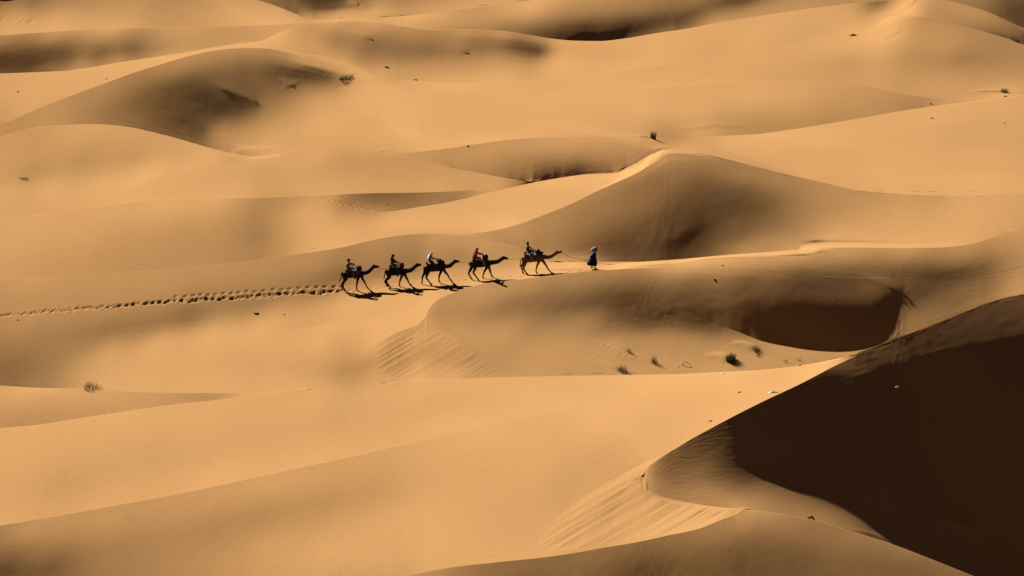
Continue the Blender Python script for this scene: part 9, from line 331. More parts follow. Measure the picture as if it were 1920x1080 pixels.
(67,0,1,-1,0,1,0,0,1,0,1,0,1,2,1,1,4,2,4,5,6,6,10,10,13,13,43,0,-1,-1,0,0,-1,0,-1,0,0,-1,-2,-4,-4,-3,-5,-4,-4,-1,-3,-2,-2,-1,-2,-2,-2,-1,-2,-2,-1,-3,-2,-2,-3,-3,-3,-4,-3,-4,-5,-5,-5,-4,-6,-6,-5,-6,-6,-7,-6,-6,-6,-7,-6,-6,-5,-5,-6,-4,-4,-4,-3,-4,0,-5,-6,-6,0,0,0,0,0,-1,1,0,0,-1,1,0,-1,0,1,-1,0,0,1,-1,0,0,0,1,-1,0,0,0,0,0,0,0,0,0,-8,0,0,0,1,0,-1,0,0,0,0,-1,1,-1,0,1,-1,0,0,0,-1,0,1,-1,0,0,0,0,0,0,11,11,11,12,10,9,9,6,5,4,3,0,-1,0,0,0,0,0,-1,-2,-2,-3,-2,-3,-4,-3,-3,-2,-1,-10,-31,4,2,0,1,0,-1,0,-1,-2,0,-1,1,1,2,1,-1,-1,0,0,-1,0,-2,0,0,1,0,0,-1,1,0,0,0,0,-1,1,0,0,-1,0,0,0,0,0,0,0,0,-1,0,-7,0,6,12,12,10,5,1,-1,0,2,4,5,8,-19,8,7,5,4,3,1,0,-1,-17,5,2,-2,-4,-8,-10,-13,-14,-15,-15,-14,-12,-6,-1,-1,7,15,1,8,16,17,12,5,3,2,5,-15,2,2,-1,-2,-3,-3,-3,-5,-3,-1,0,1,0,0,0,0,2,1,2,2,3,1,0,7,4,3,2,1,0,-1,-2,-3,-2,-1,-1),
(72,0,0,0,1,-1,1,0,0,1,0,1,1,0,1,1,2,4,4,6,8,9,10,10,13,13,29,0,-1,1,-1,0,-1,0,0,0,0,-2,-2,-3,-3,-4,-4,-4,-3,-3,-1,-2,-2,-2,-2,-2,-1,-3,-2,-3,-2,-2,-3,-3,-3,-4,-3,-4,-5,-5,-5,-5,-5,-6,-6,-6,-6,-6,-6,-6,-6,-5,-6,-6,-5,-4,-5,-4,-5,-5,-4,-3,-5,-4,0,-5,-6,-6,0,0,-1,0,1,0,-1,0,0,1,-1,0,0,1,-1,0,0,0,0,0,0,0,0,-1,0,0,0,0,0,0,0,0,0,0,10,0,0,-1,0,0,1,0,0,0,-1,0,0,1,-1,0,0,0,0,0,0,0,-1,1,-1,1,-1,0,0,0,12,12,11,10,9,8,5,3,2,2,1,0,1,0,0,-1,0,0,-2,-2,-2,-2,-3,-2,-2,-2,-2,-1,0,-9,-35,5,1,0,-1,-1,-1,-2,-1,-1,0,1,0,3,2,-1,0,0,0,-1,0,0,-1,0,0,0,0,0,1,0,-1,0,0,0,0,0,0,-1,1,0,-1,0,0,-1,0,0,-1,1,-1,-6,0,7,12,13,9,4,1,0,1,4,4,7,9,-15,7,5,6,3,2,1,2,-1,-19,3,1,-3,-7,-8,-13,-16,-16,-17,-18,-17,-13,-8,-1,0,7,20,3,25,21,12,6,5,5,9,10,-19,-2,-4,-4,-4,-4,-5,-4,-4,-3,-2,0,-1,3,1,2,2,2,2,3,3,3,2,0,5,4,3,2,1,2,-1,-3,-2,-1,-1,-1),
(78,0,-1,1,0,0,0,1,0,0,1,1,0,1,1,0,1,4,7,7,8,10,9,12,10,10,22,0,0,-1,0,0,0,-1,0,-1,0,-4,-5,-3,-3,-3,-4,-1,-2,-1,-2,-3,-1,-2,-2,-2,-3,-2,-3,-3,-3,-3,-4,-4,-3,-4,-5,-5,-5,-6,-5,-6,-7,-6,-6,-6,-6,-6,-5,-6,-5,-6,-5,-5,-5,-5,-4,-4,-5,-4,-4,-4,-3,-4,0,-3,-3,-3,0,0,0,0,0,0,0,0,0,0,0,0,0,0,0,0,0,0,0,0,0,0,0,0,0,0,0,0,0,0,0,0,0,0,20,-1,0,1,0,0,-1,0,0,0,1,0,-1,0,0,0,0,0,0,0,0,-1,1,-1,1,-1,1,-1,1,-1,14,11,11,8,7,5,4,1,1,-1,1,0,-1,0,0,0,0,-1,-2,-2,-3,-1,-2,-2,-1,-1,0,-1,0,-11,-34,5,0,0,-2,-2,-1,-2,-1,0,0,2,2,1,1,1,0,0,0,0,0,0,-3,0,-1,0,0,-1,0,-1,1,-1,0,-1,1,-1,-1,1,0,-1,0,0,-1,1,-1,0,0,0,1,-5,3,8,13,13,8,3,1,1,2,2,6,8,12,-12,5,5,3,3,3,2,0,1,-17,2,-1,-3,-5,-10,-13,-14,-17,-18,-20,-19,-16,-9,-5,1,-3,6,0,72,2,-7,-4,2,7,11,15,-6,-5,-4,-5,-3,-4,-2,-3,-2,-2,0,-2,1,4,4,3,3,3,4,4,3,3,3,0,3,3,1,2,1,1,-1,-1,-1,-1,0,-1),
(32,1,0,0,0,0,0,0,1,0,0,0,1,0,1,0,1,1,2,3,3,4,4,4,3,3,9,-1,0,1,0,-1,0,0,0,0,0,-2,-2,-2,-2,-2,0,-1,0,-1,-1,0,-1,-1,-1,-1,-1,-1,-2,-1,-2,-1,-1,-2,-2,-2,-2,-3,-2,-2,-3,-2,-2,-3,-3,-2,-3,-2,-3,-2,-2,-3,-2,-1,-2,-2,-2,-2,-1,-1,-2,-1,-2,-1,0,0,1,0,0,0,1,0,-1,0,0,1,0,-1,0,1,0,-1,0,0,1,0,-1,1,0,-1,0,0,0,0,0,0,0,0,0,0,0,0,9,1,0,0,-1,0,1,0,0,-1,0,0,0,0,0,0,0,0,0,0,0,-1,-1,-1,-1,0,-2,0,-2,0,6,6,4,4,3,2,1,1,1,1,1,-1,1,-1,0,1,-1,0,-1,-1,0,-2,-1,0,0,0,-1,1,-2,-2,-13,1,0,-2,0,0,-2,0,0,0,1,0,0,1,0,0,0,0,0,0,0,0,-3,-1,0,0,-1,1,-1,1,-1,0,0,0,-1,1,0,0,-1,1,0,0,0,0,0,0,0,0,0,2,2,3,6,4,3,1,0,0,1,2,2,4,5,-4,2,2,1,1,1,0,0,2,-7,1,0,-1,-2,-4,-4,-5,-6,-8,-6,-8,-7,-5,-4,0,-5,-11,0,39,-5,-4,-2,0,2,4,7,-1,-1,-2,0,-1,0,-1,0,1,1,0,2,0,0,2,2,2,1,1,2,2,2,1,0,1,-1,1,0,1,0,0,0,0,0,-1,0),
(34,-1,1,0,-1,1,0,0,0,1,0,0,1,0,0,1,0,1,3,4,3,4,4,2,4,2,9,0,0,-1,0,0,0,0,0,0,0,-3,-2,-2,-1,-2,-1,-1,0,-1,0,-1,-1,-1,-1,-1,-1,-2,-1,-1,-2,-2,-2,-1,-3,-2,-2,-2,-3,-2,-2,-3,-3,-2,-2,-3,-2,-3,-2,-2,-3,-1,-2,-3,-2,-2,-1,-2,-2,-2,-1,-1,-1,0,0,1,1,2,-1,1,-1,0,0,1,0,-1,0,0,1,-1,0,0,0,1,-1,0,0,0,0,1,0,0,0,0,0,0,0,0,0,0,0,0,8,0,-1,0,1,0,0,0,-1,1,0,0,0,0,0,0,0,0,0,0,0,-3,-3,-2,-3,-3,-2,-3,-2,0,6,5,6,4,4,3,3,4,1,3,2,0,-1,1,-1,0,1,0,-1,-1,-2,0,-1,-1,0,0,0,-1,0,-3,-13,1,0,-1,-1,-1,0,0,-1,1,-1,1,1,1,1,-1,0,1,0,0,0,0,-5,0,0,-1,1,-1,0,0,0,0,0,0,0,-1,1,0,0,-1,1,-1,1,0,0,0,1,-1,0,2,2,4,5,4,3,2,0,0,0,2,3,3,7,-5,1,2,1,1,1,0,1,1,-6,2,0,-1,-3,-2,-4,-5,-6,-5,-8,-6,-6,-5,-5,0,-8,-18,-1,27,-3,0,1,2,3,5,5,-1,-1,-1,0,-1,1,0,1,2,2,1,0,0,2,1,1,1,2,2,1,3,1,2,0,0,1,0,0,0,0,1,-1,0,0,0,0),
(34,1,-1,0,1,0,0,0,1,-1,1,1,-1,1,1,1,0,1,2,3,4,4,3,4,3,1,8,0,0,0,0,0,0,0,0,0,0,-3,-3,-1,-2,-1,-1,-1,-1,0,-1,0,-1,-2,0,-2,-2,-1,-1,-2,-1,-2,-2,-3,-1,-2,-3,-2,-2,-4,-2,-3,-2,-3,-2,-2,-3,-2,-2,-2,-2,-3,-3,-1,-2,-2,-2,-1,-1,-1,-2,-1,-1,-1,0,2,2,2,1,-1,0,1,0,-1,0,1,0,0,-1,0,1,0,0,-1,1,0,0,0,0,0,0,0,0,0,0,0,0,0,0,0,0,0,6,0,1,0,0,-1,0,0,1,0,-1,0,1,-1,1,-1,1,-1,1,-1,0,-5,-7,-7,-6,-7,-7,-7,-6,0,7,7,6,8,6,6,7,6,7,5,6,0,1,-1,1,-1,0,0,-1,-1,0,-1,0,-1,-1,0,-1,0,0,-2,-12,0,-1,0,-1,-1,-1,-1,0,0,1,1,1,0,0,1,0,-1,1,0,0,0,-5,1,0,0,-1,0,0,0,0,0,0,0,0,0,0,-1,1,0,0,0,0,0,0,0,0,0,0,2,2,5,4,5,3,1,0,0,1,1,2,5,6,-4,2,1,1,1,0,1,1,2,-7,3,-1,-1,-1,-4,-3,-5,-5,-6,-5,-6,-5,-4,-4,0,-8,-20,3,6,-4,1,3,4,4,5,7,-2,-1,1,-1,1,0,2,2,2,1,2,1,0,1,1,1,1,2,1,2,2,2,2,0,0,0,0,1,0,0,0,0,0,-1,1,0),
(36,-1,0,0,0,1,0,0,0,1,0,0,1,0,1,0,1,2,2,3,4,3,4,3,1,2,9,0,-1,0,0,0,0,0,-1,0,0,-2,-2,-3,-2,-1,-1,0,0,-2,0,-2,-1,0,-2,-1,-1,-1,-2,-2,-2,-2,-2,-2,-2,-3,-2,-3,-2,-2,-3,-2,-3,-2,-3,-2,-2,-2,-3,-2,-3,-2,-1,-3,-2,-1,-2,-2,-1,-1,0,-1,0,-1,0,3,2,3,-1,0,1,-1,0,0,1,-1,0,0,1,0,-1,0,1,0,-1,0,1,-1,0,0,0,0,0,0,0,0,0,0,0,0,0,0,5,0,0,-1,0,1,0,0,0,-1,1,0,0,0,0,0,0,0,0,0,0,-5,-4,-4,-5,-5,-4,-4,-5,-1,6,6,5,4,5,5,5,5,5,5,5,0,0,0,-1,1,-1,0,0,-1,-1,-1,-1,0,0,-1,0,-1,-1,0,-13,0,0,-1,-1,-1,-1,0,0,0,1,0,1,0,2,0,0,0,-1,1,0,0,-4,-1,0,0,0,0,0,0,0,0,-1,1,0,0,0,0,0,0,0,1,-1,0,1,-1,0,1,0,2,2,4,6,5,2,0,1,0,0,2,3,4,7,-5,2,1,1,1,1,1,1,1,-7,2,0,-1,-2,-2,-4,-4,-4,-5,-5,-5,-3,-3,-4,0,-7,-20,3,-15,-1,1,4,6,6,7,7,-2,0,-1,1,1,2,1,2,2,3,0,2,1,-1,1,1,1,1,2,2,2,2,1,0,1,0,1,-1,1,-1,0,0,-1,1,0,0),
(35,0,1,0,0,0,0,1,0,0,1,0,1,1,-1,1,2,0,2,4,4,4,3,2,2,0,9,-1,1,0,-1,0,0,-1,1,0,0,-3,-1,-2,-2,-2,0,-1,-2,0,-2,0,-1,-2,-1,-2,-1,-2,-1,-2,-2,-2,-2,-2,-3,-2,-2,-2,-3,-2,-3,-2,-3,-2,-2,-3,-2,-2,-2,-3,-1,-2,-3,-1,-2,-2,-2,-1,0,-1,-1,0,-1,1,0,2,3,2,1,0,-1,0,1,0,-1,0,1,0,-1,0,1,0,-1,0,1,0,-1,1,0,0,0,0,0,0,0,0,0,0,0,0,0,0,0,0,0,1,0,0,0,-1,0,1,0,0,-1,1,-1,1,0,0,0,0,0,-1,-1,-1,-1,0,-1,-1,-2,1,2,3,2,3,2,3,2,3,2,2,2,0,0,0,0,0,0,0,-1,0,-1,0,-1,-1,-1,-1,0,-1,-1,-1,-11,1,-2,-1,-1,-1,0,-1,0,1,0,0,1,1,1,0,0,1,0,-1,1,0,-5,0,0,0,0,0,0,0,0,0,0,0,0,0,0,1,-1,1,-1,0,1,-1,0,1,0,-1,0,2,4,4,6,4,2,1,-1,1,1,1,3,5,6,-4,2,0,2,1,0,1,1,1,-6,1,0,0,-1,-3,-3,-4,-4,-4,-4,-3,-3,-1,-4,0,-6,-21,2,-28,0,1,4,6,9,8,9,-2,-1,1,1,1,1,3,2,2,1,2,1,-1,2,0,0,2,0,1,1,2,3,1,0,1,0,0,1,-1,1,-1,-1,1,0,-1,0),
(36,1,0,0,0,0,0,0,0,1,0,1,0,0,2,0,1,1,3,3,4,4,4,2,1,-2,12,1,0,-1,1,-1,0,0,0,-1,0,-1,-3,-3,-2,-2,-2,-1,-1,-1,-1,-1,-1,-1,-2,-1,-2,-1,-2,-2,-2,-2,-2,-2,-2,-2,-3,-3,-2,-3,-2,-3,-1,-3,-2,-2,-3,-2,-2,-2,-2,-2,-1,-2,-1,-2,-2,-1,-1,0,0,0,1,0,-1,3,2,3,-1,1,0,0,-1,1,0,0,0,0,0,0,0,0,0,0,0,0,0,0,0,0,0,0,0,0,0,0,0,0,0,0,1,0,-3,0,0,0,0,0,0,1,0,-1,0,0,0,0,1,-1,0,0,0,1,-1,0,0,-1,0,0,-1,0,0,0,2,2,3,1,2,2,3,1,2,1,2,1,-1,0,0,0,0,0,0,-1,0,-1,0,-1,-1,-1,-1,-1,0,0,-12,0,-1,-1,-1,-1,-1,0,0,0,1,1,0,1,1,0,0,0,0,1,-1,1,-5,0,0,0,0,0,0,0,0,1,0,-1,1,0,0,-1,1,0,0,0,0,0,0,0,-1,1,0,2,2,6,5,4,3,0,1,-1,1,2,3,4,7,-4,1,2,1,0,2,1,1,-1,-5,0,0,0,-2,-1,-3,-3,-4,-4,-3,-1,-1,-1,-2,0,-7,-16,2,-30,-4,-2,1,6,8,8,8,1,1,1,1,1,2,1,1,2,2,1,0,1,-1,1,1,0,1,1,1,1,2,2,0,0,1,0,0,0,0,0,0,-1,0,0,0),
(92,0,0,1,1,0,1,1,1,1,1,1,2,2,2,3,2,6,3,10,9,9,8,7,0,-6,28,0,-1,0,0,0,-1,1,-1,0,0,-7,-7,-6,-7,-4,-3,-3,-3,-3,-2,-4,-4,-3,-3,-3,-4,-5,-5,-4,-5,-5,-5,-6,-6,-6,-5,-5,-6,-5,-6,-5,-6,-5,-6,-5,-5,-5,-5,-4,-5,-3,-4,-3,-3,-3,-2,-2,-1,0,0,0,0,1,0,4,5,3,1,-1,1,0,0,0,0,0,0,0,0,0,0,0,0,1,-1,0,0,0,0,0,0,0,0,0,0,1,0,0,0,0,-1,0,-8,0,-1,0,0,0,0,0,0,1,0,-1,1,-1,0,1,-1,1,-1,0,0,1,0,1,1,0,1,0,1,-1,5,5,3,5,4,4,3,4,2,4,3,-1,0,1,0,-1,0,1,-2,-1,-1,-1,-2,0,-2,-2,-3,-1,-4,1,-30,0,-3,-4,-3,-2,-1,0,0,1,1,1,2,3,4,-1,1,-1,1,-1,1,-1,3,0,-1,0,0,0,0,0,0,-1,0,0,-1,1,-1,1,-1,-1,1,-1,0,0,-1,0,0,0,-1,2,8,15,15,10,3,1,-1,0,2,4,8,12,15,-9,2,3,2,3,2,2,2,0,-11,-4,0,-1,-2,-5,-6,-7,-7,-5,-2,1,5,2,-7,1,-15,-24,7,-59,-13,-11,-6,3,11,13,3,2,3,3,4,3,4,3,4,4,2,3,3,0,1,1,2,1,2,1,2,1,2,2,0,6,3,1,1,0,-1,-1,-3,-1,-1,0,-1),
(94,1,1,0,1,1,1,1,1,1,1,2,2,2,3,3,5,5,5,6,9,9,8,5,0,-6,18,-1,0,0,-1,0,0,-1,0,0,0,-7,-7,-6,-4,-4,-4,-3,-2,-3,-4,-3,-3,-4,-3,-5,-5,-4,-4,-5,-5,-6,-6,-5,-5,-5,-6,-5,-6,-5,-5,-5,-4,-5,-4,-5,-5,-4,-4,-3,-3,-3,-2,-3,-2,-2,-1,-2,1,0,0,0,1,0,0,3,3,3,0,1,-1,0,0,0,0,0,0,0,0,1,-1,0,1,-1,0,1,0,-1,0,0,1,0,0,0,0,-1,0,0,0,1,0,0,-13,0,1,0,0,0,0,0,-1,0,0,1,-1,1,0,-1,1,-1,1,0,0,0,1,1,0,1,1,1,1,0,3,2,4,2,4,4,3,3,4,3,3,0,0,-1,1,0,0,-1,-1,-1,-1,-1,0,-2,0,-1,-1,-3,-2,-2,-29,-2,-5,-3,-3,-2,-1,0,2,1,1,3,2,2,1,1,-1,1,-1,1,-1,1,2,-1,1,-1,-1,0,-1,0,0,0,0,0,0,-1,0,-1,1,0,-1,0,0,0,0,-1,1,-1,1,2,10,16,16,8,2,-1,-1,1,1,5,8,10,8,-8,3,2,2,3,2,2,2,4,-10,-6,-2,-1,-2,-5,-6,-5,-3,-1,4,8,10,5,-6,0,-10,-2,11,-31,-14,-14,-8,-5,-1,-6,-17,-1,3,2,1,2,1,3,1,1,3,2,2,0,1,1,1,2,1,2,1,2,0,3,0,5,2,3,1,0,0,-2,-3,-2,-1,-1,0),
(97,1,0,1,1,1,1,1,1,1,3,1,2,3,2,4,4,6,7,6,8,8,7,3,0,-7,9,-1,0,0,0,-1,0,0,-1,0,0,-6,-6,-4,-4,-4,-3,-4,-3,-3,-4,-3,-4,-3,-6,-4,-4,-5,-6,-5,-5,-5,-5,-5,-5,-6,-4,-6,-4,-5,-4,-4,-5,-4,-4,-4,-3,-3,-3,-3,-2,-2,-2,-1,-2,-1,-1,0,1,0,0,0,-1,-1,1,0,0,1,0,-1,1,0,0,0,0,0,0,0,0,0,0,0,0,0,0,0,0,0,0,1,-1,0,0,0,0,0,0,1,0,-1,0,0,-15,0,0,0,0,0,0,-1,1,0,0,0,0,0,-1,1,0,0,0,-1,1,2,2,2,2,2,2,2,2,0,1,2,2,3,2,3,4,3,3,3,3,0,0,1,-1,0,0,0,-1,-1,-1,-1,-1,0,-1,0,-1,-2,-2,-1,-32,-5,-4,-5,-2,-1,1,1,1,2,2,2,2,2,2,0,0,0,0,0,0,0,2,-1,-1,-1,0,-2,0,0,-1,0,0,0,0,0,0,0,-1,1,0,0,-1,0,0,0,0,0,-1,4,13,18,14,8,1,-1,-1,0,3,3,6,8,1,-13,2,3,3,3,4,4,5,5,-9,-7,-1,-1,-3,-3,-4,-2,-1,2,7,11,10,3,-5,-1,0,11,20,-17,-11,-8,-10,-7,-9,-12,-15,-5,-3,-3,-2,-2,-2,-4,-2,-2,-2,-3,-2,0,2,1,1,2,1,2,2,1,2,2,0,5,4,1,2,1,-1,-2,-2,-3,-1,-1,-2),
(100,0,2,0,1,0,1,1,2,2,1,3,2,2,3,3,5,6,6,7,10,5,4,3,-4,-7,5,0,0,-1,0,0,0,-1,1,-1,0,-6,-4,-4,-4,-3,-4,-3,-4,-3,-3,-5,-3,-6,-3,-6,-4,-6,-4,-5,-6,-5,-5,-5,-5,-5,-5,-3,-5,-3,-4,-5,-3,-4,-3,-3,-2,-3,-1,-3,-1,-2,-1,-2,0,-1,-1,1,0,-1,1,-1,0,-1,0,0,0,0,0,0,-1,1,0,-1,1,0,-1,1,0,-1,1,0,-1,1,0,-1,1,0,0,-1,0,1,0,0,0,0,0,-1,1,0,0,0,-20,-1,0,0,0,0,0,0,0,0,0,0,0,0,0,0,-1,1,-1,1,-1,3,2,2,2,2,2,2,2,1,1,1,1,2,3,4,3,4,4,3,3,0,0,-1,0,0,0,1,-2,-1,-1,0,0,-1,0,-1,-1,-1,-2,-2,-33,-6,-6,-2,-2,0,-1,1,2,1,3,2,3,2,2,-1,1,-1,1,0,0,0,1,0,-2,0,-1,0,-1,0,0,0,0,-1,0,0,0,0,0,-1,1,0,0,0,0,0,-1,0,1,5,15,19,14,5,2,0,-1,1,1,5,3,2,-5,-19,4,4,5,4,5,6,6,7,-11,-2,-1,-2,-2,-1,0,0,1,4,6,10,8,2,-4,0,6,15,22,-11,-4,-5,-4,-5,-5,-4,1,3,-8,-9,-9,-10,-11,-10,-10,-12,-11,-10,-10,0,2,2,2,1,2,1,2,2,3,1,0,5,3,4,0,1,1,-2,-3,-2,-2,-1,-1),
(102,0,1,1,0,2,1,1,1,1,2,2,2,4,3,4,4,6,8,8,9,4,2,-2,-4,-7,1,0,-1,1,-1,0,-1,1,-1,0,0,-4,-4,-4,-3,-4,-3,-3,-4,-5,-4,-3,-6,-3,-6,-4,-6,-4,-6,-5,-5,-4,-5,-5,-5,-3,-4,-5,-3,-4,-4,-2,-4,-2,-3,-2,-2,-2,-2,-1,-1,-2,-1,0,-1,-1,0,2,-1,0,-2,0,-2,-1,0,0,0,0,0,0,0,0,0,0,0,0,0,0,0,0,0,0,0,0,0,0,0,0,0,0,1,-1,0,0,0,0,0,1,-1,0,0,0,-27,1,-1,0,0,0,0,0,0,0,0,-1,1,-1,1,-1,1,-1,1,-1,1,1,1,2,2,2,2,1,2,-1,2,2,2,3,3,3,5,4,3,4,4,0,0,0,0,0,0,0,-1,-2,-1,-2,-1,0,-1,-1,-1,-1,-2,-2,-31,-8,-5,-3,-1,-1,1,1,0,3,1,2,2,3,2,1,0,1,-1,0,1,0,2,-1,1,-1,-1,0,0,-1,1,-1,0,1,0,-1,0,1,0,0,-1,0,0,0,0,0,0,0,0,9,17,20,13,5,1,0,1,1,3,2,3,-2,-11,-19,4,5,4,6,5,5,5,5,-9,3,-1,-3,-2,1,3,4,4,3,5,7,6,1,1,0,6,13,22,-8,-6,-3,-3,-4,-5,-4,-2,0,-10,-9,-11,-10,-11,-11,-12,-11,-11,-10,-11,0,3,2,2,2,2,1,1,2,2,5,0,5,3,1,2,0,0,-1,-3,-2,-1,-2,-1),
(102,1,0,2,1,1,1,1,2,2,1,2,3,2,3,4,5,6,7,8,9,6,-1,-4,-5,-9,-1,0,0,0,0,0,0,-1,0,0,0,-3,-3,-4,-4,-3,-4,-4,-4,-4,-4,-5,-4,-6,-4,-5,-5,-5,-5,-5,-4,-6,-4,-4,-4,-4,-4,-3,-3,-4,-2,-3,-2,-2,-2,-2,-2,-1,-1,-1,-2,0,-1,-1,-1,1,-1,0,-1,-1,-1,-2,-2,-2,0,0,0,0,0,1,0,-1,1,0,-1,1,0,-1,1,0,-1,1,0,-1,1,0,-1,1,0,0,-1,0,0,0,1,0,0,-1,0,0,0,1,-34,0,0,0,0,0,-1,1,0,0,-1,1,-1,1,-1,1,-1,0,0,0,0,1,2,0,1,1,1,2,0,1,2,2,3,4,4,5,4,5,5,5,5,0,0,0,0,0,0,-1,-1,-2,-3,-1,-2,-2,-2,-2,-2,-2,-2,-2,-25,-8,-4,-3,-2,-1,0,-1,2,0,3,2,3,3,4,0,0,0,1,0,0,0,4,0,-1,0,1,-1,0,1,-1,1,0,-1,0,1,0,-1,0,0,0,1,0,0,0,0,0,0,0,11,21,19,11,6,2,2,1,2,2,3,0,-5,-11,-15,3,3,4,3,3,2,2,1,0,4,-1,-3,-1,2,6,8,8,7,3,2,3,2,3,0,4,10,21,-9,-7,-6,-4,-4,-5,-7,-7,-1,-9,-10,-10,-10,-9,-9,-9,-8,-9,-9,-9,0,2,2,2,1,2,2,1,1,3,5,0,4,2,3,1,1,-1,-1,-3,-2,-2,-1,-1),
(101,1,1,1,1,1,1,2,1,2,2,2,2,3,4,4,5,5,6,8,10,7,-3,-5,-8,-8,-3,0,0,-1,0,0,0,0,0,0,1,-4,-3,-2,-4,-4,-3,-5,-4,-4,-5,-5,-5,-5,-5,-5,-5,-5,-4,-5,-5,-3,-4,-4,-3,-4,-3,-3,-3,-2,-2,-3,-1,-2,-2,-1,-1,-1,-2,-1,0,-1,0,-1,-1,-1,0,-1,-1,-2,-2,-2,-2,-3,0,0,0,0,0,0,0,0,0,0,0,0,0,0,0,0,0,0,0,0,0,0,0,-1,1,0,0,0,0,0,-1,1,0,0,0,0,0,-1,-39,0,0,0,0,-1,1,0,0,-1,1,-1,1,-1,0,0,0,1,-1,0,0,0,0,2,0,1,0,0,1,0,3,5,4,3,5,4,6,5,6,6,6,0,0,0,1,0,0,0,-3,-2,-2,-3,-2,-3,-2,-3,-3,-3,-4,-2,-16,-8,-5,-4,-2,-1,-1,1,0,1,1,3,3,4,5,0,0,0,0,0,1,0,4,0,1,0,0,1,0,0,0,0,0,1,-1,0,0,1,0,0,0,-1,0,0,1,0,0,0,0,14,21,19,11,5,2,3,4,2,3,0,-1,-7,-12,-10,3,2,2,1,1,2,0,1,0,5,-1,-3,-1,5,9,12,13,9,7,1,-2,-1,2,0,5,9,18,-10,-9,-7,-6,-5,-6,-6,-5,-1,-10,-10,-9,-9,-9,-8,-7,-7,-8,-8,-8,0,1,2,1,2,1,2,1,2,2,3,0,3,2,1,1,0,0,-2,-2,-3,-1,-1,-2),
(99,1,0,1,1,1,2,1,2,1,3,2,2,3,3,3,4,4,6,7,7,10,1,-6,-7,-8,-6,0,0,0,0,0,0,0,0,0,-1,-1,-3,-4,-2,-4,-5,-4,-4,-5,-5,-5,-5,-4,-5,-5,-5,-4,-5,-4,-3,-4,-4,-3,-4,-2,-3,-2,-3,-1,-3,0,-3,-1,-1,-1,-1,-1,-1,0,-1,-1,-1,-1,0,-1,0,-2,-2,-2,-3,-3,-2,-3,0,0,0,-1,1,-1,0,0,0,0,0,0,0,0,0,0,0,0,0,0,0,0,0,0,0,0,0,0,0,0,0,-1,1,0,0,0,0,0,-46,-1,1,0,-1,1,0,0,-1,1,0,0,-1,1,0,-1,1,-1,0,1,-1,0,1,-1,0,0,0,0,0,0,4,4,4,5,5,4,5,5,6,5,7,0,0,0,-1,0,0,0,-1,-1,-1,-2,-3,-2,-3,-2,-4,-4,-3,-3,-13,-6,-5,-2,-2,-1,-1,-1,1,1,2,2,4,4,6,0,0,0,1,0,0,0,4,1,0,1,0,0,1,0,0,0,0,0,1,0,0,0,0,0,0,0,1,0,-1,0,0,1,-1,16,22,18,11,3,3,2,4,4,3,1,-4,-9,-14,-5,1,1,1,1,2,0,2,0,1,3,0,-1,2,5,10,13,14,14,9,3,-3,-4,1,0,5,8,17,-13,-9,-7,-7,-6,-6,-6,-1,-1,-11,-10,-10,-8,-8,-6,-7,-5,-6,-8,-8,0,1,2,1,2,1,1,3,1,1,1,0,0,1,0,0,0,-1,-2,-3,-2,-2,-1,-2),
(94,1,1,1,1,1,1,2,1,2,1,2,3,2,2,3,3,5,4,5,7,9,7,-6,-8,-7,-4,-1,0,0,0,0,0,0,0,0,0,-3,-2,-3,-4,-4,-4,-4,-5,-5,-4,-5,-5,-5,-5,-4,-4,-4,-4,-3,-4,-4,-2,-3,-2,-3,-2,-2,-1,-2,-1,-2,0,-2,0,-1,-1,-1,0,-2,-1,0,-1,-1,-1,-1,-2,-1,-3,-3,-2,-3,-4,-4,0,0,0,1,-1,0,0,1,-1,0,1,-1,0,0,0,0,0,0,0,0,0,0,0,0,0,0,0,0,0,0,0,0,-1,0,1,0,0,0,-49,1,-1,0,1,-1,0,0,0,0,-1,1,0,-1,1,0,-1,1,0,-1,1,-1,-1,0,0,-2,0,0,-1,-1,5,3,5,5,3,5,4,5,5,6,5,0,0,1,0,0,0,0,-2,-2,-3,-2,-1,-3,-3,-4,-3,-4,-5,-2,-8,-6,-4,-3,-2,-1,1,1,1,3,3,4,4,6,6,-1,1,1,-1,1,0,0,4,0,1,0,0,1,0,0,1,0,0,0,0,0,0,0,0,0,1,0,-1,1,0,0,1,-1,1,17,21,17,9,4,2,2,4,4,1,0,-4,-10,-15,-5,1,2,1,2,1,1,1,2,-1,5,0,1,4,7,10,12,14,15,10,4,-2,-4,2,-1,6,8,14,-10,-10,-8,-6,-7,-6,-3,1,0,-11,-11,-8,-9,-6,-7,-5,-7,-5,-7,-10,0,2,1,2,1,1,2,1,1,1,-2,0,-2,-1,-1,0,-1,-1,-2,-3,-2,-2,-2,-2),
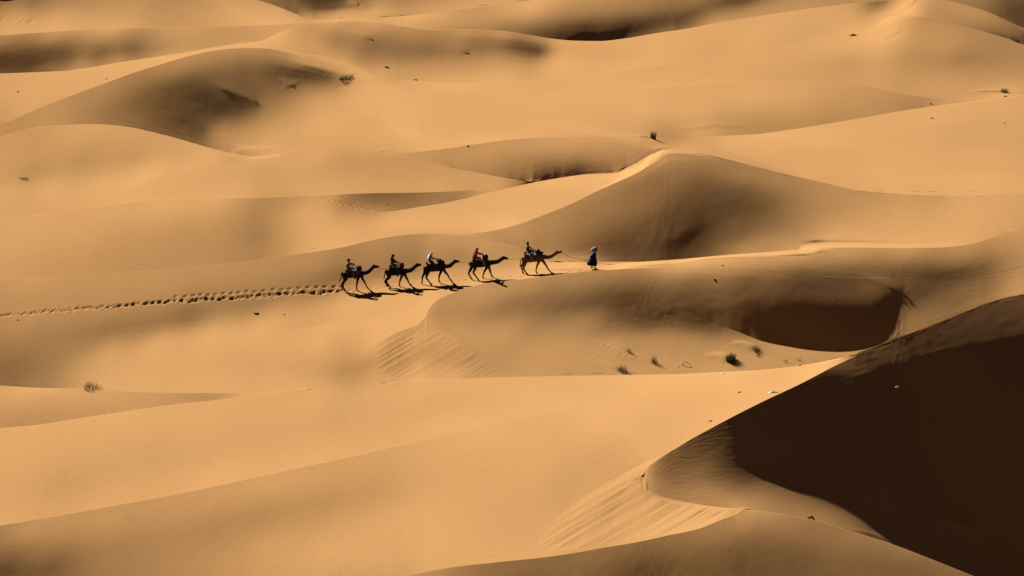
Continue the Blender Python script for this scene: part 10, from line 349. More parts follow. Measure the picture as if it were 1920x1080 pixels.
(89,1,1,0,1,1,2,1,1,2,1,2,2,1,3,2,3,2,3,4,5,8,9,2,-7,-7,-4,1,0,0,0,-1,0,0,0,-1,0,-2,-3,-3,-4,-3,-4,-5,-5,-4,-6,-4,-4,-5,-4,-4,-3,-5,-2,-4,-3,-2,-3,-2,-2,-2,-1,-1,-1,-2,-1,-1,-1,0,-2,-1,-1,0,-1,0,-1,-1,-2,-1,-2,-1,-2,-2,-3,-2,-4,-4,-4,-4,0,0,0,-1,1,0,0,-1,1,0,-1,1,0,0,-1,1,0,-1,1,0,-1,0,1,0,-1,0,0,0,0,0,0,1,0,0,-1,0,0,0,-47,0,0,0,0,0,0,0,0,0,0,0,0,0,0,0,0,0,0,0,-1,0,-1,-1,-2,0,-2,-1,0,0,3,4,3,3,5,4,4,4,4,4,6,0,0,-1,0,0,0,0,-2,-2,-1,-3,-4,-2,-4,-3,-5,-4,-3,-2,-7,-4,-3,-2,-1,0,1,2,3,3,5,5,6,5,6,1,0,0,1,0,0,0,3,1,-1,1,1,1,0,0,0,0,0,0,1,0,0,0,1,0,-1,1,0,0,0,1,-1,0,0,19,20,15,8,3,2,2,2,4,3,-2,-7,-11,-15,-6,2,1,3,1,1,1,1,0,0,4,3,4,7,8,12,13,15,13,10,4,-2,-3,2,1,6,11,9,-10,-7,-6,-6,-5,-5,-1,8,0,-13,-10,-9,-7,-8,-8,-8,-9,-10,-9,-11,1,1,2,1,1,3,1,1,2,-1,-1,0,-2,-2,-1,-2,-2,-1,-2,-4,-3,-2,-1,-1),
(83,1,1,1,1,1,1,0,2,1,2,1,1,2,1,2,2,2,3,2,4,5,6,9,1,-7,-1,-1,0,-1,0,0,0,0,-1,1,0,-4,-3,-3,-4,-5,-4,-5,-4,-5,-4,-4,-5,-3,-4,-4,-3,-3,-3,-3,-2,-2,-2,-2,-1,-1,-1,-2,-1,-1,0,-1,-1,-1,-1,0,-1,-1,-1,-1,-1,-1,-1,-1,-2,-3,-2,-3,-3,-4,-3,-4,-5,-4,0,-1,0,0,0,0,0,0,0,0,0,-1,1,0,0,-1,1,0,-1,1,0,0,-1,1,0,0,0,0,0,0,0,-1,0,0,0,0,0,0,-47,-1,1,-1,0,1,-1,0,1,-1,1,-1,0,1,-1,0,1,-1,0,0,1,-2,-1,-2,0,-1,-1,-1,-2,0,3,3,3,3,3,3,3,4,3,4,3,0,0,0,0,0,1,-1,-1,-2,-3,-2,-2,-3,-3,-5,-2,-4,-3,-2,-4,-4,-2,-1,1,1,2,4,4,4,4,6,5,7,7,0,0,0,0,1,0,1,2,1,1,1,1,-1,1,0,1,0,0,1,0,0,1,0,-1,1,0,0,1,-1,1,0,0,1,0,21,19,13,6,1,0,2,2,2,2,-2,-8,-14,-14,-8,2,2,0,1,1,1,0,1,0,3,5,9,9,12,12,14,14,13,10,3,-2,0,4,0,8,11,2,-5,-2,-2,-2,-3,-1,4,15,3,-13,-12,-11,-11,-11,-12,-13,-13,-13,-14,-13,-1,2,1,2,1,1,2,1,0,0,-2,0,-2,-1,-1,-2,-1,-3,-2,-3,-3,-2,-2,-2),
(77,1,1,1,1,1,0,2,1,0,2,1,1,2,1,2,0,2,1,1,1,4,6,7,9,-1,0,0,-1,1,-1,0,0,-1,0,-1,0,-2,-4,-4,-4,-4,-6,-3,-6,-4,-3,-5,-3,-4,-3,-3,-3,-2,-3,-1,-2,-2,-1,-1,-2,0,-2,0,-1,0,-1,0,-1,-1,0,-2,0,-1,0,-1,-1,-2,-1,-2,-2,-2,-3,-4,-3,-5,-4,-5,-4,-6,1,0,0,0,-1,0,1,0,-1,0,1,0,-1,0,1,0,-1,0,1,-1,0,0,1,-1,0,0,0,0,0,0,0,0,0,0,0,0,0,0,-52,0,0,1,-1,0,1,-1,0,1,-1,0,1,-1,0,1,-1,0,0,1,-1,-1,-2,0,-2,-2,-1,-2,-1,1,1,2,3,2,2,2,2,2,3,2,3,-1,0,0,1,0,-1,0,-2,-2,-1,-3,-3,-3,-3,-2,-4,-2,-1,-3,-4,-1,0,1,3,4,4,4,5,5,6,5,7,7,7,-1,1,1,0,0,0,1,4,0,1,1,0,2,1,0,-1,1,1,0,0,1,0,0,1,-1,1,0,0,1,0,0,1,0,0,25,18,11,2,0,-2,-1,2,3,-1,-3,-9,-12,-10,-11,1,0,0,0,0,0,0,0,-1,4,8,11,13,13,13,13,13,11,8,4,1,1,7,0,7,11,-2,1,0,1,1,2,3,5,17,2,-11,-12,-13,-14,-15,-14,-16,-16,-16,-16,-16,0,1,2,1,2,1,1,2,0,-1,-1,0,-2,-1,-2,-1,-2,-1,-4,-3,-3,-2,-2,-3),
(72,1,0,1,1,0,2,0,1,2,0,1,2,0,1,1,2,0,1,0,1,0,4,4,6,9,9,1,0,-1,0,1,-1,0,0,0,0,-5,-5,-5,-4,-5,-3,-5,-4,-3,-5,-3,-3,-3,-3,-2,-2,-2,-2,-1,-1,-1,-2,0,-1,-1,0,-1,0,0,-1,-1,0,0,-1,0,-1,-1,-1,-1,-1,-1,-2,-2,-3,-3,-4,-3,-4,-4,-5,-4,-5,-5,0,0,-1,1,0,0,-1,0,1,0,-1,0,1,0,-1,0,0,1,-1,0,0,0,0,0,0,0,0,0,0,0,0,0,0,0,0,0,0,0,-55,0,0,0,0,0,0,0,0,-1,1,0,0,0,0,0,0,0,1,-1,0,-2,-2,-2,-2,-2,-2,-2,-2,-1,2,2,1,1,2,2,1,2,1,1,1,0,0,0,0,0,0,0,-2,-2,-2,-1,-2,-3,-2,-2,0,0,2,-22,3,4,4,6,4,6,5,5,5,7,5,7,6,7,8,1,0,0,1,0,2,0,3,2,1,0,1,1,0,0,1,1,0,0,1,0,1,0,0,1,0,1,0,0,1,0,0,1,0,26,19,8,0,-4,-3,-1,1,0,0,-5,-8,-11,-1,-7,-2,-1,0,0,-1,1,0,0,1,0,8,11,13,13,12,11,10,9,6,3,3,4,8,-1,9,9,-4,3,3,2,4,3,5,8,5,2,-9,-10,-13,-15,-14,-17,-15,-16,-18,-16,-17,0,2,1,2,1,2,1,1,0,-1,-1,0,-2,-1,-1,-2,-1,-2,-2,-4,-2,-3,-2,-1),
(67,0,1,0,1,1,0,2,0,1,1,1,0,2,1,0,1,1,-1,1,-2,2,1,3,3,3,23,0,0,1,0,-1,0,0,0,0,0,-2,-4,-4,-5,-4,-5,-4,-3,-5,-3,-3,-2,-3,-2,-2,-2,-1,-1,-2,-1,-1,0,-1,0,0,-1,0,0,-1,0,-1,0,-1,-1,-1,-1,0,-2,0,-2,-2,-3,-2,-2,-3,-4,-5,-4,-4,-5,-5,-5,-5,-1,0,1,-1,0,0,0,1,-1,0,0,0,0,0,0,0,0,-1,1,0,0,0,-1,1,0,-1,0,0,0,0,0,0,0,0,0,0,0,0,-55,1,0,-1,1,0,-1,1,0,0,0,0,-1,1,0,0,0,0,0,0,0,-2,-2,-2,-2,-2,-2,-2,-2,-1,1,0,1,2,0,0,1,0,1,1,1,0,0,0,-1,0,0,0,-1,-1,-2,-1,-1,0,-1,0,0,0,-2,-10,5,5,5,5,5,4,6,6,5,5,7,6,8,8,8,0,0,1,1,1,-1,1,5,0,1,1,0,0,2,0,0,0,1,1,0,1,1,0,0,1,0,0,1,1,0,0,1,0,0,27,17,5,-2,-5,-5,-2,0,1,-2,-5,-9,-4,9,-5,0,0,0,0,0,0,1,1,-1,1,5,9,10,10,9,9,7,5,5,4,4,6,9,0,6,3,13,4,3,2,0,2,3,2,-10,2,-7,-10,-11,-12,-15,-13,-15,-15,-14,-16,-14,0,1,1,1,3,1,1,1,0,-1,-1,0,-1,-2,-1,0,-2,-2,-2,-3,-3,-2,-2,-2),
(61,1,1,1,0,1,1,0,1,0,1,1,1,0,1,1,0,0,1,-1,0,-1,3,4,3,6,17,-1,1,0,0,1,0,0,0,0,0,2,-5,-5,-5,-4,-4,-4,-3,-3,-3,-2,-4,-1,-2,-2,-1,-2,-1,0,-1,0,-1,-1,0,-1,0,-1,-1,0,-1,0,-1,-1,0,-1,-1,-2,-1,-3,-2,-2,-2,-4,-3,-4,-4,-4,-6,-4,-5,-5,-6,-5,0,0,-1,1,0,0,0,-1,0,1,0,0,-1,0,0,1,0,0,-1,0,0,1,0,-1,0,1,0,-1,0,0,0,0,0,0,0,0,0,0,-49,-1,0,1,0,-1,1,0,0,0,0,0,0,0,0,-1,1,0,0,0,0,-1,-1,-3,-1,-2,-1,-2,-2,1,-1,1,-1,0,-1,1,0,0,-1,1,-1,0,0,0,0,0,0,0,-1,-1,0,1,0,0,1,0,0,0,-1,-1,5,4,5,4,6,5,5,5,7,6,6,7,8,7,9,0,2,0,0,1,1,1,3,1,0,0,2,0,-1,0,2,1,0,1,1,1,0,0,1,0,1,0,0,1,0,1,1,0,0,26,14,1,-5,-6,-4,-2,0,0,-2,-6,-6,0,18,-1,0,0,0,0,1,0,1,0,1,1,4,5,7,7,6,5,5,4,3,5,6,8,10,1,6,1,-5,3,4,3,3,1,-1,-2,-14,-2,-7,-8,-9,-10,-9,-12,-11,-11,-12,-11,-12,-1,2,2,2,0,1,2,0,0,0,0,0,-2,-1,-1,-1,-1,-2,-3,-2,-3,-1,-2,-2),
(57,0,1,0,1,1,0,1,0,1,1,0,0,1,0,0,1,0,-1,-1,-1,0,2,4,6,6,11,1,0,0,1,0,0,1,0,0,0,3,1,-6,-4,-5,-3,-3,-4,-2,-3,-2,-2,-2,-1,-1,-2,0,-1,-1,-1,-1,0,0,-1,-1,0,0,-1,-1,0,-1,-2,-1,-1,-1,-2,-2,-2,-2,-2,-4,-3,-3,-4,-4,-4,-5,-4,-6,-5,-5,-5,-5,0,0,0,-1,0,0,0,0,0,-1,1,0,0,0,0,-1,1,0,0,0,0,-1,0,0,0,0,0,1,0,0,0,0,-1,0,0,0,0,0,-43,1,0,-1,0,1,0,-1,0,1,0,-1,1,-1,1,0,0,0,0,0,0,-2,-1,-1,-1,-1,-2,-2,-1,-1,0,-2,-1,-1,0,-2,-1,0,-1,-1,0,0,0,0,0,0,0,0,0,1,1,0,1,1,1,1,1,1,3,0,4,6,5,5,5,6,5,7,5,8,7,7,7,10,8,0,0,1,2,0,1,1,3,0,0,1,-1,1,1,0,0,1,1,1,0,1,1,0,1,0,1,1,1,-1,1,1,0,1,0,22,11,-1,-7,-7,-4,-2,-1,-1,-3,-4,-3,6,22,1,0,1,0,1,1,1,0,1,0,3,2,3,3,4,4,3,2,3,4,4,8,9,9,0,6,-4,-6,4,2,3,0,0,-3,-6,-6,-2,-7,-8,-9,-8,-10,-8,-10,-10,-10,-12,-10,0,2,1,1,2,2,1,0,-1,0,-1,0,-2,0,-1,-1,-2,-1,-1,-4,-2,-2,-1,-2),
(53,0,0,1,0,1,0,1,1,0,0,1,1,0,0,0,-1,0,-1,-2,-3,0,0,4,6,8,9,1,0,0,0,0,1,-1,1,1,0,3,4,-2,-4,-3,-4,-3,-2,-3,-1,-3,-1,-2,-1,-1,-1,-1,0,-1,0,0,-1,-1,0,0,-1,-1,-1,-1,-1,-1,-1,-1,-2,-2,-1,-2,-2,-3,-4,-2,-4,-3,-5,-4,-6,-4,-5,-5,-5,-6,-4,-5,0,0,-1,0,0,0,0,1,0,0,-1,0,0,0,1,0,-1,0,0,0,1,0,0,-1,0,0,0,0,0,0,0,0,1,-1,0,0,0,0,-37,0,-1,1,0,0,-1,1,0,0,0,0,0,0,-1,1,-1,1,-1,1,-1,0,-2,-1,-3,-1,-2,-1,-2,-1,-2,-2,-1,-2,-1,-1,-1,-2,0,-1,0,0,0,0,0,0,0,0,1,1,1,2,2,1,2,3,2,4,4,0,6,4,6,6,5,6,7,6,8,6,8,8,8,7,8,1,1,1,0,2,1,0,3,0,1,0,1,0,0,0,1,0,1,1,1,1,0,0,0,2,0,0,0,2,0,0,1,0,0,19,7,-4,-9,-7,-5,-2,-1,-1,-3,-3,0,12,25,2,1,0,1,1,1,2,1,2,0,2,2,0,1,-1,1,1,2,3,4,6,7,10,6,0,1,-4,-4,2,1,0,-1,-3,-2,-3,-2,-3,-8,-7,-8,-8,-7,-9,-9,-9,-10,-9,-10,0,1,2,1,1,2,0,0,1,-1,-1,0,-1,-1,-1,-1,0,-2,-2,-2,-2,-2,-1,-1),
(49,1,0,1,0,0,1,0,0,1,1,0,-1,0,1,-1,0,-2,-1,-3,-4,-3,0,3,5,7,10,-1,1,0,0,1,0,1,0,-1,0,8,6,2,-3,-3,-2,-3,-2,-2,-2,-2,-1,-1,-1,-1,0,-1,-1,0,-1,0,-1,0,-1,-1,0,-1,-1,-1,-2,-1,-1,-2,-1,-2,-2,-3,-2,-3,-3,-4,-3,-5,-4,-6,-4,-5,-5,-5,-5,-4,-5,-3,0,0,0,0,0,0,0,-1,1,0,0,0,0,0,-1,1,0,0,0,0,-1,1,0,0,-1,0,0,0,0,0,0,0,0,1,-1,0,0,0,-35,0,1,0,-1,0,1,0,-1,0,0,0,-1,0,1,-1,1,-1,1,-1,-1,-2,-2,-2,-2,-2,-2,-2,-1,0,-3,-1,-2,-2,-2,-1,0,-1,0,-1,0,0,0,0,0,0,0,0,1,3,2,1,3,3,3,3,5,5,6,1,5,7,5,7,6,7,7,7,6,8,7,9,8,7,7,-1,1,1,1,1,1,1,2,1,0,1,1,0,1,0,1,1,0,0,1,0,0,1,0,0,1,0,1,0,0,1,0,1,0,13,4,-7,-10,-8,-5,-2,0,-1,-3,-2,4,14,28,3,2,2,3,1,2,1,2,1,0,0,-1,-1,-3,-1,-1,1,1,3,4,7,7,6,5,0,-1,-4,-9,-1,0,-1,-1,-1,-2,-1,0,-1,-7,-8,-7,-7,-8,-7,-8,-8,-9,-9,-10,1,1,1,2,2,0,2,0,-1,-1,0,0,-1,-2,0,-1,-1,-1,-2,-2,-2,-1,-2,-1),
(118,0,1,0,2,0,1,1,1,0,0,0,1,-1,-2,-1,-4,-4,-7,-11,-15,-16,-9,-3,4,11,21,1,0,0,1,0,0,1,1,1,0,15,21,21,13,5,2,0,-2,-2,-2,-2,-2,-2,-2,-2,-2,-2,-1,-2,-2,-3,-1,-3,-2,-2,-4,-3,-2,-4,-4,-4,-5,-5,-6,-5,-7,-7,-8,-8,-9,-9,-9,-8,-7,-6,-5,-7,-6,-3,-1,2,5,7,0,0,1,1,0,0,0,0,0,0,0,0,1,0,0,-1,0,1,0,0,0,-1,1,0,1,0,0,0,0,0,0,0,0,0,1,0,0,0,18,0,-1,0,1,0,-1,0,1,0,-1,1,0,1,-1,1,-1,0,0,0,1,-1,-1,-2,0,-2,-1,0,-1,1,-3,-3,-2,-3,-1,-2,-2,-1,-2,-1,-2,1,0,0,0,0,0,1,9,8,11,11,12,15,18,20,20,18,15,0,9,8,8,6,7,5,4,3,4,1,0,-3,-4,-7,-11,0,0,-1,0,-1,0,1,-7,1,1,1,0,2,0,0,0,0,1,0,1,0,1,-1,1,0,0,1,0,0,1,0,0,-1,1,16,0,-10,-12,-11,-8,-7,-7,-5,-4,-1,8,19,32,-4,5,4,3,4,2,2,1,2,0,0,0,-1,0,1,2,3,4,4,6,5,5,1,-5,0,-6,-12,-1,5,4,4,6,5,7,7,7,3,-20,-18,-18,-19,-18,-19,-19,-20,-20,-21,-22,-1,5,3,4,4,3,-1,0,-1,-1,-1,0,-5,-1,-2,-2,-3,-2,-4,-6,-4,-3,-2,-3),
(104,0,1,1,-1,1,1,-1,1,0,-1,0,-1,-1,-2,-3,-3,-6,-9,-13,-18,-19,-18,-12,-8,-3,27,0,0,1,0,-1,1,0,0,1,0,11,15,19,19,17,12,9,6,5,3,2,0,1,-1,0,-2,0,-3,-2,-1,-2,-2,-2,-2,-3,-2,-3,-4,-3,-3,-4,-4,-4,-5,-5,-5,-6,-6,-6,-5,-5,-4,-4,-2,-2,0,0,2,2,4,4,3,2,0,0,1,-1,0,1,0,0,-1,0,1,0,-1,0,1,0,0,-1,1,0,0,0,-1,1,0,0,0,0,0,0,-1,0,0,0,0,0,0,0,49,0,0,0,0,0,0,0,0,0,0,0,0,0,0,0,0,1,-1,0,1,0,1,2,1,2,1,1,1,1,-2,-3,-3,-1,-3,-1,-3,-1,-2,-1,-2,0,0,0,0,0,0,0,10,11,13,16,19,26,34,46,43,32,23,0,6,5,5,4,3,2,2,1,-1,-2,-3,-4,-6,-7,-8,0,-1,0,-1,-1,-1,-1,-2,0,0,-1,1,-1,0,0,1,0,1,1,-1,1,0,0,0,0,0,0,0,0,0,-1,0,1,-1,-22,-31,-25,-18,-12,-10,-10,-8,-9,-7,-5,-4,-2,-4,-1,-1,0,0,0,1,0,1,0,0,-7,-6,-4,-2,-1,0,0,2,1,-1,0,-4,-4,-4,0,3,8,0,6,7,8,7,8,8,9,9,-1,-10,-13,-14,-14,-15,-16,-16,-18,-17,-19,-19,0,4,5,3,3,2,1,-1,-1,0,-1,0,-4,-2,-2,-1,-2,-3,-3,-3,-4,-3,-2,-3),
(98,0,0,0,1,0,-1,1,-1,0,0,-1,-2,-1,-2,-3,-5,-6,-9,-12,-17,-20,-18,-16,-11,-11,29,0,0,0,0,1,0,0,0,0,0,7,10,14,16,14,13,11,9,7,5,5,3,2,2,1,1,-1,1,0,-1,-1,-1,-1,-2,-2,-2,-2,-2,-2,-2,-3,-3,-3,-2,-4,-4,-2,-4,-4,-3,-3,-4,-3,-3,-1,-2,-1,-1,0,-1,-1,-1,-3,0,0,0,0,0,-1,1,0,0,0,0,0,0,0,-1,1,0,0,-1,1,0,0,0,0,0,-1,-1,0,-1,-1,1,-1,-1,0,-1,-1,-1,0,57,-1,1,0,0,-1,1,0,0,-1,1,0,0,0,0,0,0,-1,1,0,0,2,1,1,2,1,2,1,1,0,-4,-3,-3,-4,-3,-3,-2,-4,-3,-3,-4,0,0,0,-1,0,0,0,4,7,7,11,15,21,43,90,90,46,28,0,3,3,3,2,3,3,2,2,0,1,0,-1,-2,-2,-3,0,-1,-1,-1,-1,-1,-1,-7,0,1,0,0,1,1,0,-1,1,-1,-1,1,-1,1,-1,0,0,0,-1,0,0,-1,1,0,-1,0,-33,-34,-28,-19,-14,-12,-10,-11,-11,-8,-8,-6,-6,-8,0,-1,0,-1,-1,0,0,-1,0,0,-9,-8,-7,-6,-4,-4,-3,-4,-2,-3,-6,-5,-7,-6,0,3,6,0,7,6,6,7,8,8,7,8,0,-11,-11,-11,-13,-13,-14,-15,-15,-17,-16,-18,0,4,4,5,3,2,2,1,0,0,1,0,-3,-2,-2,-2,-1,-2,-3,-3,-2,-3,-2,-1),
(97,0,0,0,-1,0,0,0,0,-1,-1,-1,-1,-2,-3,-3,-5,-5,-8,-11,-15,-18,-18,-17,-16,-12,30,0,0,0,0,0,0,0,1,0,0,3,6,9,10,10,10,10,9,7,7,5,5,4,2,2,3,1,1,0,1,0,0,-1,0,-1,0,-1,-2,-1,-2,-2,-2,-2,-3,-3,-2,-4,-3,-2,-4,-4,-3,-4,-4,-4,-4,-5,-5,-5,-5,-5,-6,-7,0,1,-1,1,0,0,-1,0,0,1,-1,0,0,0,1,-1,0,0,0,0,0,0,0,0,-1,0,0,-2,0,0,-1,0,-1,-1,0,0,-1,-1,15,1,0,-1,0,1,-1,0,0,1,-1,0,1,-1,0,-1,1,0,-1,0,0,1,1,2,0,1,1,2,1,0,-3,-4,-3,-2,-3,-3,-3,-3,-3,-4,-3,0,0,-1,1,-1,0,0,0,0,1,3,4,11,30,118,117,44,24,0,0,0,0,1,0,0,0,-1,1,0,0,0,0,0,0,0,-1,-1,-1,0,-1,-1,2,-1,-1,0,-1,-1,-1,0,-1,-3,-1,-1,-3,-1,-3,1,-1,-2,-1,-1,-1,-2,-1,-1,-2,0,0,15,4,-3,-7,-6,-6,-7,-8,-8,-8,-7,-8,-10,-13,-1,0,-1,0,0,-1,-1,1,-1,0,-7,-9,-6,-7,-6,-5,-4,-4,-6,-4,-5,-7,-7,-9,0,1,4,0,6,7,7,7,6,7,7,7,1,-11,-12,-12,-12,-14,-14,-15,-15,-16,-17,-18,0,4,4,5,4,4,2,2,2,1,1,0,-3,-2,0,-2,-1,-1,-2,-3,-2,-2,-2,-2),
(97,1,0,-1,1,-1,0,-1,0,-1,0,-2,-1,-3,-2,-3,-4,-6,-7,-9,-11,-12,-14,-16,-19,-22,26,0,0,0,1,0,0,0,-1,0,0,1,4,3,5,7,7,7,8,7,7,6,5,4,5,3,3,3,1,3,0,2,0,1,-1,1,-1,-1,0,-2,-1,-1,-1,-2,-3,-1,-3,-3,-3,-3,-4,-3,-4,-4,-4,-5,-6,-4,-6,-5,-5,-7,-6,-6,0,-2,0,-2,0,0,-1,0,-1,-1,-1,0,-1,0,-2,0,-1,0,-1,-1,-1,0,-1,0,1,0,0,2,0,1,0,0,2,0,1,0,1,1,-6,0,-1,0,-1,-1,0,-1,-1,-1,0,0,-2,-1,0,-1,-2,0,-1,-1,0,1,3,1,2,2,2,0,2,0,-3,-3,-2,-3,-2,-3,-2,-2,-3,-3,-4,0,-1,1,-1,0,-1,0,-3,-5,-6,-9,-13,-58,40,248,-20,9,7,0,1,0,0,1,-1,0,0,1,0,0,-1,0,0,0,0,0,0,0,0,-1,0,0,-1,0,1,0,0,0,0,1,-1,1,-1,0,0,0,1,0,-1,1,-1,0,0,0,1,-1,1,-1,0,33,25,16,10,6,5,3,2,2,-1,-2,-3,-4,-9,-1,0,1,0,0,0,0,0,0,0,-8,-7,-7,-6,-7,-5,-6,-5,-4,-6,-5,-6,-6,-6,0,7,8,1,7,7,7,6,7,6,7,7,0,-10,-11,-13,-13,-14,-15,-16,-17,-17,-19,-20,0,5,5,4,5,3,4,2,3,3,2,0,-3,-1,-2,-1,-1,-2,-1,-2,-2,-1,-1,-2))
SOLSTEP,SOLROW=15.0,14.0
def decode():
    x=columns(SOLSTEP,min(SOLSTEP,6.));Y=curves(x);n=rowsper(Y,SOLROW)
    Q=np.cumsum(np.cumsum(np.array(RELIEF),0),1);base=[]
    for k in range(len(n)):
        t=np.linspace(0,1,n[k]+1);Yn=Y[k][:,None]*(1-t)+Y[k+1][:,None]*t;base.append(np.log(H/(S0+(Yn-540)/F)))
    return Q*4e-05+np.concatenate(base,1)
P0=decode()
# ---------------- materials ----------------
def mat(name,col,rough=.9,spec=.1,noise=0,nscale=20.,bump=0,bscale=60.,sheen=0):
    m=bpy.data.materials.new(name);m.use_nodes=True;t=m.node_tree;b=t.nodes['Principled BSDF']
    b.inputs['Base Color'].default_value=(*col,1);b.inputs['Roughness'].default_value=rough;b.inputs['Specular IOR Level'].default_value=spec
    tc=t.nodes.new('ShaderNodeTexCoord')
    if noise:
        n=t.nodes.new('ShaderNodeTexNoise');n.inputs['Scale'].default_value=nscale;n.inputs['Detail'].default_value=3
        t.links.new(tc.outputs['Object'],n.inputs['Vector'])
        r=t.nodes.new('ShaderNodeMapRange');r.inputs['From Min'].default_value=.3;r.inputs['From Max'].default_value=.7
        r.inputs['To Min'].default_value=1-noise;r.inputs['To Max'].default_value=1+noise;t.links.new(n.outputs[0],r.inputs[0])
        x=t.nodes.new('ShaderNodeVectorMath');x.operation='SCALE';x.inputs[0].default_value=col;t.links.new(r.outputs[0],x.inputs['Scale']);t.links.new(x.outputs[0],b.inputs['Base Color'])
    if bump:
        n=t.nodes.new('ShaderNodeTexNoise');n.inputs['Scale'].default_value=bscale;n.inputs['Detail'].default_value=4;t.links.new(tc.outputs['Object'],n.inputs['Vector'])
        u=t.nodes.new('ShaderNodeBump');u.inputs['Strength'].default_value=bump;u.inputs['Distance'].default_value=.02;t.links.new(n.outputs[0],u.inputs['Height']);t.links.new(u.outputs[0],b.inputs['Normal'])
    return m
def sand_material():
    m=bpy.data.materials.new('sand');m.use_nodes=True;t=m.node_tree;b=t.nodes['Principled BSDF'];L=t.links
    b.inputs['Roughness'].default_value=1;b.inputs['Specular IOR Level'].default_value=0
    g=t.nodes.new('ShaderNodeTexCoord')
    def noise(scale,detail,stretch=(1,1,1),rough=.55):
        mp=t.nodes.new('ShaderNodeMapping');mp.inputs['Scale'].default_value=stretch;L.new(g.outputs['Object'],mp.inputs[0])
        n=t.nodes.new('ShaderNodeTexNoise');n.inputs['Scale'].default_value=scale;n.inputs['Detail'].default_value=detail;n.inputs['Roughness'].default_value=rough;L.new(mp.outputs[0],n.inputs[0]);return n.outputs[0]
    grain=noise(9.,2.,(1,.45,1),.7);patch=noise(.035,3.)
    def mr(src,a,b_,lo=.3,hi=.7):
        r=t.nodes.new('ShaderNodeMapRange');r.inputs['From Min'].default_value=lo;r.inputs['From Max'].default_value=hi;r.inputs['To Min'].default_value=a;r.inputs['To Max'].default_value=b_;L.new(src,r.inputs[0]);return r.outputs[0]
    mx=t.nodes.new('ShaderNodeMix');mx.data_type='RGBA';mx.inputs['A'].default_value=(.149,.084,.035,1);mx.inputs['B'].default_value=(.159,.0918,.039,1);L.new(mr(patch,0,1),mx.inputs['Factor'])
    s=t.nodes.new('ShaderNodeVectorMath');s.operation='SCALE';L.new(mx.outputs['Result'],s.inputs[0]);L.new(mr(grain,.94,1.06),s.inputs['Scale']);L.new(s.outputs[0],b.inputs['Base Color'])
    rip=t.nodes.new('ShaderNodeTexWave');rip.wave_type='BANDS';rip.bands_direction='X';rip.inputs['Scale'].default_value=1.1;rip.inputs['Distortion'].default_value=6;rip.inputs['Detail'].default_value=2;rip.inputs['Detail Scale'].default_value=.4
    mp=t.nodes.new('ShaderNodeMapping');mp.inputs['Rotation'].default_value=(0,0,.7);L.new(g.outputs['Object'],mp.inputs[0]);L.new(mp.outputs[0],rip.inputs[0])
    rm=t.nodes.new('ShaderNodeMath');rm.operation='MULTIPLY';L.new(rip.outputs[1],rm.inputs[0]);L.new(mr(noise(.06,2.),0,1,.45,.75),rm.inputs[1])
    b1=t.nodes.new('ShaderNodeBump');b1.inputs['Strength'].default_value=.02;b1.inputs['Distance'].default_value=.05;L.new(rm.outputs[0],b1.inputs['Height'])
    b2=t.nodes.new('ShaderNodeBump');b2.inputs['Strength'].default_value=.05;b2.inputs['Distance'].default_value=.05;L.new(noise(5.,4.,(1,.5,1)),b2.inputs['Height']);L.new(b1.outputs[0],b2.inputs['Normal'])
    L.new(b2.outputs[0],b.inputs['Normal'])
    return m
SAND=sand_material()
# ---------------- terrain ----------------
fine=[-240.]
while fine[-1]<2160: fine.append(fine[-1]+(1.5 if -2<=fine[-1]<1110 else 2.5 if 1110<=fine[-1]<1925 else 6.))
V,T,PX,SL=build_terrain(P0,SOLSTEP,min(SOLSTEP,6.),SOLROW,np.array(fine),3.2)
# PX: [n,2] photo coordinates of visible sheet vertices (nan elsewhere); SL: layer index
def vnoise(c,seed,n=4096):
    r=np.random.RandomState(seed).rand(n)*2-1;i=np.floor(c).astype(int);f=c-i;f=f*f*(3-2*f);return r[i%n]*(1-f)+r[(i+1)%n]*f
def inpoly(px,py,poly):
    ins=np.zeros(len(px),bool);n=len(poly)
    dist=np.full(len(px),1e9)
    for i in range(n):
        x1,y1=poly[i];x2,y2=poly[(i+1)%n]
        c=((y1>py)!=(y2>py))&(px<(x2-x1)*(py-y1)/((y2-y1) or 1e-9)+x1);ins^=c
        t=np.clip(((px-x1)*(x2-x1)+(py-y1)*(y2-y1))/((x2-x1)**2+(y2-y1)**2),0,1)
        dist=np.minimum(dist,np.hypot(px-x1-t*(x2-x1),py-y1-t*(y2-y1)))
    return np.where(ins,dist,-dist)
px,py=PX[:,0],PX[:,1];vis=~np.isnan(px)
dz=np.zeros(len(V))
def avalanche(poly,amp,lam,seed,soft):
    bb=vis&(px>min(p[0] for p in poly))&(px<max(p[0] for p in poly))&(py>min(p[1] for p in poly))&(py<max(p[1] for p in poly))
    i=np.flatnonzero(bb);x,y=px[i],py[i];m=np.clip(inpoly(x,y,poly)/soft,0,1)
    c=(x*.504+y*.864);al=(x*.864-y*.504)
    h=vnoise(c/lam+.15*vnoise(al/60,seed+9),seed)*.6+vnoise(c/(lam*.5)+3,seed+1)*.35+vnoise(c/(lam*2.7)+7,seed+2)*.9
    an=(al-al.min())/(al.max()-al.min());dz[i]+=amp*m*h*(.35+.65*an)*(.45+.55*np.clip(vnoise(al/45+c/90,seed+4)+.6,0,1))
avalanche([(1207,893),(1222,920),(1245,933),(1307,946),(1392,957),(1353,973),(1250,1003),(1140,1024),(1060,1036),(1012,1030),(1024,992),(1056,958),(1107,924),(1173,887)],.062,4.5,11,12)
avalanche([(703,645),(797,603),(806,612),(847,630),(900,667),(952,704),(880,709),(760,712),(715,706),(697,676)],.036,4.,31,12)
avalanche([(1150,330),(1205,303),(1244,283),(1240,296),(1205,316),(1156,340)],.02,4.,51,3)
avalanche([(1607,64),(1675,35),(1699,62),(1663,78)],.06,4.,61,4)
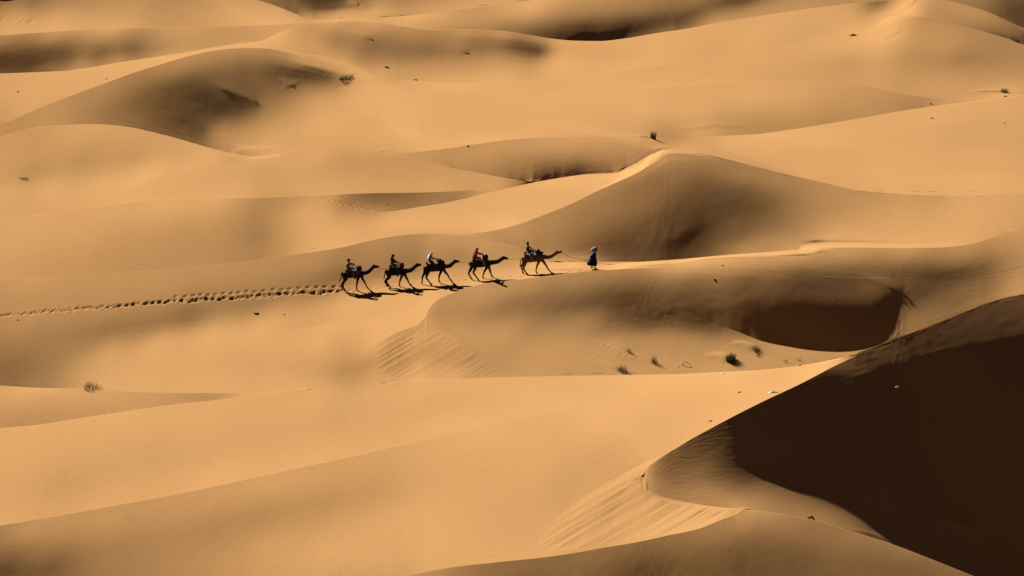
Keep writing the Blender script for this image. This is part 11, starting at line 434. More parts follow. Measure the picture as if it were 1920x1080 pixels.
avalanche([(1662,27),(1716,-5),(1718,15),(1695,31)],.06,4.,71,4)
avalanche([(-5,30),(72,36),(60,45),(0,44)],.14,3.,81,3)
# ground lookup before local relief
def track_points():
    out=[];r=random.Random(3)
    cx=[-60,0,100,200,300,400,500,600,640,760,860,960,1040,1100];cy=[597,592,583,575,567,561,554,548,546,538,528,518,513,508]
    x=-60.
    while x<1096:
        yb=float(np.interp(x,cx,cy));d=1 if x<640 else .45
        for k in range(2 if x<640 else 1):
            if r.random()<d: out.append((x+r.uniform(-3,3),yb+r.uniform(-2.9,2.9)*(.85 if x<300 else 1),r.uniform(.1,.17) if x<640 else r.uniform(.13,.18),r.uniform(.05,.1)*(np.interp(x,[0,200,640],[.8,.85,1]) if x<640 else .6)))
        x+=r.uniform(5.5,8.5) if x<640 else r.uniform(9,16)
    x=330.
    while x<650: out.append((x,float(np.interp(x,cx,cy))-9.5+r.uniform(-1.2,1.2),.15,.07));x+=r.uniform(13,18)
    for i in range(16): t=i/15;out.append((604+92*t+r.uniform(-2,2),372+24*t+r.uniform(-1,1),.17,.045))
    return out
Vv=V.copy()
def world_at(x,y,win=7):
    """point of the visible sand at a photo position"""
    i=np.flatnonzero(vis&(abs(px-x)<win)&(abs(py-y)<win))
    if len(i)<4: return world_at(x,y,win*2)
    d=np.hypot(px[i]-x,py[i]-y);k=i[np.argsort(d)[:6]];w=1/(np.hypot(px[k]-x,py[k]-y)+.15)**2
    return (Vv[k]*w[:,None]).sum(0)/w.sum()
for x,y,rad,dep in track_points():
    i=np.flatnonzero(vis&(abs(px-x)<16)&(abs(py-y)<14))
    if not len(i): continue
    c=world_at(x,y);r=np.hypot((V[i,0]-c[0])*.8,(V[i,1]-c[1])*1.0)/rad
    dz[i]+=-dep*np.exp(-r**4)+.12*dep*np.exp(-((r-1.5)/.4)**2)
def tail(pts,h,wd,side=0.):
    """sand drift ridge along photo polyline; height tapers to its first point"""
    W=np.array([world_at(*p) for p in pts]);n=len(W)
    cum=np.concatenate([[0],np.cumsum(np.hypot(*np.diff(W[:,:2],axis=0).T))])
    bb=vis&(px>min(p[0] for p in pts)-60)&(px<max(p[0] for p in pts)+60)&(py>min(p[1] for p in pts)-50)&(py<max(p[1] for p in pts)+50)
    i=np.flatnonzero(bb);X=V[i,:2];best=np.full(len(i),1e9);sv=np.zeros(len(i));sg=np.zeros(len(i))
    for k in range(n-1):
        a=W[k,:2];d=W[k+1,:2]-a;l=np.hypot(*d);t=np.clip(((X-a)@d)/l**2,0,1);q=X-a-t[:,None]*d;dd=np.hypot(*q.T);m=dd<best
        best[m]=dd[m];sv[m]=(cum[k]+t[m]*l)/cum[-1];sg[m]=np.sign(d[0]*q[m,1]-d[1]*q[m,0])
    wl=wd*(.4+.6*sv)
    dz[i]+=h*sv**.8*(1-sv**7*.9)*np.exp(-(best/wl)**2)
tail([(390,156),(425,168),(455,181),(484,194)],.1,1.7,1);tail([(1610,516),(1655,531),(1692,549)],.06,.9,1)
tail([(1110,640),(1150,648),(1178,660)],.10,.35);tail([(1140,660),(1200,670),(1226,680)],.09,.35)
tail([(1090,668),(1140,684),(1165,694)],.12,.4);tail([(1320,664),(1350,668),(1368,674)],.2,.45);tail([(1370,643),(1395,646),(1416,655)],.16,.4)
tail([(640,58),(680,68),(694,73)],.1,1.3);tail([(835,84),(860,92),(876,98)],.1,1.3);tail([(520,148),(536,154),(550,163)],.1,1.2)
tail([(580,120),(620,132),(655,146)],.2,1.3);tail([(1820,171),(1850,171),(1876,172)],.25,.7);tail([(1160,252),(1200,256),(1222,259)],.2,.7);tail([(395,281),(450,283),(512,281)],.12,1.0)
tail([(700,20),(665,7),(672,10)],.2,.8);tail([(1240,240),(1330,235),(1400,238)],.1,.6);tail([(1590,992),(1630,1000),(1660,1010)],.03,.3);tail([(1740,968),(1790,980),(1830,992)],.15,.6);tail([(1000,330),(955,340),(900,345)],.0,.5)
V[:,2]+=dz
me=bpy.data.meshes.new('dune_field');me.vertices.add(len(V));me.vertices.foreach_set('co',V.astype('f').ravel())
me.loops.add(len(T)*3);me.loops.foreach_set('vertex_index',T.astype('i').ravel())
me.polygons.add(len(T));me.polygons.foreach_set('loop_start',np.arange(0,len(T)*3,3,dtype='i'));me.polygons.foreach_set('use_smooth',np.ones(len(T),bool))
me.update(calc_edges=True)
dune=bpy.data.objects.new('dune_field',me);sc.collection.objects.link(dune);dune['kind']='structure';me.materials.append(SAND)
me.update()
# ---------------- object helpers ----------------
def link(name,mesh,m,parent=None,smooth=True):
    o=bpy.data.objects.new(name,mesh);sc.collection.objects.link(o)
    if m: mesh.materials.append(m)
    if smooth:
        for p in mesh.polygons: p.use_smooth=True
    if parent: o.parent=parent
    return o
def tag(o,label,cat,group=None):
    o['label']=label;o['category']=cat
    if group: o['group']=group
    return o
def empty(name,loc,label,cat,group=None):
    o=bpy.data.objects.new(name,None);sc.collection.objects.link(o);o.location=loc;o.empty_display_size=.3;return tag(o,label,cat,group)
def skin(name,chains,m,parent=None,sub=2):
    """chains: list of lists of (key or None,(x,y,z),rx[,ry]); a chain starting with a str key branches there"""
    vs=[];rs=[];es=[];keys={}
    for ch in chains:
        prev=None
        for it in ch:
            if isinstance(it,str): prev=keys[it];continue
            k,co,r=it[0],it[1],it[2];ry=it[3] if len(it)>3 else r
            vs.append(co);rs.append((r,ry));i=len(vs)-1
            if k: keys[k]=i
            if prev is not None: es.append((prev,i))
            prev=i
    me=bpy.data.meshes.new(name+'_cage');me.from_pydata(vs,es,[]);o=bpy.data.objects.new(name+'_cage',me);sc.collection.objects.link(o)
    s=o.modifiers.new('s','SKIN');s.branch_smoothing=.4
    for i,v in enumerate(me.skin_vertices[0].data): v.radius=rs[i];v.use_root=(i==0)
    o.modifiers.new('b','SUBSURF').levels=sub
    dg=bpy.context.evaluated_depsgraph_get();dg.update();ev=o.evaluated_get(dg);nm=bpy.data.meshes.new_from_object(ev);nm.name=name
    bpy.data.objects.remove(o);bpy.data.meshes.remove(me)
    return link(name,nm,m,parent)
def rawmesh(name,vs,fs,m,parent=None,smooth=True):
    me=bpy.data.meshes.new(name);me.from_pydata([tuple(v) for v in vs],[],fs);me.update();return link(name,me,m,parent,smooth)
def loft(rings,closed=True,caps=True):
    vs=[];fs=[];n=len(rings[0])
    for r in rings: vs+=list(r)
    for k in range(len(rings)-1):
        for j in range(n if closed else n-1): a=k*n+j;b=k*n+(j+1)%n;fs.append((a,b,b+n,a+n))
    if caps: fs.append(tuple(range(n-1,-1,-1)));fs.append(tuple((len(rings)-1)*n+j for j in range(n)))
    return vs,fs
def ell(c,ax,n=14,m=9,sq=2.):
    rings=[]
    for i in range(1,m):
        t=math.pi*i/m;z=math.cos(t);r=math.sin(t)**(2/sq)
        rings.append([(c[0]+ax[0]*r*math.cos(2*math.pi*j/n),c[1]+ax[1]*r*math.sin(2*math.pi*j/n),c[2]-ax[2]*z) for j in range(n)])
    return loft(rings)
def tubepts(pts,r,n=5):
    rings=[]
    P=[Vector(p) for p in pts]
    for i,p in enumerate(P):
        d=(P[min(i+1,len(P)-1)]-P[max(i-1,0)]).normalized();a=d.cross(Vector((0,0,1)));a=a.normalized() if a.length>1e-4 else Vector((1,0,0));b=d.cross(a)
        rr=r[i] if isinstance(r,(list,tuple)) else r
        rings.append([p+a*rr*math.cos(2*math.pi*j/n)+b*rr*math.sin(2*math.pi*j/n) for j in range(n)])
    return loft(rings)
def wp(x,y): return Vector(world_at(x,y))
# ---------------- camels and riders ----------------
HAIR_D=mat('camel_hair_dark',(.012,.008,.006),.9,.05,.25,9,.4,40);HAIR_L=mat('camel_hair_brown',(.075,.04,.02),.9,.05,.25,9,.4,40)
SKIN=mat('skin',(.06,.03,.019),.7,.2);SKIN_D=mat('skin_dark',(.05,.026,.018),.7,.2)
CL=lambda n,c:mat(n,c,.95,.05,.2,12,.4,50)
ROPE=mat('rope',(.05,.035,.02),.9,.05,.2,30);IRON=mat('iron',(.05,.05,.055),.5,.5)
BLK=CL('black_cloth',(.008,.008,.011));NAVY=CL('navy_denim',(.012,.018,.05));DRED=CL('dark_red_cloth',(.06,.008,.008));WHITE=CL('white_cloth',(.2,.2,.25));GREY=CL('grey_cloth',(.06,.055,.066))
RED=CL('red_scarf',(.09,.005,.006));LILAC=CL('pale_lilac_cloth',(.12,.10,.135));JEANS=CL('blue_denim',(.03,.05,.16));RUST=CL('rust_blanket',(.06,.02,.014));DGREEN=CL('dark_green_blanket',(.015,.025,.022));ROBE=CL('blue_robe',(.006,.008,.045));BUND=CL('grey_blue_cloth',(.06,.085,.15));WINE=CL('wine_cloth',(.06,.008,.016));TUR=CL('black_turban',(.012,.01,.012));DGREY=CL('charcoal_blanket',(.035,.032,.042));SHOE=mat('shoe_leather',(.02,.012,.01),.6,.3)
CS=13.5
class Cam:
    pass
def camel(org,gl,base,jt,hair,label,scale=1.):
    """org crop origin (px), gl two ground points in crop px; jt: joints in crop px"""
    (x1,y1),(x2,y2)=gl;cx=jt['c']
    G=lambda x:y1+(y2-y1)*(x-x1)/(x2-x1)
    pc=wp(org[0]+cx/CS,org[1]+G(cx)/CS+base)
    s=pc.y/4330/CS*scale
    pa=wp(org[0]+x1/CS,org[1]+y1/CS+base);pb=wp(org[0]+x2/CS,org[1]+y2/CS+base)
    d=pb-pa;d.y=max(min(d.y,d.x*.5),-d.x*.2);d.normalize()
    head=Vector((d.x,d.y,0)).normalized()
    ry=math.atan2(d.z,math.hypot(d.x,d.y))
    root=empty('camel',pc,label,'camel','camels of the caravan, roped in single file')
    X=head*math.cos(ry)+Vector((0,0,math.sin(ry)));Y=Vector((-head.y,head.x,0));Z=X.cross(Y)
    # keep figures upright in height, sheared only along the slope
    root.matrix_world=Matrix(((X.x,Y.x,Z.x,pc.x),(X.y,Y.y,Z.y,pc.y),(X.z,Y.z,Z.z,pc.z),(0,0,0,1)))
    xs=s/max(X.x,.6)
    def L(x,y,side=0.):   # crop px -> local
        return ((x-cx)*xs,side,(G(x)-y)*s-.27*side)
    root['_']=0;del root['_']
    c=Cam();c.root=root;c.L=L;c.s=s;c.xs=xs;c.world=lambda q:root.matrix_world@Vector(q)
    return c
def build_camel(c,j,hair,tailpts=None):
    L=c.L;s=c.s
    def N(k,x,y,r,ry=None,side=0.):   # radius px
        f=1.27 if r>60 else 1.5 if r>29 else 1.32
        return (k,L(x,y,side),r*s*f,(ry or r)*s*f)
    ch=[]
    hx,hy=j['hip'];mx,my=j['mid'];bx,by=j['chest']
    ch.append([N('hip',hx,hy,78,74),N('a',(hx+mx)/2,(hy+my)/2-2,88,84),N('mid',mx,my,92,88),N('b',(mx+bx)/2,(my+by)/2,94,88),N('chest',bx,by,84,72)]+[N('n%d'%i,x,y,r,r*.8) for i,(x,y,r) in enumerate(j['neck'])])
    hd=j['head'];n='n%d'%(len(j['neck'])-1)
    ch.append([n,N('poll',hd[0][0],hd[0][1],42,34),N('brow',(hd[0][0]*.55+hd[1][0]*.45),(hd[0][1]*.55+hd[1][1]*.45),40,32),N('cheek',hd[1][0],hd[1][1]+4,33,26),N('muz',hd[2][0]-22,hd[2][1]+1,25,20),N('lip',hd[2][0]+6,hd[2][1]+5,22,18)])
    for sd in (.08,-.08): ch.append(['poll',N(None,hd[0][0]-10,hd[0][1]-30,8,6,sd*.7),N(None,hd[0][0]-18,hd[0][1]-42,4,3,sd*.8)])
    ch.append(['hip',N(None,hx-62,hy-6,48,52)])
    ch.append(['mid',N('hump',mx+60,my-95,60,50)])
    for legs,anchor,sx in (('hind','hip',.15),('front','chest',.14)):
        for q,pts in enumerate(j[legs]):
            sd=sx if q==0 else -sx     # first = far side, second = near side
            rad=[50,34,22,14,19] if legs=='hind' else [42,30,21,14,19]
            items=[anchor]
            for (x,y),r in zip(pts,rad): items.append(N(None,x,y,r*.95,r*.85,sd*(1 if r<40 else .8)))
            x,y=pts[-1]
            items.append(N(None,x+24,y+8,13,15,sd))
            ch.append(items)
    tp=j.get('tail')
    if tp: ch.append(['hip']+[N(None,x,y,r,r) for (x,y),r in zip(tp,(12,10,9,13))])
    body=skin('body',ch,hair,c.root,2)
    # eyes and halter
    for sd in (1,-1):
        p=L(hd[0][0]*.35+hd[1][0]*.65,hd[1][1]-16,0);vs,fs=ell((p[0],sd*27*s,p[2]),(.022,.015,.02),8,6);rawmesh('eye',vs,fs,SHOE,c.root)
    m1=L(hd[2][0]-38,hd[2][1]);ring=[Vector((m1[0],math.cos(t)*25*s,m1[2]+math.sin(t)*31*s)) for t in [i*math.pi/8 for i in range(17)]]
    m2=L(hd[0][0]+8,hd[0][1]);r2=[Vector((m2[0],math.cos(t)*38*s,m2[2]+math.sin(t)*48*s)) for t in [i*math.pi/8 for i in range(17)]]
    v1,f1=tubepts(ring,.014);v2,f2=tubepts(r2,.014);n=len(v1);v3,f3=tubepts([ring[0],r2[0]],.012);n3=n+len(v2)
    rawmesh('halter',v1+v2+v3,f1+[tuple(i+n for i in f) for f in f2]+[tuple(i+n3 for i in f) for f in f3],ROPE,c.root)
    return body
def saddle(c,x0,x1,ytop,ybot,m,bulges=(),bm=None,bar=None,pad=None):
    """draped blanket arch between crop x0..x1; bulges (x,y,rx,ry) padded rolls; iron hand bar"""
    L=c.L;s=c.s;rings=[];n=17;K=9
    for k in range(K):
        t=k/(K-1);x=x0+(x1-x0)*t;ring=[];edge=math.sin(math.pi*t)**.35
        yt=ytop(x)
        for j in range(n):
            a=math.pi*(j/(n-1));hw=(92+5*math.sin(j*2.3+k))*s*(.9+.12*edge)
            yy=math.cos(a)*hw;zz=(yt+(ybot-yt)*(1-math.sin(a)**.55)*edge+(8 if edge<.3 else 0))
            p=L(x,zz);ring.append((p[0],yy,p[2]))
        rings.append(ring)
    inner=[[(x,y*.93,z-.025) for x,y,z in r] for r in rings]
    vs,fs=loft(rings,closed=False,caps=False);v2,f2=loft(inner,closed=False,caps=False);o=len(vs)
    fs+=[tuple(reversed([i+o for i in f])) for f in f2]
    for k in range(K-1):
        for j in (0,n-1): a=k*n+j;fs.append((a,a+n,a+n+o,a+o))
    for j in range(n-1):
        for k in (0,K-1): a=k*n+j;fs.append((a,a+1,a+1+o,a+o))
    bl=rawmesh('saddle_blanket',vs+v2,fs,m,c.root)
    for (x,y,rx,ry) in bulges:
        p=L(x,y);vs,fs=ell((p[0],0,p[2]),(rx*c.xs,62*s,ry*s),16,10,2.6);r=random.Random(int(x+y))
        vs=[(a+r.uniform(-1,1)*.012,b+r.uniform(-1,1)*.012,d+r.uniform(-1,1)*.012) for a,b,d in vs]
        rawmesh('saddle_pad',vs,fs,bm or m,c.root)
    if bar:
        x,y=bar
        b0=L(x-6,y+70);t0=L(x,y);pts=[(b0[0],.2,b0[2]),(t0[0],.18,t0[2]-.02),(t0[0],.1,t0[2]),(t0[0],-.1,t0[2]),(t0[0],-.18,t0[2]-.02),(b0[0],-.2,b0[2])]
        v,f=tubepts(pts,.016,6);rawmesh('hand_bar',v,f,IRON,c.root)
    g=L((x0+x1)/2+30,ytop((x0+x1)/2));gb=L((x0+x1)/2+30,c.belly)
    ring=[(g[0],math.cos(t)*96*s,(g[2]+gb[2])/2+math.sin(t)*((g[2]-gb[2])/2+.01)) for t in [i*math.pi/12 for i in range(25)]]
    v,f=tubepts(ring,.02,5);rawmesh('girth_strap',v,f,ROPE,c.root)
def fingers(chains,key,p,dirx,side,s,fw=.018):
    """palm end p, five short chains"""
    for q in range(4):
        l=(.075,.085,.08,.062)[q];oy=(q-1.5)*.021
        chains.append([key,(None,(p[0]+.03*dirx,p[1]+oy,p[2]+.005),.0095),(None,(p[0]+(.03+l*.6)*dirx,p[1]+oy,p[2]-.008),.0085),(None,(p[0]+(.03+l*.85)*dirx,p[1]+oy*.95,p[2]-.034),.0075)])
    chains.append([key,(None,(p[0]+.005,p[1]+side*.045,p[2]-.008),.011),(None,(p[0]+.045*dirx,p[1]+side*.052,p[2]-.022),.009)])
def rider(c,j,label,skinm,shirt,trouser,headgear,bare=False,scarf=None,shoe=SHOE):
    L=c.L;s=c.s;root=empty('person',c.world(L(j['hips'][0],j['hips'][1]+25)),label,'person','riders of the caravan')
    # the rider's own frame: same orientation as the camel, origin at the seat
    mw=c.root.matrix_world.copy();mw.translation=root.location;root.matrix_world=mw
    o=Vector(L(j['hips'][0],j['hips'][1]+25))
    def P(x,y,side=0.): 
        q=L(x,y);return (q[0]-o.x,side,q[2]-o.z)
    H_=j['head'];hr=j.get('hr',40)*s*.92
    hip=P(*j['hips']);che=P(*j['chest']);sh=P(*j['sh']);hd=P(*H_)
    mid=tuple((a+b)/2 for a,b in zip(hip,che))
    ch=[[('hip',hip,.13,.15),('waist',mid,.115,.14),('chest',che,.125,.17),('neck',tuple(sh[i]*.75+hd[i]*.25 for i in range(3)),.06,.06),('hd0',(hd[0],0,hd[2]-hr*.55),.07,.065),('hd1',(hd[0],0,hd[2]+hr*.1),hr*.82,hr*.72),('hd2',(hd[0],0,hd[2]+hr*.6),hr*.5,hr*.5)]]
    ch.append(['hd0',(None,(hd[0]+hr*.8,0,hd[2]-hr*.3),.017),(None,(hd[0]+hr*.98,0,hd[2]-hr*.36),.011)])
    el=P(*j['elbow']);ha=P(*j['hand'])
    for sd in (.19,-.19):
        k='w%+d'%(1 if sd>0 else -1)
        ch.append(['chest',(None,(sh[0],sd*.85,sh[2]-.03),.062),(None,(el[0],sd*1.15,el[2]),.045),(k,(ha[0]-.03,sd*.55,ha[2]+.015),.028),(k+'p',(ha[0],sd*.5,ha[2]+.01),.034,.03)])
        fingers(ch,k+'p',(ha[0],sd*.5,ha[2]+.01),1,-1 if sd>0 else 1,s)
    kn=P(*j['knee']);ft=P(*j['foot'])
    spread=.36
    for sd in (1,-1):
        ch.append(['hip',(None,((hip[0]*2+kn[0])/3,sd*.22,(hip[2]*2+kn[2])/3-.01),.085),(None,(kn[0],sd*spread,kn[2]),.065),(None,((kn[0]+ft[0])/2-.015,sd*(spread+.03),(kn[2]+ft[2])/2),.052),(None,(ft[0],sd*(spread+.02),ft[2]),.036),(None,(ft[0]+.12,sd*(spread+.03),ft[2]-.035),.03)])
    skin('body',ch,skinm,root,2)
    # shirt over torso and upper arms
    ch=[[('hip',(hip[0],0,hip[2]+.03),.145,.165),('waist',mid,.13,.155),('chest',che,.142,.185),(None,tuple(sh[i]*.88+hd[i]*.12 for i in range(3)),.075,.085)]]
    for sd in (.19,-.19):
        e=(el[0],sd*1.15,el[2]);S=(sh[0],sd*.85,sh[2]-.03)
        if bare: ch.append(['chest',(None,S,.07),(None,tuple(S[i]*.8+e[i]*.2 for i in range(3)),.064)])
        else: ch.append(['chest',(None,S,.074),(None,e,.058),(None,tuple(e[i]*.35+(ha[0],sd*.55,ha[2])[i]*.65 for i in range(3)),.046)])
    skin('shirt',ch,shirt,root,1)
    ch=[[('hip',(hip[0],0,hip[2]-.02),.15,.17),(None,(hip[0],0,hip[2]+.05),.14,.155)]]
    for sd in (1,-1): ch.append(['hip',(None,((hip[0]*2+kn[0])/3,sd*.22,(hip[2]*2+kn[2])/3-.01),.10),(None,(kn[0],sd*spread,kn[2]),.08),(None,((kn[0]+ft[0])/2,sd*(spread+.03),(kn[2]+ft[2])/2),.068),(None,(kn[0]*.12+ft[0]*.88,sd*(spread+.02),kn[2]*.12+ft[2]*.88),.055)])
    skin('trousers',ch,trouser,root,1)
    for sd in (1,-1):
        vs,fs=ell((ft[0]+.06,sd*(spread+.03),ft[2]-.04),(.13,.045,.042),10,7,2.8);rawmesh('shoe',vs,fs,shoe,root)
    # headwear: cloth cap / turban / hair as a lumpy shell open to the face
    hm,kind=headgear
    rings=[];n=16
    for i in range(9):
        t=math.pi*(i+.4)/9.2;z=math.cos(t)*hr*1.12+hr*.22;r=math.sin(t)*hr*(1.2 if kind!='hair' else 1.08)
        if kind=='turban': r*=1+.09*math.sin(i*2.1)
        ring=[]
        for q in range(n):
            a=2*math.pi*q/n;ca=math.cos(a);f=.62 if (ca>.45 and i>4) else 1
            ring.append((hd[0]+ca*r*f-(.1*hr if kind=='hair' else 0),math.sin(a)*r*.92,hd[2]+z))
        rings.append(ring)
    vs,fs=loft(rings);rawmesh({'hair':'hair','turban':'turban'}.get(kind,'headscarf'),vs,fs,hm,root)
    if scarf:
        pts=[P(*q) for q in scarf[0]];rings=[]
        for i,p in enumerate(pts):
            t=i/(len(pts)-1);wd=.09+.13*math.sin(math.pi*min(1,t*1.15)*.6);th=.05
            rings.append([(p[0]+math.cos(a)*th,math.sin(a)*wd,p[2]+math.sin(a*3)*.008) for a in [2*math.pi*q/12 for q in range(12)]])
        vs,fs=loft(rings);rawmesh('scarf_tail',vs,fs,scarf[1],root)
    return root
A=dict(c=450,hip=(255,525),mid=(430,515),chest=(620,505),neck=[(715,485,62),(810,474,52),(885,440,50),(945,378,46)],head=[(1012,312),(1085,318),(1150,320)],
 hind=[[(260,585),(285,640),(158,745),(152,850),(150,920)],[(255,590),(275,645),(200,755),(205,850),(232,915)]],
 front=[[(690,580),(690,625),(745,735),(780,838),(812,872)],[(600,585),(598,630),(556,750),(540,850),(538,905)]],tail=[(175,505),(163,560),(150,630),(98,705)])
cA=camel((630,475),((150,930),(820,885)),1.0,A,HAIR_D,'dark brown dromedary at the very tail of the caravan, under the dark red rider');cA.belly=612
B=dict(c=400,hip=(200,590),mid=(390,585),chest=(580,570),neck=[(665,560,60),(750,550,54),(830,510,52),(885,455,48)],head=[(935,410),(1000,408),(1055,404)],
 hind=[[(205,650),(245,705),(125,815),(160,890),(190,945)],[(200,650),(235,710),(100,830),(135,905),(165,955)]],
 front=[[(620,650),(625,695),(672,790),(700,875),(730,912)],[(545,655),(540,700),(492,800),(465,890),(462,945)]],tail=[(125,590),(108,640),(100,700),(76,765)])
cB=camel((715,465),((165,965),(730,925)),1.0,B,HAIR_D,'dark brown dromedary carrying a rust red saddle roll, fourth camel in line');cB.belly=682
C_=dict(c=400,hip=(215,570),mid=(400,550),chest=(590,535),neck=[(690,520,62),(770,512,50),(840,480,50),(890,430,48)],head=[(925,388),(990,388),(1052,386)],
 hind=[[(200,620),(175,690),(108,795),(104,880),(85,950)],[(225,620),(240,685),(190,805),(258,905),(318,985)]],
 front=[[(650,600),(680,655),(752,742),(790,832),(828,880)],[(575,610),(570,660),(516,770),(509,860),(520,915)]],tail=[(150,560),(148,600),(146,640),(145,670)])
cC=camel((785,460),((80,975),(825,895)),1.0,C_,HAIR_D,'dark brown dromedary in the middle of the caravan, carrying the rider in white');cC.belly=636
D_=dict(c=400,hip=(220,525),mid=(410,515),chest=(600,500),neck=[(700,478,60),(800,478,48),(880,450,48),(940,400,48)],head=[(990,362),(1055,370),(1118,380)],
 hind=[[(215,580),(200,640),(128,752),(165,840),(195,893)],[(235,580),(290,625),(215,742),(298,850),(345,925)]],
 front=[[(640,560),(642,610),(680,722),(705,812),(728,848)],[(570,570),(562,620),(497,722),(462,835),(468,880)]],tail=[(145,500),(128,520),(122,545),(122,570)])
cD=camel((870,455),((190,920),(730,865)),1.0,D_,HAIR_D,'dark brown dromedary second in the caravan, carrying the rider with the red scarf');cD.belly=606
E_=dict(c=430,hip=(225,520),mid=(430,520),chest=(640,505),neck=[(745,490,60),(850,498,50),(930,475,48),(1000,430,46)],head=[(1062,388),(1130,390),(1195,378)],
 hind=[[(215,580),(190,630),(112,705),(128,800),(140,895)],[(235,580),(235,650),(182,762),(228,862),(272,920)]],
 front=[[(680,570),(690,615),(752,732),(790,832),(825,878)],[(590,580),(582,625),(520,742),(487,840),(500,893)]],tail=[(160,500),(135,560),(118,630),(92,710)])
cE=camel((970,445),((140,915),(825,880)),1.0,E_,HAIR_L,'lighter brown dromedary leading the caravan, roped to the walking guide in blue');cE.belly=606
for c,j,h in ((cA,A,HAIR_D),(cB,B,HAIR_D),(cC,C_,HAIR_D),(cD,D_,HAIR_D),(cE,E_,HAIR_L)): build_camel(c,j,h)
saddle(cA,300,700,lambda x:405-30*math.exp(-((x-640)/90)**2),560,DGREY,[(640,355,75,55),(350,400,60,28)],BLK,(590,280))
saddle(cB,240,620,lambda x:470-60*math.exp(-((x-560)/90)**2),620,BLK,[(555,412,62,62),(270,440,38,42)],RUST,(480,360))
saddle(cC,230,680,lambda x:450-40*math.exp(-((x-600)/110)**2),590,BLK,[(545,375,70,45),(640,405,38,42),(230,440,28,32)],BLK,(520,335))
saddle(cD,215,620,lambda x:430-60*math.exp(-((x-540)/90)**2),560,DGREEN,[(540,350,75,70),(260,420,50,40)],BLK,(520,278))
saddle(cE,250,720,lambda x:415-35*math.exp(-((x-640)/110)**2),500,DGREY,[(590,350,70,55),(680,390,42,42),(275,372,42,28)],BLK,(580,292))
rA=dict(head=(398,165),hr=40,sh=(375,232),chest=(362,268),hips=(352,362),elbow=(450,262),hand=(565,292),knee=(490,395),foot=(520,575))
rider(cA,rA,'rider with a dark turban, dark red shirt and grey trousers on the last camel',SKIN_D,DRED,GREY,(TUR,'turban'))
rB=dict(head=(360,190),hr=42,sh=(325,245),chest=(320,290),hips=(325,410),elbow=(395,330),hand=(490,358),knee=(430,450),foot=(430,640))
rider(cB,rB,'rider in black with long dark hair on the camel with the rust red saddle roll',SKIN_D,BLK,NAVY,(TUR,'hair'),scarf=([(345,175),(315,215),(290,260)],TUR),shoe=GREY)
rC=dict(head=(352,220),hr=42,sh=(320,272),chest=(308,305),hips=(300,385),elbow=(395,315),hand=(500,335),knee=(400,430),foot=(430,590))
rider(cC,rC,'rider in a white shirt and white headscarf on the middle camel',SKIN,WHITE,NAVY,(WHITE,'scarf'),scarf=([(335,190),(300,240),(275,300),(262,345)],WHITE))
rD=dict(head=(340,158),hr=36,sh=(322,215),chest=(305,265),hips=(285,360),elbow=(390,262),hand=(510,285),knee=(440,395),foot=(515,550))
rider(cD,rD,'rider in pale lilac with a long red headscarf hanging down the back',SKIN_D,LILAC,LILAC,(RED,'scarf'),scarf=([(325,140),(295,200),(262,280),(235,375)],RED))
rE=dict(head=(377,142),hr=39,sh=(360,205),chest=(348,245),hips=(345,340),elbow=(430,280),hand=(520,308),knee=(470,370),foot=(440,470))
rider(cE,rE,'rider in a black sleeveless top and blue jeans on the lead camel',SKIN_D,BLK,JEANS,(TUR,'hair'),bare=True)
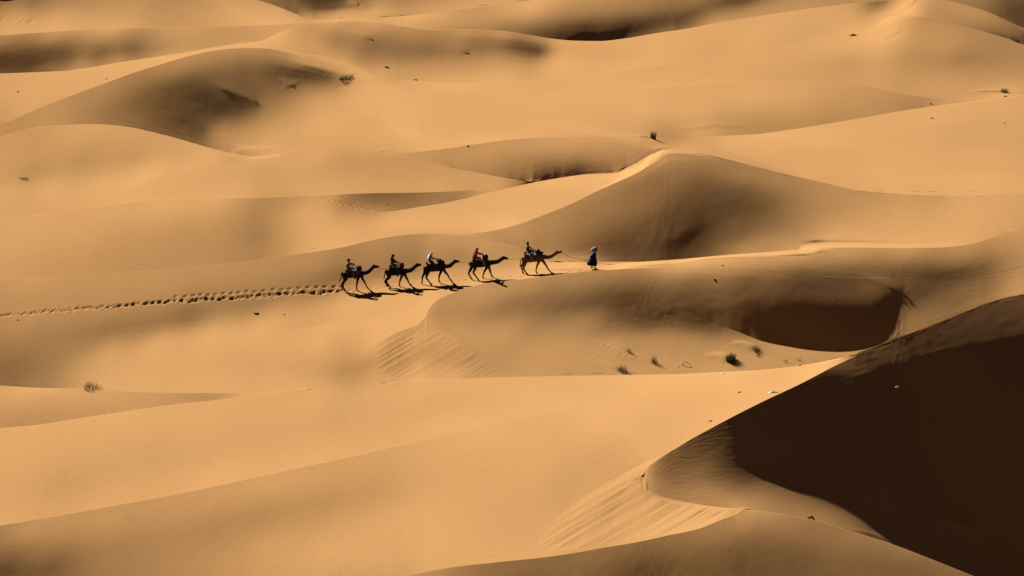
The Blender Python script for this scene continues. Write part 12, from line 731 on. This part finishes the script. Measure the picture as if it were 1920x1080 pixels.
# ---------------- the guide on foot ----------------
def guide():
    k=16.62;ox,oy=1090,450;g=wp(ox+430/k,oy+900/k+.5);s=g.y/4330/k
    root=empty('person',g,'guide on foot in a long dark blue robe, leading the front camel by its rope','person')
    def P(x,y,side=0.): return ((x-430)*s,side,(900-y)*s-.27*side)
    hd=P(468,318);ch=[[('hip',P(410,560),.13,.15),('ch',P(425,430),.13,.18),('nk',P(440,375),.06),('h0',P(462,345),.07,.065),('h1',P(470,315),.085,.075),(None,P(468,290),.05)]]
    ch.append(['h0',(None,P(500,335),.017),(None,P(510,340),.011)])
    for sd,fx,fy,kx,ky in ((.1,330,835,390,730),(-.1,430,875,440,730)):
        ch.append(['hip',(None,P(kx,ky,sd),.07),(None,P(fx+5,fy-20,sd),.045),(None,P(fx-5,fy+10,sd),.04),(None,P(fx+45,fy+14,sd),.03)])
    ch.append(['ch',(None,P(420,410,.18),.06),(None,P(400,470,.26),.045),('lw',P(415,395,.27),.035),('lp',P(418,365,.24),.035)])
    ch.append(['ch',(None,P(420,410,-.18),.06),(None,P(350,470,-.24),.045),('rw',P(270,560,-.2),.033),('rp',P(262,580,-.19),.034)])
    fingers(ch,'lp',P(418,365,.24),1,-1,s);fingers(ch,'rp',P(262,580,-.19),-1,1,s)
    skin('body',ch,SKIN_D,root,2)
    # robe: flaring rings, blown back
    rows=[(372,405,455,.10),(400,375,478,.20),(450,345,478,.22),(520,300,475,.25),(600,245,485,.30),(660,200,497,.34),(705,186,503,.35),(745,205,500,.33),(790,330,470,.22)]
    rings=[];n=28
    for y,xa,xb,wd in rows:
        ring=[]
        for q in range(n):
            a=2*math.pi*q/n;f=1+.07*math.sin(q*3.1+1)*min(1,(y-372)/200)
            p=P((xa+xb)/2+math.cos(a)*(xb-xa)/2*f,y+(18*math.sin(a*2+y*.01) if y>600 else 0));ring.append((p[0],math.sin(a)*wd*f,p[2]))
        rings.append(ring)
    vs,fs=loft(rings);rawmesh('robe',vs,fs,ROBE,root)
    v=[];f=[]
    for sd in (1,-1):
        e=[P(420,405,sd*.16),P(400 if sd>0 else 355,470,sd*.25),P(412 if sd>0 else 300,415 if sd>0 else 540,sd*.26)]
        a,b=tubepts(e,[.085,.085,.10],10);b=[tuple(i+len(v) for i in q) for q in b];v+=a;f+=b
    rawmesh('sleeve',v,f,ROBE,root)
    vs,fs=ell(P(462,300),(.125,.12,.1),14,9);rawmesh('headscarf',vs,fs,WINE,root)
    for q,(x,y) in enumerate(((340,850),(465,888))):
        p=P(x,y,.1 if q==0 else -.1);vs,fs=ell((p[0],p[1],p[2]),(.13,.05,.045),10,7,2.8);rawmesh('shoe',vs,fs,SHOE,root)
    # bundle carried on the shoulder
    b=empty('cloth_bundle',root.matrix_world.translation+Vector(P(405,345)),'pale grey blue cloth bundle with a wine red end carried on the walking guide\'s shoulders','bundle')
    o=Vector(P(405,345));rings=[];K=10
    for i in range(K):
        t=i/(K-1);c=Vector(P(318+190*t,300-42*t))-o;r=(.10+.035*math.sin(math.pi*t)**.5)*(1.25 if .05<t<.95 else .85)
        rings.append([(c.x+.25*math.cos(a)*r,c.y+math.sin(a)*r*1.3,c.z+math.cos(a)*r*(1+.06*math.sin(5*a+i))) for a in [2*math.pi*q/16 for q in range(16)]])
    vs,fs=loft(rings[:7]);rawmesh('wrapped_cloth',vs,fs,BUND,b)
    vs,fs=loft(rings[6:]);rawmesh('cloth_end',[(x+.002,y,z) for x,y,z in vs],fs,WINE,b)
    return root,root.location+Vector(P(262,580,-.19))
gd,ghand=guide()
bpy.context.view_layer.update()
def rope(a,b,sag,label):
    pts=[a.lerp(b,t/16)-Vector((0,0,sag*4*(t/16)*(1-t/16))) for t in range(17)]
    v,f=tubepts([p-a for p in pts],.011,5);o=rawmesh('lead_rope',v,f,ROPE);o.location=a;tag(o,label,'rope','lead ropes joining the caravan')
def nose(c,j): x,y=j['head'][2];return c.world(c.L(x-10,y+28))
def back(c,x,y): return c.world(c.L(x,y))
rope(nose(cE,E_),ghand,.22,'lead rope sagging from the lead camel to the walking guide\'s hand')
rope(nose(cD,D_),back(cE,240,470),.06,'rope from the red scarfed rider\'s camel to the lead camel ahead')
rope(nose(cC,C_),back(cD,215,470),.07,'rope from the middle camel to the red scarfed rider\'s camel ahead')
rope(nose(cB,B),back(cC,210,520),.07,'rope from the rust red roll camel to the middle camel ahead')
rope(nose(cA,A),back(cB,240,500),.07,'rope from the last camel to the one ahead with the rust red roll')
# ---------------- desert grass and debris ----------------
G1=mat('green_grass',(.045,.055,.012),.8,.1,.3,15);G2=mat('dry_grass',(.065,.055,.02),.85,.1,.3,15);G3=mat('dark_grass',(.03,.028,.014),.9,.05,.3,15)
def tuft(x,y,wpx,hpx,n,m,label,lean=.2,seed=0,name='grass_tuft',group='grass tufts growing on the dunes',line=None):
    r=random.Random(seed+int(x));c=wp(x,y);s=c.y/4330;vs=[];fs=[]
    for i in range(n):
        if line:
            t=(i+r.random())/n;q=wp(line[0][0]*(1-t)+line[1][0]*t+r.gauss(0,.6),line[0][1]*(1-t)+line[1][1]*t+r.gauss(0,.4))-c;bx,by,bz=q
        else:
            a=r.uniform(0,6.283);d=math.sqrt(r.random())*wpx*s*.36;bx,by=d*math.cos(a),d*math.sin(a)
            bz=wp(x+bx/s,y).z-c.z if abs(bx)/s>6 else 0
        h=hpx*s*r.uniform(.5,1.05);le=r.gauss(lean,.35)*h*.5;ly=r.gauss(0,.25)*h*.5;w=max(.006,s*.28)*r.uniform(.7,1.2);ang=r.uniform(0,3.14);wx,wy=w*math.cos(ang),w*math.sin(ang)
        o=len(vs);k=3
        for q in range(k+1):
            t=q/k;px_=bx+le*t*t;py_=by+ly*t*t;pz=bz-.05+h*(t-.12*t*t);ww=1-t*.85;vs+=[(px_-wx*ww,py_-wy*ww,pz),(px_+wx*ww,py_+wy*ww,pz)]
        for q in range(k): fs.append((o+2*q,o+2*q+1,o+2*q+3,o+2*q+2))
    ob=rawmesh(name,vs,fs,m,None,False);ob.location=c;tag(ob,label,'grass',group);return ob
tuft(1370,676,26,17,420,G1,'densest and greenest grass tuft, in the hollow right of centre',.1)
tuft(1225,261,14,19,200,G3,'tall dark upright grass tuft on the slope above the peaked dune',.05)
tuft(1168,697,30,15,130,G3,'wide row of dark grass stalks just above the bright ridge, left in the hollow',.1)
tuft(1227,681,18,19,60,G3,'sparse open grass tuft left of the bent twig in the hollow',0.)
tuft(1181,662,13,14,40,G3,'small leaning grass tuft, upper left of the tufts in the hollow',-.2)
tuft(1418,657,20,9,120,G3,'low dark grass clump at the end of a sand drift below the shaded hollow',.7)
tuft(1421,667,12,9,25,G2,'faint thin grass tuft just under the low dark clump in the hollow',0.)
tuft(1473,678,14,8,20,G3,'tiny three stalked grass sprig in the hollow',0.)
tuft(1499,675,12,9,14,G3,'tiniest grass sprig in the hollow, nearest the big shaded dune',0.)
tuft(176,731,52,16,200,G2,'wide yellowish dry grass clump on the low ridge at the left',.1)
tuft(648,148,36,10,220,G3,'dark flattened grass clump at the foot of the far left dune',.8)
tuft(1882,173,22,10,160,G3,'round dark grass tuft on the far slope near the right edge',.4)
tuft(1906,79,26,8,120,G3,'dark grass tuft at the far right edge high in the picture',.3)
tuft(44,335,26,5,130,G3,'flat dark grass clump on the left dune by the edge',.5)
for k,(lx,ly,rx,ry,wd) in enumerate(((414,168,430,173,'faintest, highest'),(430,174,447,180,'upper middle'),(449,180,466,187,'lower middle'),(466,187,485,195,'darkest, lowest'))):
    tuft((lx+rx)/2,(ly+ry)/2,12,5,70,G3,wd+' grass tuft of the row on the shaded far left dune face',1.,line=((lx,ly),(rx,ry)))
tuft(1668,539,14,3,150,G3,'left, thinner grass tuft on the drift above the shaded hollow',1.)
tuft(1687,547,18,3,200,G3,'right, darker grass tuft at the end of the drift above the shaded hollow',1.)
WOOD=mat('weathered_wood',(.07,.05,.035),.9,.1,.3,8);PALE=mat('bleached_wood',(.2,.18,.155),.85,.1,.2,10,.4,30);STONE=mat('dark_stone',(.04,.03,.025),.9,.1,.3,6,.5,20);BLKW=mat('charred_wood',(.012,.012,.014),.8,.2,.3,9)
def sticks(x,y,wpx,n,m,label,cat='branch',group=None,seed=1,arch=.25,th=.022,name='dead_branch'):
    r=random.Random(seed+int(x));c=wp(x,y);s=c.y/4330;vs=[];fs=[]
    for i in range(n):
        a=wpx*s*r.uniform(.35,.5);x0=-a*r.uniform(.8,1.1);x1=a*r.uniform(.6,1.1);h=arch*wpx*s*r.uniform(.5,1.2)
        pts=[];yo=r.uniform(-.12,.12)
        for q in range(7):
            t=q/6;xx=x0+(x1-x0)*t;g=wp(x+xx/s,y)-c;pts.append((xx,yo+r.uniform(-.02,.02),-.02+math.sin(math.pi*t)*h+r.uniform(0,.02)+max(-.12,min(.12,g.z))))
        v,f=tubepts(pts,[th*(1.1-.7*q/6) for q in range(7)],6);f=[tuple(k+len(vs) for k in q) for q in f];vs+=v;fs+=f
    ob=rawmesh(name,vs,fs,m);ob.location=c;tag(ob,label,cat,group);return ob
sticks(1285,684,20,1,WOOD,'thin bent twig arching out of the sand in the hollow',arch=.35,th=.03,name='bent_twig')
sticks(1526,976,22,4,BLKW,'black arched dead branch on the ridge of the front dune at the lower right',arch=.22,th=.035)
sticks(1600,67,14,3,BLKW,'dark dead branch on the crest left of the far bright slip face',arch=.2,th=.06)
sticks(696,74,12,2,PALE,'short pale stick on the far dark dune, left of the other pale stick',arch=.1,th=.04)
sticks(876,99,12,2,WOOD,'stick lying at the tip of a drift on the far dark dune',arch=.1,th=.04)
sticks(549,162,12,2,BLKW,'dark stick on the lower face of the far left dune',arch=.12,th=.04)
sticks(1682,727,12,3,PALE,'small pale bleached twig on the dark shaded dune at the right',arch=.25,th=.03,name='bleached_twig')
sticks(672,11,14,2,BLKW,'dark branch half buried high in the picture near the top edge',arch=.12,th=.05)
def rocks(x,y,wpx,n,m,label,flat=.35,seed=5,cat='stone',group='small stones scattered on the sand',name='stone'):
    r=random.Random(seed+int(x*3+y));c=wp(x,y);s=c.y/4330;vs=[];fs=[]
    for i in range(n):
        R_=wpx*s*(.5 if n==1 else r.uniform(.12,.26));ox=0 if n==1 else r.uniform(-.4,.4)*wpx*s;oy=0 if n==1 else r.uniform(-.3,.3)*wpx*s
        v,f=ell((0,0,0),(1,1,1),9,6,2.5);sd=[r.uniform(.75,1.2) for _ in range(len(v))]
        gz=(wp(x+ox/s,y).z-c.z) if n>1 and abs(ox)/s>3 else 0
        v=[(ox+a*R_*k,oy+b*R_*k*.8,gz+d*R_*flat*k+R_*flat*.35) for (a,b,d),k in zip(v,sd)];f=[tuple(k+len(vs) for k in q) for q in f];vs+=v;fs+=f
    ob=rawmesh(name,vs,fs,m,None,False);ob.location=c;tag(ob,label,cat,group);return ob
sticks(1449,736,26,7,PALE,'pile of bleached white driftwood on the bright ridge beside the big shaded dune','driftwood',arch=.1,th=.05,name='driftwood_pile')
rocks(1356,701,9,1,PALE,'flat white stone on the crest below the hollow',.25,group=None)
rocks(480,588,11,1,STONE,'dark flat stone below the camel tracks',.3,group=None)
for x,y,wd,lab in ((878,274,5,'small dark stone alone on the wide bright slope above the centre'),(779,150,7,'dark stone on the far crest at the foot of the dark dune'),(1885,181,6,'small dark stone just below the round tuft at the right'),(724,127,9,'pale brown stone on the lower face of the far dark dune'),(1500,686,4,'tiny dark stone on the bright ridge under the smallest grass sprig'),(1386,736,6,'small dark stone left of the driftwood pile'),(1332,790,6,'tiny dark stone on the bright slope left of the shaded dune crest'),(1273,688,3,'tiny stone beside the bent twig'),(726,384,3,'tiny stone near the faint footprints'),(1012,472,3,'tiny stone behind the lead camel'),(533,590,4,'tiny stone right of the dark flat stone below the tracks'),(34,172,5,'tiny dark stone on the far left bright slope'),(200,148,4,'tiny stone beside the crest of the far left dune'),(1745,195,5,'tiny stone on the ridge at the far right'),(1748,222,6,'thin dark stone on the broad right slope'),(1884,231,4,'tiny stone low on the broad right slope'),(1356,498,4,'tiny stone on the ridge right of the guide'),(1340,524,5,'small stone on the slope above the shaded hollow'),(33,600,4,'tiny stone under the start of the tracks')):
    rocks(x,y,wd,1,STONE,lab,.45,group=None)
